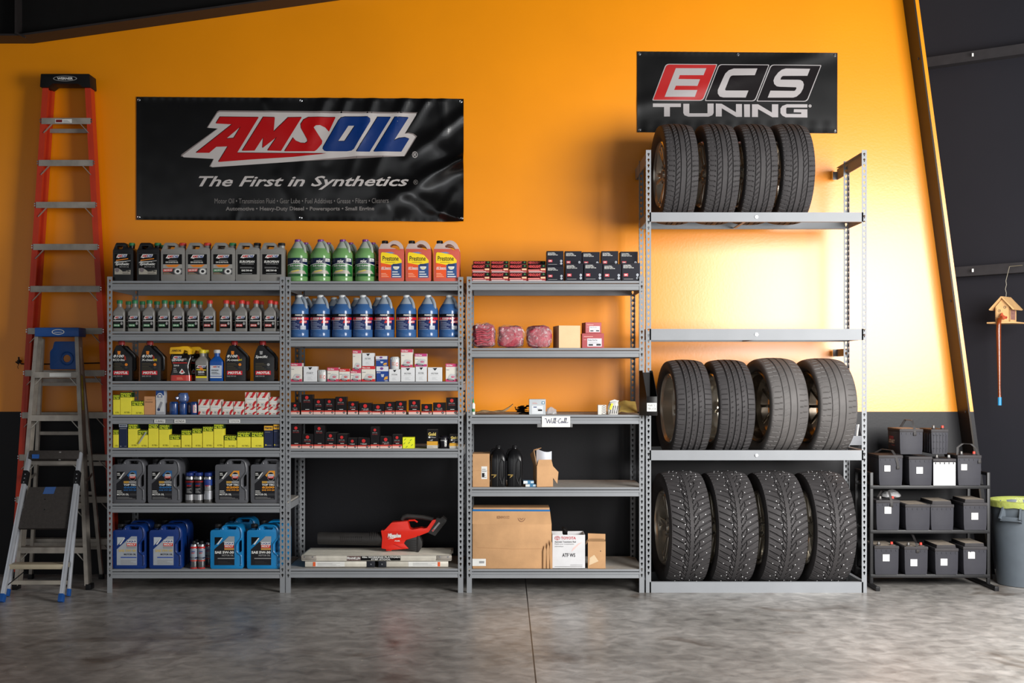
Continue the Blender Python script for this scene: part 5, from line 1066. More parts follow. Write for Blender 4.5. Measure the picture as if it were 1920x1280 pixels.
# ================================================================ banners
VINYL = mat((12, 12, 13), .2, spec=.85, var=0)
def ridge(x, z, ax, az, bx, bz, wdt, amp):
    """a fold running from a to b, fading along its length"""
    dx, dz = bx - ax, bz - az; L2 = dx*dx + dz*dz; t = max(0, min(1, ((x-ax)*dx + (z-az)*dz)/L2)); ex, ez = ax + t*dx - x, az + t*dz - z
    return amp * math.exp(-(ex*ex + ez*ez)/(wdt*wdt)) * (1 - .75*t)
class Banner:
    def __init__(s, corners, hfun):
        s.c = corners; s.h = hfun; s.bm = []; s.mb = MB()
    def surf(s, px, py, L):  # pixel on the banner face -> point, on the wrinkled sheet
        x, z = PX(px, WALL - .02), PZ(py, WALL - .02); return (x, WALL - .006 - s.h(px, py) - L*.0007, z)
    def sheet(s, nx, ny, m):
        (tl, tr, bl, br) = s.c; V = []
        for k in (0, 1):
            for j in range(ny + 1):
                for i in range(nx + 1):
                    u, v = i/nx, j/ny; px = (tl[0]*(1-u) + tr[0]*u)*(1-v) + (bl[0]*(1-u) + br[0]*u)*v; py = (tl[1]*(1-u) + tr[1]*u)*(1-v) + (bl[1]*(1-u) + br[1]*u)*v
                    q = s.surf(px, py, 0); V.append((q[0], q[1] + .0015*k, q[2]))
        W_ = nx + 1; N = W_*(ny + 1); F = []
        for j in range(ny):
            for i in range(nx): a = j*W_ + i; F.append((a, a+W_, a+W_+1, a+1)); F.append((a+N, a+1+N, a+W_+1+N, a+W_+N))
        for i in range(nx): F += [(i, i+1, i+1+N, i+N), (ny*W_+i+1, ny*W_+i, ny*W_+i+N, ny*W_+i+1+N)]
        for j in range(ny): F += [((j+1)*W_, j*W_, j*W_+N, (j+1)*W_+N), (j*W_+nx, (j+1)*W_+nx, (j+1)*W_+nx+N, j*W_+nx+N)]
        s.mb.add(V, F, m)
    def flat(s, pts, faces, m, L, step=7.0):
        """print cut along a fine grid so that it follows the folds"""
        bm = bmesh.new(); vs = [bm.verts.new((p[0], p[1], 0)) for p in pts]
        for f in faces:
            try: bm.faces.new([vs[i] for i in f])
            except ValueError: pass
        for ax in (0, 1):
            lo = min(p[ax] for p in pts); hi = max(p[ax] for p in pts); k = math.floor(lo/step) + 1
            while k*step < hi:
                co = [0, 0, 0]; co[ax] = k*step; no = [0, 0, 0]; no[ax] = 1
                bmesh.ops.bisect_plane(bm, geom=bm.verts[:] + bm.edges[:] + bm.faces[:], plane_co=co, plane_no=no, dist=1e-5); k += 1
        bm.verts.index_update(); s.mb.add([s.surf(v.co.x, v.co.y, L) for v in bm.verts], [tuple(v.index for v in f.verts) for f in bm.faces], m); bm.free()
    def poly(s, pts, m, L, holes=()):
        vs, tr = tess([list(pts)] + [list(h) for h in holes]); s.flat(vs, [tuple(t) for t in tr], m, L)
    def text(s, t, x0, y0, x1, y1, m, L, bold=0, shear=0):
        v, f = glyphs(t, bold, shear); s.flat([(x0 + p[0]*(x1-x0), y1 - p[1]*(y1-y0)) for p in v], f, m, L, 14.0)
LOGW = mat((196, 190, 188), .3, var=0); LOGR = mat((178, 14, 18), .26, var=0); LOGB = mat((10, 48, 112), .26, var=0); LOGK = mat((8, 8, 10), .3, var=0); LOGG = mat((128, 118, 116), .3, var=0); DIMT = mat((120, 116, 114), .4, var=0)
def oil_wr(px, py):
    f = max(0, min(1, (px - 430)/280)); f = f*f*(3 - 2*f); a = 0
    for (q) in ((868,300,800,262,16,.012),(868,300,790,330,9,.014),(868,300,700,392,14,.016),(868,215,760,300,10,.010),(868,412,745,352,13,.016),(868,412,800,392,6,.009),(800,190,770,240,7,.008),(830,188,835,262,8,.010),(760,188,700,330,10,.010),(700,188,655,330,9,.009),(650,188,610,300,9,.008),(610,188,560,330,10,.006),(745,410,690,330,22,.014),(560,412,520,330,10,.005),(500,190,530,260,8,.004),(440,412,450,380,6,.004),(820,412,850,360,7,.008)):
        a += 1.6*ridge(px, py, *q)
    a += .0055*f*(1 + noise.noise(Vector((px*.022, py*.016, 3)))) + .0022*(1 + noise.noise(Vector((px*.045, py*.03, 8))))*(.3 + f)
    edge = min(px - 255, 869.5 - px, py - 180, 416 - py); a += .0016*(1 + math.sin(px*.42))*max(0, 1 - edge/9.0)
    return a
def grommet(parent, q, name='grommet'):
    mb = MB(); n = 16; ring = [(math.cos(2*math.pi*i/n), math.sin(2*math.pi*i/n)) for i in range(n)]
    mb.tube([(q[0] + .0085*c, q[1] - .002, q[2] + .0085*s_) for c, s_ in ring], .0032, STEEL, 6, closed=True); mb.loft([(0,0,.0055,.0055,0,2),(0,0,.004,.004,.005,2)], STEEL, 10); st = len(mb.v) - 20
    mb.xform(Matrix.Translation((q[0], q[1] - .001, q[2])) @ Matrix.Rotation(R(90), 4, 'X'), st); return mb.build(name, parent)
def c1(*a): return [(330 + x/6.4, 195 + y/6.4) for x, y in a]
def c2(*a): return [(560 + x/8, 195 + y/8) for x, y in a]
bn = thing('banner', 'large black glossy oil banner with red and blue slanted lettering, on the yellow wall', 'banner')
B = Banner(((255,180.7),(869.3,185),(255,411.7),(869.3,415.7)), oil_wr); B.sheet(150, 60, VINYL)
white = c1((515,90),(1472,100),(1915,110)) + c2((1765,140),(1765,160),(1590,445),(1640,440),(1710,455),(1752,490),(1580,780),(1300,775),(900,775),(600,800),(0,855)) + c1((430,755),(410,740),(450,655),(85,635),(70,615),(500,290),(385,282),(380,270),(490,105))
B.poly(c1((515,72),(1472,80),(1915,86)) + c2((1780,125),(1590,440),(1640,425),(1720,440),(1775,480),(1590,780),(0,855)) + c1((430,755),(395,745),(445,655),(55,625),(60,600),(490,290),(365,280),(490,85)), LOGG, 1)
B.poly(white, LOGW, 2)
A = c1((525,150),(990,155),(730,582),(1300,588),(1805,592),(1400,632),(900,662),(505,692),(620,505),(480,510),(395,582),(235,582),(670,240),(475,230)); Ah = c1((775,265),(690,405),(600,412))
Mm = c1((790,558),(1045,152),(1185,158),(1170,330),(1345,158),(1508,155),(1258,560),(1095,555),(1210,390),(1035,525),(1045,395),(940,555))
Ss = c1((1300,565),(1405,400),(1440,440),(1500,465),(1550,468),(1578,450),(1575,425),(1500,290),(1495,240),(1530,185),(1590,155),(1915,158),(1835,330),(1790,280),(1730,252),(1680,255),(1652,278),(1755,440),(1750,475),(1690,545),(1660,565))
Oo = c2((385,700),(362,672),(370,640),(600,250),(640,207),(700,190),(1030,190),(1075,215),(1075,260),(830,670),(790,697),(720,707),(420,707)); Oh = c2((745,325),(845,325),(690,555),(590,558))
Ii = c2((865,712),(1185,192),(1385,195),(1065,712)); Ll = c2((1125,712),(1445,195),(1650,200),(1430,548),(1510,510),(1600,500),(1660,520),(1540,712))
def shift(p, dx, dy): return [(x + dx, y + dy) for x, y in p]
for pts, h, m in ((A,[Ah],LOGR),(Mm,[],LOGR),(Ss,[],LOGR),(Oo,[Oh],LOGB),(Ii,[],LOGB),(Ll,[],LOGB)):
    B.poly(shift(pts, -.9, -.9), LOGK, 3, [shift(q, -.9, -.9) for q in h]); B.poly(pts, m, 4, h)
B.text('\u00ae', 772.5, 283.7, 783.3, 296, LOGW, 3)
B.text('The First in Synthetics', 371.7, 329.5, 766.5, 355, LOGW, 3, .018, .36); B.text('\u00ae', 775, 337, 784, 346.5, DIMT, 3)
B.text('Motor Oil \u2022 Transmission Fluid \u2022 Gear Lube \u2022 Fuel Additives \u2022 Grease \u2022 Filters \u2022 Cleaners', 401.7, 371.5, 729, 381, DIMT, 3)
B.text('Automotive \u2022 Heavy-Duty Diesel \u2022 Powersports \u2022 Small Engine', 422.5, 387, 702, 396.5, DIMT, 3, .03)
B.mb.build('sheet', bn)
for g in ((259.5,186.5),(564,188),(864,190),(259.3,406.5),(564,408),(866,410)): grommet(bn, B.surf(g[0], g[1], 1))
def c3(*a): return [(1215 + x/10.667, 110 + y/10.667) for x, y in a]
def c4(*a): return [(1380 + x/10.667, 110 + y/10.667) for x, y in a]
def ecs_wr(px, py):
    a = .0016*(1 + noise.noise(Vector((px*.02, py*.02, 5)))) + .004*math.exp(-((py - 158 + (px - 1330)*.28)/16)**2) + .0018*max(0, (py - 225)/24)*(1 + math.sin(px*.24))
    edge = min(px - 1195, 1571 - px, py - 96, 249 - py); return a + .001*(1 + math.sin(px*.5))*max(0, 1 - edge/7.0)
be = thing('banner', 'smaller black banner with slanted boxed white letters, above the top row of wheels', 'banner')
B = Banner(((1195,95.6),(1571,98.6),(1195,247.3),(1570.6,249.5)), ecs_wr); B.sheet(90, 40, VINYL)
LW2 = mat((162, 157, 158), .32, var=0); RB = mat((166, 24, 24), .3, var=0); DB2 = mat((22, 18, 20), .24, var=0)
def boxed(q, m):
    o = rnd(q, [70/10.667, 26/10.667, 70/10.667, 26/10.667], 5); c = (sum(p[0] for p in q)/4, sum(p[1] for p in q)/4)
    i_ = rnd([(q[0][0] + 1.5, q[0][1] + 1.3), (q[1][0] - 1.9, q[1][1] + 1.3), (q[2][0] - 1.5, q[2][1] - 1.3), (q[3][0] + 1.9, q[3][1] - 1.3)], [65/10.667, 22/10.667, 65/10.667, 22/10.667], 5)
    B.poly(o, LW2, 1); B.poly(i_, m, 2)
boxed(c3((360,95),(1395,100),(1110,835),(85,832)), RB); boxed(c3((1420,103)) + c4((675,112),(392,845)) + c3((1140,838)), DB2); boxed(c4((700,112),(1720,120),(1435,852),(415,848)), DB2)
B.poly(c3((560,183),(1172,183),(1115,322),(640,322),(612,400),(1045,405),(992,540),(560,535),(525,620),(990,622),(940,758),(335,758)), LW2, 3)
B.poly(c4((432,190)) + c3((1720,190),(1620,225),(1550,290),(1510,370),(1400,620),(1400,690),(1440,750),(1510,768)) + c4((200,770),(255,630)) + c3((1560,630),(1545,610),(1640,370),(1665,340),(1700,330)) + c4((380,325)), LW2, 3)
B.poly(c4((1490,195),(1000,190),(920,215),(850,270),(780,360),(755,430),(770,500),(820,545),(880,555),(1210,565),(1215,590),(1190,630),(1170,638),(695,632),(640,772),(1150,772),(1220,750),(1300,680),(1350,590),(1365,510),(1345,450),(1300,420),(1240,415),(895,412),(905,375),(930,345),(960,338),(1435,335)), LW2, 3)
for q in (c3((100,890),(662,890),(662,960),(442,960),(442,1150),(325,1150),(325,960),(100,960)), c3((710,895),(830,895),(830,1085),(1195,1085),(1195,890),(1318,890),(1318,1080),(1290,1125),(1220,1152),(810,1152),(735,1125),(710,1080)),
          c3((1360,890),(1480,895),(1765,1065),(1765,900),(1885,900),(1885,1158),(1770,1158),(1480,985),(1480,1150),(1360,1150)), c4((165,905),(285,905),(285,1160),(170,1160)), c4((325,905),(450,905),(725,1070),(725,905),(852,905),(850,1165),(735,1165),(445,1000),(445,1160),(325,1160)),
          c4((1435,905),(1435,970),(1025,970),(1010,985),(1010,1085),(1025,1098),(1312,1100),(1312,1068),(1160,1065),(1165,1003),(1435,1005),(1435,1170),(1000,1166),(930,1130),(895,1080),(895,990),(930,940),(1020,905))): B.poly(q, LW2, 2)
n = 16; B.poly([(1519.5 + 2.9*math.cos(2*math.pi*i/n), 198 + 2.9*math.sin(2*math.pi*i/n)) for i in range(n)], LW2, 2); B.poly([(1519.5 + 1.7*math.cos(2*math.pi*i/n), 198 + 1.7*math.sin(2*math.pi*i/n)) for i in range(n)], DIMT, 3)
B.mb.build('sheet', be)
for g in ((1199.5,100.3),(1384.5,101),(1566.5,102.8),(1199.7,242.5),(1566.5,244.3)): grommet(be, B.surf(g[0], g[1], 1))
# ================================================================ wheels
RUBD = mat((80, 77, 76), .66, var=.18, vscale=9, bump=.12, bscale=300); RUB = mat((60, 58, 59), .62, var=.16, vscale=9, bump=.12, bscale=300); STUD = mat((236, 236, 238), .35)
RUBK = mat((26, 25, 25), .5, var=.1)
def fr(x): return x - math.floor(x)
def groove(u, c, w): return 1.0 if abs(u - c) < w else 0.0
def tread_a(u, t):    # touring: four straight grooves, slanted sipes either side
    d = 0
    for c in (-.52, -.16, .20, .55): d = max(d, groove(u, c, .035))
    if -.50 < u < -.18 and fr(t*62 + u*3.2) < .22: d = max(d, .7)
    if .22 < u < .53 and fr(t*62 + u*4.0) < .20: d = max(d, .7)
    if abs(u) > .60 and fr(t*62 + .4*abs(u)) < .16: d = max(d, .75)
    return d
def tread_b(u, t):    # sport: four deep grooves, small notches
    d = 0
    for c in (-.55, -.18, .18, .55): d = max(d, groove(u, c, .05))
    if abs(u) > .62 and fr(t*58) < .13: d = max(d, .8)
    for c in (-.36, 0, .36):
        if c - .10 < u < c + .02 and fr(t*58 + u*1.5) < .15: d = max(d, .6)
    return d
def tread_c(u, t):    # worn: three thin grooves, fine shoulder cuts
    d = 0
    for c in (-.48, -.08, .32): d = max(d, groove(u, c, .026)*.8)
    if abs(u) > .52 and fr(t*52 + .3*u) < .10: d = max(d, .6)
    if -.45 < u < -.12 and fr(t*52 + u*1.2) < .06: d = max(d, .35)
    return d
def tread_d(u, t):    # studded winter blocks swept into a V
    d = 0; k = t*54
    a = abs(u)
    if a > .30 and fr(k + 1.5*a + (.5 if u > 0 else 0)) < .17: d = 1
    if .10 < a <= .34 and fr(k*1 + 4.2*a + (.5 if u > 0 else 0)) < .17: d = max(d, .9)
    if abs(a - (.34 + .05*math.sin(2*math.pi*k*.5))) < .022 and fr(k*.5) < .72: d = max(d, .9)
    if abs(a - .13 - .04*(fr(k) - .5)) < .018 and fr(k + .3) < .7: d = max(d, .8)
    if a > .62 and fr(k*3 + 1.5*a*3) < .16: d = max(d, .25)
    return d
def tyre_mesh(Rr, W, rim, tread, nth_, nw, studs=0, rub=None):
    """tyre about the x axis, centred at the origin; tw is the tread half width"""
    mb = MB(); tw = W*.44; prof = []
    side = [(rim, W*.30), (rim + .006, W*.36), (rim + (Rr-rim)*.30, W*.475), (rim + (Rr-rim)*.55, W*.50), (rim + (Rr-rim)*.78, W*.485), (Rr - .014, W*.462)]
    crown = lambda u: Rr - .012*(abs(u)**2.6)
    L = [(r, -x, None) for r, x in side]; L[-1] = (Rr - .016, -W*.468, None)
    for i in range(nw + 1): u = -1 + 2*i/nw; L.append((crown(u), u*tw, u))
    L += [(r, x, None) for r, x in reversed(side)]
    L += [(rim - .004, W*.27, None), (rim - .004, -W*.27, None)]
    n = len(L); V = []
    for j in range(nth_):
        t = j/nth_; a = 2*math.pi*t; c, s = math.cos(a), math.sin(a)
        for (r, x, u) in L:
            rr = r - ((.0105 if studs else .0085)*tread(u, t) if u is not None else 0); V.append((x, rr*c, rr*s))
    F = []; M_ = []
    for j in range(nth_):
        k = (j + 1) % nth_
        for i in range(n): i2 = (i + 1) % n; F.append((j*n + i, k*n + i, k*n + i2, j*n + i2))
    mb.add(V, F, rub or RUB)
    if studs:
        rs = random.Random(3)
        for k in range(studs):
            t = (k + rs.uniform(-.25, .25))/studs; u = (-.72, .50, -.25, .78, .22, -.52, .64, -.40)[k % 8] + rs.uniform(-.05, .05); a = 2*math.pi*t; q = Vector((u*tw, (crown(u) + .001)*math.cos(a), (crown(u) + .001)*math.sin(a))); nn = Vector((0, math.cos(a), math.sin(a))); e1 = Vector((1, 0, 0)); e2 = nn.cross(e1)
            ring = [q + (e1*math.cos(b) + e2*math.sin(b))*.0030 for b in [2*math.pi*i/7 for i in range(7)]]; mb.add([p - nn*.004 for p in ring] + [p + nn*.0006 for p in ring], [tuple(range(7, 14))] + [(i, (i+1) % 7, (i+1) % 7 + 7, i + 7) for i in range(7)], STUD)
    return mb
def rim_mesh(r, W, style):
    m = mat((206, 200, 188), .2, .7) if style != 'dark' else mat((110, 100, 88), .25, .7); mb = MB(); n = 56
    def ring(prof):
        V = [(x, q*math.cos(2*math.pi*j/n), q*math.sin(2*math.pi*j/n)) for j in range(n) for q, x in prof]; k = len(prof)
        mb.add(V, [(j*k + i, ((j+1) % n)*k + i, ((j+1) % n)*k + i + 1, j*k + i + 1) for j in range(n) for i in range(k - 1)], m)
    ring([(r + .008, -W*.36), (r + .009, -W*.385), (r - .002, -W*.43), (r - .006, -W*.40), (r - .020, -W*.36), (r - .024, -W*.10), (r - .045, .0), (r - .045, W*.20), (r - .016, W*.30), (r - .004, W*.38), (r + .009, W*.385), (r + .008, W*.36)])
    xf = -W*.30 if style == 'spoke' else (-W*.02 if style == 'dish' else W*.02); ns = 10 if style == 'dark' else 5
    for k in range(ns):
        a = 2*math.pi*k/ns
        for da in ((-.16, .16) if ns == 5 else (0,)):
            p0 = Vector((xf + .02, .05*math.cos(a), .05*math.sin(a))); p1 = Vector((xf + .0, (r - .024)*math.cos(a + da), (r - .024)*math.sin(a + da))); mb.bar(p0, p1, .030 if ns == 5 else .022, .022, m, side=(0, -math.sin(a), math.cos(a)), bev=.004)
    st = len(mb.v); mb.loft([(0,0,.075,.075,0,2),(0,0,.07,.07,.03,2),(0,0,.034,.034,.036,2),(0,0,.030,.030,.046,2)], m, 24); mb.xform(Matrix.Translation((xf + .035, 0, 0)) @ Matrix.Rotation(R(-90), 4, 'Y'), st)
    for k in range(5): a = 2*math.pi*k/5 + .3; st = len(mb.v); mb.cyl(.054*math.cos(a), .054*math.sin(a), .03, .042, .009, STEEL, 6); mb.xform(Matrix.Translation((xf + .035, 0, 0)) @ Matrix.Rotation(R(-90), 4, 'Y'), st)
    return mb
def wheel_proto(Rr, W, rim, tread, nt, nw, style, studs=0, name='wheel'):
    root = thing(name, '', 'wheel'); tyre_mesh(Rr, W, rim, tread, nt, nw, studs, RUBD if tread is tread_c else None).build('tire', root, 40); rim_mesh(rim, W, style).build('rim', root); return root
def seat(root, Rr, zt, W, rz):
    spread = .199 - abs(W*.5*math.sin(rz)); return zt + math.sqrt(Rr*Rr - spread*spread) + .0016
YC = TD/2
wa = wheel_proto(.345, .225, .222, tread_a, 500, 64, 'spoke'); wb_ = wheel_proto(.334, .250, .236, tread_b, 460, 64, 'dish'); wc = wheel_proto(.336, .268, .240, tread_c, 460, 64, 'dark'); wd = wheel_proto(.388, .285, .250, tread_d, 760, 84, 'spoke', 150, 'studded_wheel')
def wheels(items, grp):
    for (pr, Rr, pr_px, W, zt, rz, lab) in items:
        zz = seat(None, Rr, zt, W, R(rz)); Yf = YC - Rr      # pr_px: pixel of the tread's right edge at the front
        x = PX(pr_px, YC - .10) - W*.5 - Rr*math.sin(R(rz))*.7; pr_ = place(pr, (x, YC, zz), lab, grp, R(rz))
wheels([(wa,.345,1301,.225,Z4[0],4,'leftmost wheel of the top row, its alloy rim showing behind the post'), (wa,.345,1376.5,.225,Z4[0],4,'second wheel from left in the top row, slanted tread'), (wa,.345,1446,.225,Z4[0],4,'third wheel from left in the top row'), (wa,.345,1514,.225,Z4[0],4,'rightmost wheel of the top row, empty wall to its right')], 'wheels on the top level')
wheels([(wb_,.334,1325.5,.250,Z4[2],6,'leftmost wheel of the middle row, polished deep rim beside the file holder'), (wb_,.334,1404.6,.250,Z4[2],6,'second wheel of the middle row, straight grooves'), (wc,.336,1502,.268,Z4[2],11,'third wheel of the middle row, dark spokes showing, worn smooth tread'), (wc,.336,1591.5,.268,Z4[2],9,'rightmost wheel of the middle row, worn smooth tread')], 'wheels on the middle level')
wheels([(wd,.388,1323,.285,Z4[3],5,'leftmost studded winter wheel of the bottom row'), (wd,.388,1408.5,.285,Z4[3],5,'second studded winter wheel from left, bottom row'), (wd,.388,1498.5,.285,Z4[3],5,'third studded winter wheel from left, bottom row'), (wd,.388,1587,.285,Z4[3],5,'rightmost studded winter wheel, beside the rack end')], 'studded wheels on the bottom level')
# ================================================================ ladders
FIBER = mat((196, 52, 20), .45, var=.06); BLUEP = mat((24, 84, 160), .45, var=.1); GRIP = mat((62, 58, 56), .75, var=.12, vscale=60, bump=.2, bscale=300); OLDALU = mat((164, 157, 148), .42, .35, var=.18, vscale=14); NEWALU = mat((206, 210, 218), .24, .45, var=.05)
root = thing('step_ladder', 'tall orange ladder with black cap, folded against the yellow wall', 'ladder', (PX(122, .6), .66, 0))
X0, Y0 = root.location.x, root.location.y
def lx(px, Y): return PX(px, Y) - X0
def ly(Y): return Y - Y0
zt = PZ(140, .62); yb_, yt_ = .585, .625
def fy_(z): return yb_ + (yt_ - yb_)*z/zt
L0, L1 = (lx(20, .6), lx(78.5, .6)); R0, R1 = (lx(222, .6), lx(166.5, .6))
def railx(z, s): return (L0 + (L1-L0)*z/zt) if s < 0 else (R0 + (R1-R0)*z/zt)
for s in (-1, 1):
    mb = MB(); o_ = .013*s
    mb.bar((railx(.02, s) - o_, ly(fy_(0) + .044), .02), (railx(zt - .03, s) - o_, ly(fy_(zt) + .044), zt - .03), .024, .086, FIBER); mb.bar((railx(.02, s) - s*.028, ly(fy_(0) + .006), .02), (railx(zt - .03, s) - s*.028, ly(fy_(zt) + .006), zt - .03), .03, .008, FIBER)
    mb.build('front_rail', root)
    mb = MB(); mb.bar((railx(.02, s) - s*.030, ly(fy_(0) + .118), .02), (railx(zt - .06, s) - s*.030, ly(fy_(zt) + .118), zt - .06), .022, .052, FIBER); mb.build('rear_rail', root)
    mb = MB(); mb.box(railx(0, s) - s*.045, railx(0, s) + s*.004, ly(fy_(0)), ly(fy_(0) + .075), 0, .05, CAPK, .004); mb.build('foot', root)
for i in range(11):
    z = PZ(227, fy_(3.2)) - i*.3035
    if z < .1: break
    xa, xb = railx(z, -1) + .012, railx(z, 1) - .012; y = ly(fy_(z)); mb = MB()
    mb.extr([(y - .006, z - .022), (y - .006, z + .022), (y + .075, z + .022), (y + .075, z + .018), (y - .002, z + .018), (y - .002, z - .022)], xa, xb, OLDALU)
    for s, x in ((1, xa + .02), (-1, xb - .02)): mb.bar((x + s*.055, y, z - .02), (x - s*.005, y, z - .085), .016, .004, OLDALU, side=(0, 1, 0)); 
    for x in (xa - .008, xb + .008):
        for dz in (.010, -.006): mb.rod((x, y - .008, z + dz), (x, y - .002, z + dz), .005, STEEL, 6)
    o = mb.build('step', root)
    if i == 0: p_ = MB(); q = Print(p_, xa + .10, z - .014, xa + .22, z + .014, y - .0065); q.rect(0,0,1,1,WHITE,1); q.rect(.04,.15,.42,.85,mat((120,20,24),.5),2); q.lines(.48,.15,.9,.8,3,GREY,2); p_.build('sticker', o)
for i in (0, 3, 4, 5):
    z = PZ(227, fy_(3.2)) - .052 - i*.607; mb = MB(); mb.bar((railx(z, -1) + .03, ly(fy_(z) + .10), z), (railx(z, 1) - .03, ly(fy_(z) + .10), z), .03, .012, OLDALU, side=(0, 0, 1)); mb.build('rear_bar', root)
mb = MB(); w2 = (railx(zt, 1) - railx(zt, -1))/2 + .012; mb.prism(rnd([(-w2, zt - .095), (-w2 + .055, zt - .095), (-w2 + .09, zt - .07), (w2 - .09, zt - .07), (w2 - .055, zt - .095), (w2, zt - .095), (w2 - .006, zt), (-w2 + .006, zt)], .006), ly(yt_ - .03), ly(yt_ + .115), mat((20, 19, 20), .5), bev=.006)
mb.xform(Matrix.Translation(((railx(zt, 1) + railx(zt, -1))/2, 0, 0)))
c_ = (railx(zt, 1) + railx(zt, -1))/2; p = Print(mb, c_ - .09, zt - .055, c_ + .09, zt - .012, ly(yt_ - .03) - .0004); p.disc(.5,.5,.48,.46,GREY,1,24); p.disc(.5,.5,.44,.37,BLACK,2,24); p.text('WERNER', .18,.3,.82,.7, WHITE, 3, .04); mb.build('top_cap', root)
# --- grey aluminium ladder with blue top
root = thing('step_ladder', 'aluminium ladder with blue top and blue pail shelf, in front of the orange ladder', 'ladder', (PX(105, .4), .36, 0)); X0, Y0 = root.location.x, root.location.y
ztop = PZ(629, .40)
def ay(z): return .14 + .27*z/ztop
AL = (lx(31, .14) , lx(70, .41)); AR = (lx(168.5, .14), lx(149.5, .41))
def ax_(z, s): a = AL if s < 0 else AR; return a[0] + (a[1] - a[0])*z/ztop
for s in (-1, 1):
    mb = MB(); mb.bar((ax_(.03, s), ly(ay(.03)), .03), (ax_(ztop, s), ly(ay(ztop)), ztop), .007, .086, OLDALU); 
    for dy in (-.040, .040): mb.bar((ax_(.03, s) - s*.010, ly(ay(.03)) + dy, .03), (ax_(ztop, s) - s*.010, ly(ay(ztop)) + dy, ztop), .024, .006, OLDALU)
    mb.build('front_rail', root); mb = MB(); mb.box(ax_(0, s) - .018, ax_(0, s) + .018, ly(.10), ly(.18), 0, .04, CAPK, .004); mb.build('foot', root)
    xb = lx(58 if s < 0 else 190.5, .575); xt = ax_(ztop, s) - s*.02; mb = MB(); mb.bar((xb, ly(.575), .03), (xt, ly(.46), ztop - .02), .022, .03, OLDALU); mb.build('rear_rail', root)
    mb = MB(); mb.box(xb - .016, xb + .016, ly(.55), ly(.60), 0, .035, CAPK, .004); mb.build('foot', root)
    mb = MB(); mb.bar((ax_(.72, s) + s*.004, ly(ay(.72)), .72), (xb + (xt-xb)*.42, ly(.525), .76), .004, .02, OLDALU, side=(1, 0, 0)); mb.build('spreader', root)
    if s > 0:
        p_ = MB(); p_.bar((ax_(1.22, 1) + .0045, ly(ay(1.22)) - .0, 1.22), (ax_(1.46, 1) + .0045, ly(ay(1.46)), 1.46), .001, .028, mat((196, 190, 60), .5)); p_.bar((ax_(1.46, 1) + .0045, ly(ay(1.46)) - .0, 1.47), (ax_(1.66, 1) + .0045, ly(ay(1.66)), 1.66), .001, .034, mat((200, 198, 190), .5)); tag(p_.build('sticker', root), 'white and yellow warning sticker')
for i in range(5):
    z = 1.468 - .30*i; xa, xb = ax_(z, -1) + .004, ax_(z, 1) - .004; y = ly(ay(z)) - .044; mb = MB()
    mb.extr([(y, z - .022), (y, z + .018), (y + .078, z + .018), (y + .078, z + .014), (y + .004, z + .014), (y + .004, z - .022)], xa, xb, OLDALU)
    for s, x in ((1, xa + .005), (-1, xb - .005)): mb.bar((x + s*.06, y + .01, z - .018), (x, y + .01, z - .085), .014, .004, ALU, side=(0, 1, 0))
    o = mb.build('step', root)
    if i == 0: p_ = MB(); q = Print(p_, xa + .12, z - .014, xa + .27, z + .012, y - .0005); q.rect(0,0,1,1,WHITE,1); p_.build('sticker', o)
for z in (.25, .62, 1.05, 1.4):
    t_ = z/ztop; xa = lx(58, .575) + (ax_(ztop, -1) + .02 - lx(58, .575))*t_; xb = lx(190.5, .575) + (ax_(ztop, 1) - .02 - lx(190.5, .575))*t_; y = ly(.575 - .115*t_); mb = MB(); mb.bar((xa, y, z), (xb, y, z), .024, .008, OLDALU, side=(0, 0, 1)); mb.build('rear_bar', root)
zc = PZ(614, .37); mb = MB(); mb.box(lx(67, .37), lx(150, .37), ly(.345), ly(.50), ztop - .008, zc, BLUEP, .006); p = Print(mb, lx(97, .345), ztop + .005, lx(121, .345), zc - .012, ly(.345) - .0005); p.disc(.5,.5,.5,.5,WHITE,1,20); p.disc(.5,.5,.42,.38,BLUEP,2,20); p.lines(.2,.4,.8,.6,1,WHITE,3); mb.build('top_cap', root)
mb = MB(); a_, b_ = lx(95, .50), lx(149, .50); z0, z1 = PZ(692, .50), PZ(640, .50); cx_, cz_ = lx(126.5, .5), PZ(672, .5)
hole = [(cx_ + .027*math.cos(2*math.pi*k/20), cz_ + .027*math.sin(2*math.pi*k/20)) for k in range(20)]
mb.prism(rnd([(a_, z0), (b_, z0), (b_, z1), (a_ + .03, z1), (a_ + .02, z1 - .05), (a_, z1 - .07)], .012), ly(.486), ly(.498), BLUEP, [hole], bev=.003)
mb.tube([(cx_ + .045*math.cos(2*math.pi*k/24), ly(.484), cz_ + .045*math.sin(2*math.pi*k/24)) for k in range(24)], .005, BLUEP, 6, closed=True); mb.build('pail_shelf', root)
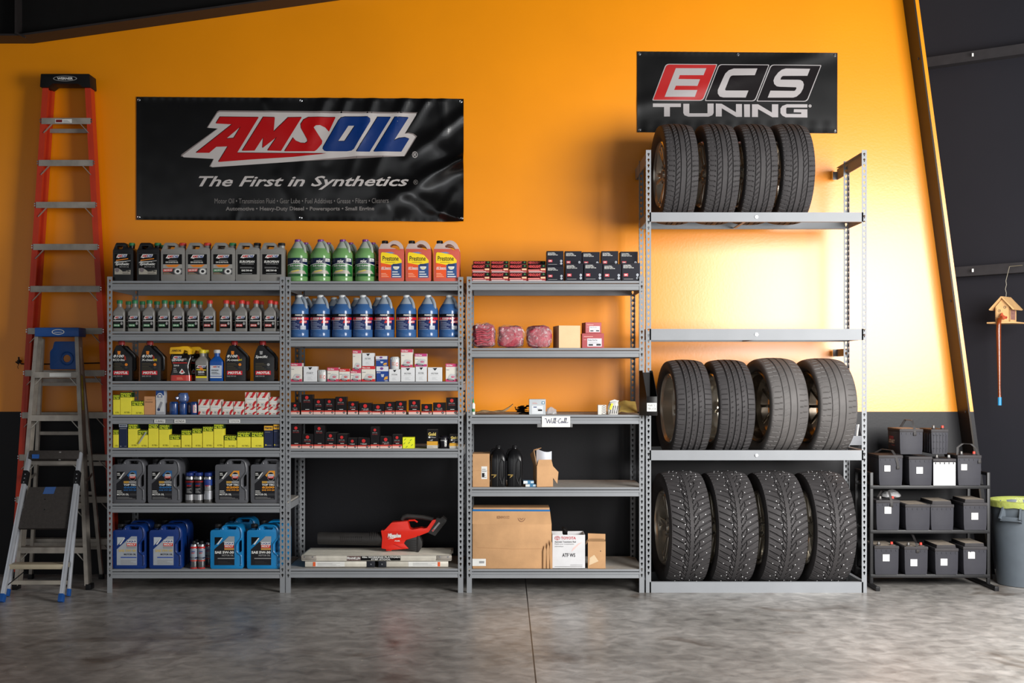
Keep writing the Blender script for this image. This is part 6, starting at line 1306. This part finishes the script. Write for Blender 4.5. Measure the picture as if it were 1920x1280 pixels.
# --- small folding stool with dark tread and blue feet
root = thing('step_stool', 'small silver folding step stool with blue feet and dark tread, leaning on the ladders', 'step stool', (PX(60, -.2), -.2, 0)); X0, Y0 = root.location.x, root.location.y
zs = PZ(848, .07); FL = ((lx(3, -.36), -.36), (lx(57, .07), .07)); FR = ((lx(114, -.36), -.36), (lx(151, .07), .07))
def fp(s, z): (a, b) = FL if s < 0 else FR; t_ = z/zs; return Vector((a[0] + (b[0]-a[0])*t_, ly(a[1] + (b[1]-a[1])*t_), z))
RL = {-1: Vector((lx(14, -.146), ly(-.146), 0)), 1: Vector((lx(128.5, -.146), ly(-.146), 0))}
def rp(s, z): return RL[s].lerp(fp(s, .80) + Vector((0, .03, 0)), z/.80)
for s in (-1, 1):
    mb = MB(); mb.bar(fp(s, .035), fp(s, zs), .028, .040, NEWALU, bev=.008); mb.build('front_leg', root)
    mb = MB(); mb.bar(rp(s, .03), rp(s, .80), .020, .028, NEWALU, bev=.004); mb.build('rear_leg', root)
    mb = MB(); mb.bar(fp(s, 0), fp(s, .05), .033, .046, BLUEP, bev=.005); mb.build('foot', root); mb = MB(); mb.bar(rp(s, .002), rp(s, .05), .022, .034, BLUEP, bev=.004); mb.build('foot', root)
    mb = MB(); mb.bar(fp(s, .73), fp(s, .815), .033, .056, mat((26, 26, 28), .5), bev=.004)
    for k in (.75, .775, .80): q = fp(s, k); mb.rod((q.x + .005, q.y - .034, q.z), (q.x + .005, q.y - .027, q.z), .004, STEEL, 8)
    mb.build('joint', root)
mb = MB(); a_, b_ = fp(-1, .918), fp(1, .918); mb.bar(a_, b_, .062, .05, GRIP, side=(0, .42, .9), bev=.006)
q = a_.lerp(b_, .13); mb.box(q.x - .016, q.x + .03, q.y - .036, q.y - .028, q.z - .016, q.z + .012, BLUEP); mb.bar(a_.lerp(b_, .62) + Vector((0, -.026, -.028)), a_.lerp(b_, .62) + Vector((0, -.014, .03)), .014, .004, mat((120,118,116),.5)); mb.build('grip_bar', root)
def quad_slab(c, th, m, name, extra=None):
    mb = MB(); c = [Vector(v) for v in c]; n_ = (c[1] - c[0]).cross(c[3] - c[0]).normalized()*th; V = c + [v + n_ for v in c]; mb.add(V, [(0,1,2,3), (7,6,5,4), (0,4,5,1), (1,5,6,2), (2,6,7,3), (3,7,4,0)], m)
    if extra: extra(mb)
    return mb.build(name, root)
def tape(mb):
    def f(u, v, l): 
        p0 = Vector((lx(54.5, -.03), ly(-.03), PZ(913, -.03))).lerp(Vector((lx(139.5, -.03), ly(-.03), PZ(912, -.03))), u); p1 = Vector((lx(33, -.15), ly(-.15), PZ(990, -.15))).lerp(Vector((lx(125, -.15), ly(-.15), PZ(990, -.15))), u); q = p0.lerp(p1, v); return (q.x, q.y - .001 - l, q.z)
    p = Print(mb, 0, 0, 1, 1, surf=lambda X, Z, l: f(X, Z, l)); p.poly([(.36,.0),(.60,.0),(.58,.17),(.34,.17)], mat((56,92,150),.6), 1); p.disc(.42,.30,.014,.016,STEEL,1,8); p.disc(.46,.55,.014,.016,STEEL,1,8)
quad_slab([(lx(33, -.15), ly(-.15), PZ(990, -.15)), (lx(125, -.15), ly(-.15), PZ(990, -.15)), (lx(139.5, -.03), ly(-.03), PZ(912, -.03)), (lx(54.5, -.03), ly(-.03), PZ(913, -.03))], -.028, GRIP, 'tread_platform', tape)
a_, b_ = fp(-1, .225), fp(1, .225); mb = MB(); mb.box(a_.x + .005, b_.x - .005, a_.y - .02, a_.y + .09, .200, .232, mat((196, 184, 158), .5, .3), .004); mb.build('step', root)
mb = MB(); a_, b_ = rp(-1, .09), rp(1, .09); mb.bar(a_, b_, .026, .012, mat((190, 182, 168), .45, .4), side=(0, 0, 1)); mb.build('rear_bar', root)
mb = MB(); mb.rod(fp(-1, .10) + Vector((.01, .02, 0)), rp(-1, .21) + Vector((.14, .0, .0)), .004, CAPK, 6); mb.build('strut', root)
# --- cable eye on the wall with its black strap
mb = MB(); q = P(35, 677, WALL - .03); mb.cyl(q.x, 0, 0, .03, .012, CAPK, 12); st = 0; mb.xform(Matrix.Translation((q.x, WALL, q.z)) @ Matrix.Rotation(R(90), 4, 'X') @ Matrix.Translation((-q.x, 0, 0)))
mb.tube([(q.x, WALL - .03, q.z + .03), (q.x + .004, WALL - .035, q.z + .012), (q.x, WALL - .035, q.z - .02), (q.x - .02, WALL - .03, q.z - .004)], .006, CAPK, 6)
e_ = P(40, 682, WALL - .06); mb.tube([(q.x, WALL - .03, q.z - .008), (e_.x, .72, e_.z), (PX(60, .765), .768, PZ(683, .765)), (PX(150, .765), .768, PZ(681, .765)), (PX(205, .765), .768, PZ(680, .765)), (PX(222, .77), .772, PZ(676, .77))], .0045, CAPK, 6); mb.tube([(q.x, WALL - .025, q.z - .02), (q.x - .012, WALL - .02, q.z - .04), (q.x - .006, WALL - .02, q.z - .055)], .002, CAPK, 5)
o = mb.build('wall_strap'); tag(o, 'black strap hooked to an eye on the yellow wall, passing behind the ladders', 'strap')
# ================================================================ leaf blower on the folded work platform
z = Z2[5]
root = thing('work_platform', 'folded aluminium work platform lying on the bottom shelf under the red blower', 'work platform', (PX(706, .05), .05, z)); X0, Y0 = root.location.x, root.location.y
tp = PZ(1040, .05) - z; xl, xr = lx(566, .05), lx(846, .05); d = .36; PLT = mat((216, 211, 198), .42, .2, var=.08, vscale=20)
mb = MB(); mb.box(xl, xr, 0, d, tp - .006, tp, PLT, .002)
for k in range(9): mb.box(xl + .01, xr - .01, .02 + k*.038, .034 + k*.038, tp - .0005, tp + .0018, PLT)
mb.build('deck', root)
for (ya, yb2) in ((0, .012), (d - .012, d)):
    mb = MB(); mb.extr([(ya, tp - .040), (ya, tp - .001), (yb2, tp - .001), (yb2, tp - .040)], xl, xr, PLT); 
    if ya == 0:
        mb.extr([(-.003, tp - .026), (-.003, tp - .010), (0, tp - .006), (0, tp - .030)], xl + .05, xr - .05, PLT)
        p = Print(mb, lx(649, .05), tp - .037, lx(751, .05), tp - .007, -.0036); p.rect(.02,0,.27,1,mat((70,24,20),.5),1); p.rect(.27,0,1,1,BLACK,1); p.text('FRANKLIN', .02,.2,.26,.8, WHITE, 2, .04); p.text('40in WORKING PLATFORM', .29,.55,.99,.92, WHITE, 2, .03); p.text('STEP STOOL', .46,.08,.82,.45, WHITE, 2, .03)
    mb.build('side_rail', root)
for s, x in ((-1, xl), (1, xr)):
    mb = MB(); mb.box(x - s*.10, x + s*.004, -.006, .0, tp - .036, tp - .004, OLDALU, .003)
    for u in (.02, .075): mb.rod((x - s*u, -.009, tp - .012), (x - s*u, -.005, tp - .012), .005, STEEL, 8)
    mb.build('hinge_plate', root)
    mb = MB(); xo = x - s*.02; xi = lx(706, .05) + s*.012; lz0, lz1 = .003, tp - .044; mb.box(xo, xi + s*.05, .004, .020, lz0, lz1, PLT, .003); mb.box(xo, xi + s*.05, d - .02, d - .004, lz0, lz1, PLT, .003); mb.box(xi + s*.04, xi + s*.06, .01, d - .01, lz0 + .004, lz1 - .004, PLT)
    xm = (xo + xi)/2; mb.box(xm + s*.02, xm + s*.03, .02, d - .02, lz0 + .004, lz1 - .004, PLT)
    p = Print(mb, min(xo - s*.055, xo - s*.27), lz0 + .002, max(xo - s*.055, xo - s*.27), lz1 - .002, .0035); p.rect(0,0,1,1,WHITE,1); p.rect(0 if s < 0 else .92, .05, .08 if s < 0 else 1, .95, mat((226,92,40),.5), 2); p.lines(.14,.2,.86,.85,4,GREY,2,.3); mb.build('folded_leg', root)
    mb = MB(); mb.box(xi, xi + s*.055, .0, .024, lz0 - .002, lz1 + .002, mat((40, 42, 48), .5), .003); mb.rod((xi + s*.025, -.003, (lz0+lz1)/2), (xi + s*.025, .001, (lz0+lz1)/2), .005, STEEL, 8); mb.build('end_cap', root)
zp = z + tp + .0025
root = thing('leaf_blower', 'red and black cordless leaf blower lying on the folded platform', 'leaf blower', (PX(770, .22), .22, zp)); X0, Y0 = root.location.x, root.location.y; BRED = mat((222, 40, 22), .32, var=.03); BBLK = mat((46, 44, 43), .5, spec=.4, var=.15)
DZ = PZ(960 + 795/10.665, .17) - zp
def b(x, y): return (PX(690 + x/10.665, .17) - X0, PZ(960 + y/10.665, .17) - zp - DZ + .006)
def bp(*a): return [b(x, y) for x, y in a]
mb = MB(); mb.prism(rnd(bp((260,380),(300,385),(330,375),(470,225),(790,195),(830,350),(880,368),(980,350),(1050,335),(1120,345),(1180,330),(1290,175),(1360,165),(1350,205),(1210,415),(980,505),(760,570),(715,640),(815,745),(480,770),(270,740),(285,540)), .006), -.05, .06, BRED, bev=.014, seg=3)
mb.prism(bp((515,650),(700,700),(815,745),(690,735)), -.056, -.045, BRED, bev=.002)
mb.prism(rnd(bp((360,740),(480,740),(465,795),(355,790)), .003), -.04, .05, BRED, bev=.003); p0 = b(385, 555); p1 = b(665, 430)
p = Print(mb, p0[0], p0[1], p1[0], p1[1], -.0505); p.poly([(0,.0),(.0,.85),(.1,1),(1,.98),(1,.78)], mat((200,30,20),.4), 1); p.text('Milwaukee', .04,.26,.98,.92, WHITE, 2, .05, .2); p.poly([(.05,.02),(.3,.12),(.35,.06),(.95,.50),(.4,.24),(.3,.26)], WHITE, 3); p.text('FUEL', .52,-.36,.92,-.18, WHITE, 2, .04, .3); mb.build('housing', root)
mb = MB(); a_, c_ = b(-1020, 555), b(300, 575); r_ = .0425; yy = .005
mb.tube([(a_[0], yy, a_[1]), (a_[0] + .02, yy, a_[1]), (b(-80, 0)[0], yy, c_[1] + .001), (c_[0], yy, c_[1])], [r_*.97, r_, r_*1.02, r_*1.12], BBLK, 28)
for k in range(12): q = b(-560 + k*38, 560); mb.prism([(q[0], q[1] - .018), (q[0] + .003, q[1] - .018), (q[0] + .006, q[1] + .018), (q[0] + .003, q[1] + .018)], yy - r_ - .001, yy - r_ + .006, mat((44, 42, 42), .5))
for k in range(5): q = b(40 + k*45, 560); mb.tube([(q[0], yy + r_*1.06*math.cos(t), q[1] + r_*1.06*math.sin(t)) for t in [2*math.pi*i/20 for i in range(20)]], .0015, BBLK, 5, closed=True)
mb.build('nozzle_tube', root)
mb = MB(); mb.prism(rnd(bp((720,620),(780,570),(990,500),(1010,800),(960,800),(760,760),(715,690)), .004), -.045, .055, BBLK, bev=.006); q0, q1 = b(1000, 500), b(1000, 800); mb.prism(rnd(bp((985,485),(1020,490),(1080,610),(1075,720),(1010,820),(985,800)), .006), -.05, .06, BBLK, bev=.006)
for k in range(6): q = b(760, 600 + k*28); q2 = b(980, 575 + k*36); mb.bar((q[0], -.047, q[1]), (q2[0], -.047, q2[1]), .004, .004, mat((46, 46, 46), .5), side=(0, 0, 1))
mb.build('air_intake', root)
mb = MB(); h_ = [b(660,185), b(700,130), b(770,110), b(900,120), b(1080,135), b(1220,165), b(1290,190)]; mb.tube([(q[0], .005, q[1]) for q in h_], [.013,.016,.017,.016,.016,.017,.018], BBLK, 12); mb.build('handle', root)
mb = MB(); h_ = [b(800,200), b(920,195), b(980,235)]; mb.tube([(q[0], .005, q[1]) for q in h_], .006, BRED, 8); q = b(800, 108); mb.box(q[0] - .016, q[0] + .014, -.01, .02, q[1] - .004, q[1] + .004, BRED, .002); mb.build('trigger', root)
mb = MB(); mb.prism(rnd(bp((1370,130),(1440,145),(1490,105),(1570,180),(1560,215),(1340,495),(1220,440),(1190,425)), .005), -.045, .055, BBLK, bev=.006)
e0, e1 = Vector(b(1285, 400)), Vector(b(1430, 225)); nn = Vector((-(e1-e0).y, (e1-e0).x)).normalized()*.006; Print(mb, 0, 0, 1, 1, -.0455).poly([tuple(e0 - nn), tuple(e1 - nn), tuple(e1 + nn), tuple(e0 + nn)], GREY, 1); Print(mb, 0, 0, 1, 1, -.0455).poly([tuple(e0 - nn*.6), tuple(e0.lerp(e1, .25) - nn*.6), tuple(e0.lerp(e1, .25) + nn*.6), tuple(e0 + nn*.6)], RED, 2); mb.build('battery_pack', root)
# ================================================================ car batteries on their black rack
YB = .20
def sx12(x): return 1600 + x/3.765
def sy12(y): return 780 + y/3.765
RKB = mat((30, 30, 32), .45, .3); KB_ = .37
root = thing('battery_rack', 'low black metal rack holding three tiers of car batteries, left of the bin', 'rack', (PX(1744, YB), YB, 0)); X0, Y0 = root.location.x, root.location.y
xl, xr = lx(1634.5, YB), lx(1854, YB); hp = PZ(885.5, YB); TZ = [PZ(909.6, YB), PZ(993.2, YB), PZ(1076.3, YB)]
for x in (xl, xr):
    for y in (0, KB_): mb = MB(); mb.box(x - .011, x + .011, y, y + .022, .028, hp, RKB, .002); mb.build('post', root)
    mb = MB(); mb.box(x - .010, x + .010, .022, KB_, hp - .022, hp, RKB, .002); mb.build('top_bar', root)
    mb = MB(); mb.box(x - .012, x + .012, -.13, KB_ + .14, 0, .028, RKB, .003); mb.box(x - .015, x + .015, -.145, -.125, 0, .032, CAPK, .003); mb.box(x - .015, x + .015, KB_ + .125, KB_ + .142, 0, .032, CAPK, .003); mb.build('foot_rail', root)
for zt_ in TZ:
    for y in (-.002, KB_ - .004): mb = MB(); mb.box(xl - .008, xr + .008, y, y + .022, zt_ - .024, zt_, RKB, .002); mb.build('shelf_bar', root)
    mb = MB(); mb.box(xl + .011, xr - .011, .018, KB_ - .004, zt_ - .006, zt_ - .001, RKB); mb.build('shelf_panel', root)
BATT = mat((54, 54, 60), .48, var=.10, vscale=10); LID = mat((56, 54, 56), .55, var=.15); DUST = mat((154, 142, 128), .8, var=.25, vscale=25)
def battery(px0, px1, pt, zb_, label, d=.24, dusty=False, strap=None, lab=(.5, .5), terms='r', wide=False, txt=None, ribs=False, cover=False, Y=YB - .012, lean=0, white=False):
    x0, x1 = PX(px0, Y), PX(px1, Y); w = x1 - x0; h = PZ(pt, Y) - zb_; hl = .022
    root = thing('car_battery', label, 'battery', ((x0 + x1)/2, Y, zb_), R(lean), 'used car batteries'); mb = MB(); hb = h - hl - (.022 if cover else 0)
    mb.prism(rnd([(-w/2 + .006, 0), (w/2 - .006, 0), (w/2 - .002, hb*.25), (w/2, hb), (-w/2, hb), (-w/2 + .002, hb*.25)], .003), 0, d, BATT, bev=.004)
    if ribs:
        for k in range(5): x = -w*.38 + k*w*.19; mb.box(x, x + .004, -.004, .001, .01, hb - .01, BATT)
        for zz in (.25, .55, .85): mb.box(-w*.40, w*.40, -.004, .001, hb*zz, hb*zz + .004, BATT)
        for s in (-1,):
            for k in range(4): mb.box(s*w/2 - .003, s*w/2, .03 + k*.05, .034 + k*.05, .01, hb - .01, BATT)
    for k in range(7 if wide else 5): x = -w*.4 + k*w*.8/(6 if wide else 4); mb.box(x - .004, x + .004, -.003, .0, hb - .016, hb - .004, BATT)
    if txt: 
        sf = lambda X, Z, l: (-w/2 + .0 - l, X, Z); p = Print(mb, d*.93, hb*.30, d*.40, hb*.82, surf=sf); p.text('SUPER', .1,.62,.8,.92, RED, 1, .04, .2); p.text('START', .05,.30,.98,.62, WHITE, 1, .04, .2); p.lines(.5,.1,.95,.2,1,RED,1)
    if lab:
        u, v, s_ = lab[0], lab[1], (lab[2] if len(lab) > 2 else .026); p = Print(mb, -w/2, 0, w/2, h, -.0045 if ribs else -.0012); rr = s_*.5; p.rect(u - rr/w*1, v - rr/h, u + rr/w*1, v + rr/h*1.05, WHITE, 1)
    if white: p = Print(mb, -w/2, 0, w/2, h, -.0012); p.rect(.01,.0,.99,.86,WHITE,1)
    mb.build('case', root)
    mb = MB(); mb.box(-w/2 - .003, w/2 + .003, -.004, d + .003, hb, hb + hl, LID, .004)
    if cover: mb.prism(rnd([(-w/2 + .012, hb + hl - .002), (w/2 - .012, hb + hl - .002), (w/2 - .016, h), (-w/2 + .016, h)], .003), .01, d - .008, LID, bev=.004)
    if dusty: mb.box(-w/2 + .016, w/2 - .016, .014, d - .012, (h if cover else hb + hl) - .0005, (h if cover else hb + hl) + .0006, DUST)
    mb.build('lid', root)
    zt_ = hb + hl
    if not cover and terms:
        for x, m in ((w*.27, mat((206, 60, 44), .5) if 'r' in terms else GREY), (-w*.27, mat((120, 118, 116), .45, .6))):
            mb = MB(); mb.cyl(x, .035, zt_, zt_ + .008, .013, LID, 12); mb.cyl(x, .035, zt_ + .008, zt_ + .024, .010, m, 12, .0085); mb.build('terminal', root)
    if strap:
        mb = MB(); K_ = mat((52, 50, 50), .5)
        if strap == 'arch': path = [(-w*.40, .05, zt_), (-w*.38, .055, zt_ + .05), (-w*.15, .06, zt_ + .075), (w*.22, .06, zt_ + .072), (w*.42, .055, zt_ + .045), (w*.44, .0, zt_ - .02), (w*.42, -.004, zt_ - .045)]
        elif strap == 'front': path = [(-w*.42, .12, zt_ + .01), (-w*.2, .09, zt_ + .035), (w*.12, .03, zt_ + .03), (w*.22, -.004, zt_ - .01), (w*.28, -.006, zt_ - .055), (w*.30, -.006, zt_ - .085)]
        elif strap == 'up': path = [(-w*.12, .10, zt_ + .085), (-w*.02, .06, zt_ + .07), (w*.03, .01, zt_ + .02), (w*.06, -.005, zt_ - .03)]
        else: path = [(-w*.25, .10, zt_ + .01), (-w*.1, .08, zt_ + .06), (w*.1, .03, zt_ + .055), (w*.14, -.004, zt_ - .0), (w*.15, -.006, zt_ - .035)]
        k = len(path); V = []; F = []
        for i, q in enumerate(path): q = Vector(q); V += [(q.x - .008, q.y, q.z), (q.x + .008, q.y, q.z), (q.x + .008, q.y + .003, q.z + .003), (q.x - .008, q.y + .003, q.z + .003)]
        for i in range(k - 1):
            for j in range(4): F.append((4*i + j, 4*i + (j+1) % 4, 4*i + 4 + (j+1) % 4, 4*i + 4 + j))
        F += [(3,2,1,0), (4*k-4, 4*k-3, 4*k-2, 4*k-1)]; mb.add(V, F, K_); q = path[-1]; mb.box(q[0] - .011, q[0] + .011, -.009, -.002, q[2] - .012, q[2] + .010, K_, .002); mb.build('carry_strap', root)
    return root, h
t1, t2, t3 = TZ[0] + .001, TZ[1] + .001, TZ[2] + .001
_, h1 = battery(sx12(180), sx12(347), sy12(275), t1, 'car battery with folded strap and white sticker, left end of top tier', .26, strap='front', lab=(.36,.56,.040), terms='')
_, h2 = battery(sx12(393), sx12(555), sy12(285), t1, 'car battery with square white sticker, second on the top tier, no strap', .24, lab=(.46,.52,.044), terms='')
_, h3 = battery(sx12(564), sx12(722), sy12(300), t1, 'car battery with its whole front covered in white paper, top tier', .23, lab=None, white=True, terms='g')
battery(sx12(737), sx12(902), sy12(275), t1, 'car battery with arched strap and red terminal, right end of top tier', .26, strap='arch', lab=(.27,.60,.040))
mz = t1 + max(h1, h2) + .0035
battery(sx12(328), sx12(490), sy12(90), mz, 'car battery with red and white side lettering, topmost left of the pile', .27, lab=None, strap='loop', txt=True, dusty=True, terms='', Y=YB + .03)
battery(sx12(551), sx12(668), sy12(92), t1 + max(h2, h3 + .026) + .0035, 'ribbed car battery with red terminal, topmost right of the pile', .24, lab=None, ribs=True, Y=YB + .03)
_, h7 = battery(sx12(162), sx12(326), sy12(592), t2, 'car battery with torn label under the strap, left end of middle tier', .26, strap='loop', lab=(.5,.66,.046), terms='r')
battery(sx12(368), sx12(541), sy12(622), t2, 'car battery with bare front and dusty lid, second on the middle tier', .27, lab=None, dusty=True, terms='', Y=YB - .012)
battery(sx12(547), sx12(708), sy12(600), t2, 'car battery with dusty raised lid and bare front, third on middle tier', .27, lab=None, dusty=True, cover=True)
battery(sx12(778), sx12(943), sy12(588), t2, 'car battery with raised lid and white sticker, right end of middle tier', .26, cover=True, dusty=True, lab=(.48,.45,.046))
battery(sx12(150), sx12(320), sy12(915), t3, 'car battery with red terminal and tilted sticker, left end of bottom tier', .27, dusty=True, lab=(.48,.58,.046))
battery(sx12(362), sx12(525), sy12(920), t3, 'car battery with upright strap, second on the bottom tier', .27, strap='up', dusty=True, lab=(.40,.42,.046))
battery(sx12(578), sx12(740), sy12(910), t3, 'car battery with dusty raised lid, third on the bottom tier', .28, cover=True, dusty=True, lab=(.38,.42,.046))
battery(sx12(777), sx12(940), sy12(898), t3, 'car battery with dusty raised lid and sticker, right end of bottom tier', .28, cover=True, dusty=True, lab=(.35,.62,.046))
film_blob('plastic_bag', 'crumpled clear plastic bag on a battery of the middle tier', 'bag', PX(sx12(285), YB + .10), YB + .16, t2 + h7 + .002, .13, .055, .10, CLEAR, 12, .010)
# ================================================================ bin and bird house
BINM = mat((84, 92, 100), .5, var=.06); LINER = mat((196, 206, 110), .3, trans=.4, var=.05, bump=.5, bscale=30); rb = .25
root = thing('trash_can', 'round grey bin with a yellowish bag folded over its rim, at right edge', 'trash can', (PX(1858, .35) + rb, .35, 0)); hB = .583; mb = MB(); n = 48; V = []; prof = [(.185, .0), (.195, .004), (.215, hB*.5), (.238, hB - .02), (.248, hB - .02), (.250, hB), (.240, hB + .002), (.232, hB - .015), (.208, hB*.5), (.188, .02)]
for (r_, z_) in prof:
    for i in range(n):
        a = 2*math.pi*i/n; k = 1 + (.012 if (i % 12) < 8 and z_ < hB - .03 else 0); V.append((r_*k*math.cos(a), r_*k*math.sin(a), z_))
F = [(i*n + j, i*n + (j+1) % n, (i+1)*n + (j+1) % n, (i+1)*n + j) for i in range(len(prof) - 1) for j in range(n)] + [tuple(range(n - 1, -1, -1)), tuple(range((len(prof)-1)*n, len(prof)*n))]
mb.add(V, F, BINM); mb.build('bin', root)
for a0 in (225, 45):
    mb = MB(); pts = []
    for s in (-1, 1): a = R(a0 + s*14); mb.bar((.232*math.cos(a), .232*math.sin(a), hB - .035), (.272*math.cos(a), .272*math.sin(a), hB - .115), .012, .05, BINM, side=(-math.sin(a), math.cos(a), 0)); mb.bar((.222*math.cos(a), .222*math.sin(a), hB - .13), (.274*math.cos(a), .274*math.sin(a), hB - .112), .012, .02, BINM, side=(-math.sin(a), math.cos(a), 0)); pts.append((.268*math.cos(a), .268*math.sin(a), hB - .108))
    mb.bar(pts[0], pts[1], .03, .018, BINM, side=(0, 0, 1), bev=.003); mb.build('handle', root)
mb = MB(); V = []; prof = [(.257, -.034), (.259, -.012), (.258, .006), (.246, .010), (.234, .0), (.222, -.10), (.20, -.25)]
for k, (r_, z_) in enumerate(prof):
    for i in range(n * 2):
        a = math.pi*i/n; q = noise.noise(Vector((math.cos(a)*3, math.sin(a)*3, k*.7))); V.append(((r_ + .004*q)*math.cos(a), (r_ + .004*q)*math.sin(a), hB + z_ + .008*q*(k in (0, 5, 6))))
m2 = 2*n; mb.add(V, [(i*m2 + j, i*m2 + (j+1) % m2, (i+1)*m2 + (j+1) % m2, (i+1)*m2 + j) for i in range(len(prof) - 1) for j in range(m2)], LINER); tag(mb.build('bag_liner', root), 'yellowish translucent bag liner')
YH = .72; PINE = mat((214, 170, 116), .6, var=.10, vscale=20); AMB = mat((130, 58, 22), .15, coat=.6, trans=.25); TERR = mat((170, 70, 40), .5)
root = thing('bird_house', 'small wooden bird house with painted face and long dangling tail, hanging by a wire', 'bird house', (PX(1886, YH), YH, PZ(607, YH)), R(-42)); h = PZ(576, YH) - PZ(607, YH); pk = PZ(557, YH) - PZ(607, YH); w, d = .105, .13
mb = MB(); mb.prism([(-w/2, .012), (w/2, .012), (w/2, h), (0, pk - .012), (-w/2, h)], -d/2, -d/2 + .008, PINE); mb.prism([(-w/2, .012), (w/2, .012), (w/2, h), (0, pk - .012), (-w/2, h)], d/2 - .008, d/2, PINE)
for s in (-1, 1):
    mb.box(s*w/2, s*(w/2 - .008), -d/2, d/2, .012, .028, PINE); mb.box(s*w/2, s*(w/2 - .008), -d/2, d/2, h - .02, h, PINE); mb.box(s*w/2, s*(w/2 - .008), -d/2, -d/2 + .014, .012, h, PINE); mb.box(s*w/2, s*(w/2 - .008), d/2 - .014, d/2, .012, h, PINE)
p = Print(mb, -w/2, 0, w/2, h, -d/2 - .0003)
for u, v in ((.28,.78),(.66,.98)): p.disc(u, v, .10, .085, DARKGREY, 1, 14, .72); p.disc(u + .02, v, .03, .03, INK, 1, 8)
p.poly([(.70,.30),(.80,.45),(.84,.36),(.76,.26)], mat((150,40,40),.5), 1); mb.build('house', root)
mb = MB()
for s in (-1, 1): mb.box(s*(w/2 - .006), s*(w/2 - .002), -d/2 + .014, d/2 - .014, .028, h - .02, mat((150, 110, 100), .3, var=.4, vscale=60))
tag(mb.build('side_window', root), 'mottled reddish side panel')
mb = MB(); q = .008
for s in (-1, 1):
    a_ = Vector((0, 0, pk)); b_ = Vector((s*(w/2 + .035), 0, h - .012 - .008)); mb.bar((0, -d/2 - .02, pk) if False else a_, b_, d + .05, .009, PINE, side=(0, 1, 0))
mb.build('roof', root); mb = MB(); mb.box(-w/2 - .045, w/2 + .045, -d/2 - .05, d/2 + .04, 0, .012, PINE, .004); mb.build('platform', root)
mb = MB(); mb.prism([(-.016, .035), (.018, .03), (.030, .050), (.008, .062), (.004, .078), (-.010, .060)], -d/2 - .03, -d/2 - .001, TERR, bev=.004); mb.build('beak', root)
zb2 = PZ(745, YH) - PZ(607, YH); mb = MB(); y_ = -d/2 - .062
mb.tube([(0, -d/2 - .02, .045), (-.004, -d/2 - .050, .03), (-.004, y_, .0), (-.006, y_, -.05), (-.002, y_, zb2*.55), (.0, y_, zb2*.85), (.002, y_, zb2)], [.014, .016, .017, .018, .014, .010, .012], AMB, 14); tag(mb.build('tail', root), 'glossy amber brown tail')
mb = MB(); mb.cyl(.002, y_, PZ(759, YH) - PZ(607, YH), zb2 + .004, .014, mat((40, 130, 180), .35), 14); tag(mb.build('tail_tip', root), 'blue tail tip')
mb = MB(); zu = PZ(500, YH) - PZ(607, YH); mb.tube([(0, 0, pk - .004), (.003, 0, pk + .03), (-.004, 0, pk + .06), (.004, 0, pk + .09), (0, 0, pk + .12), (.03, -.01, zu)], .0022, mat((120, 110, 90), .4), 6); mb.tube([(.03, -.01, zu), (.09, .17, zu + .02), (.155, .20, zu + .02)], .002, mat((120, 110, 90), .4), 6); mb.build('hanging_wire', root)
# small grey bin hooked behind the wheel rack, with two tools in it
root = thing('tool_tray', 'small grey wall tray with an orange-handled tool, half hidden behind the wheel rack', 'tray', (PX(1604, .70), .70, PZ(835, .7))); mb = MB(); w = .10
mb.box(-w/2, w/2, 0, .075, 0, .003, RACKDK); mb.box(-w/2, w/2, .072, .076, 0, .15, RACKDK); mb.box(-w/2, w/2, 0, .003, 0, .07, RACKDK)
for s in (-1, 1): mb.add([(s*w/2, 0, 0), (s*w/2, .076, 0), (s*w/2, .076, .15), (s*w/2, 0, .07), (s*(w/2 - .003), 0, 0), (s*(w/2 - .003), .076, 0), (s*(w/2 - .003), .076, .15), (s*(w/2 - .003), 0, .07)], [(0,1,2,3), (7,6,5,4), (0,3,7,4), (3,2,6,7), (0,4,5,1), (1,5,6,2)], RACKDK)
mb.build('tray', root)
mb = MB(); mb.tube([(0, 0, .004), (-.008, 0, .07), (-.010, 0, .10)], [.011, .012, .008], mat((226, 90, 40), .4), 10); mb.tube([(-.010, 0, .10), (-.016, 0, .17)], .004, STEEL, 8); o = mb.build('screwdriver'); o.location = (root.location.x - .02, .735, root.location.z + .003); tag(o, 'orange-handled screwdriver standing in the small grey tray', 'screwdriver')
mb = MB(); mb.tube([(0, 0, .004), (.02, .0, .15)], .006, WHITE, 8); o = mb.build('marker'); o.location = (root.location.x + .012, .735, root.location.z + .003); tag(o, 'thin white marker standing in the small grey tray', 'marker')
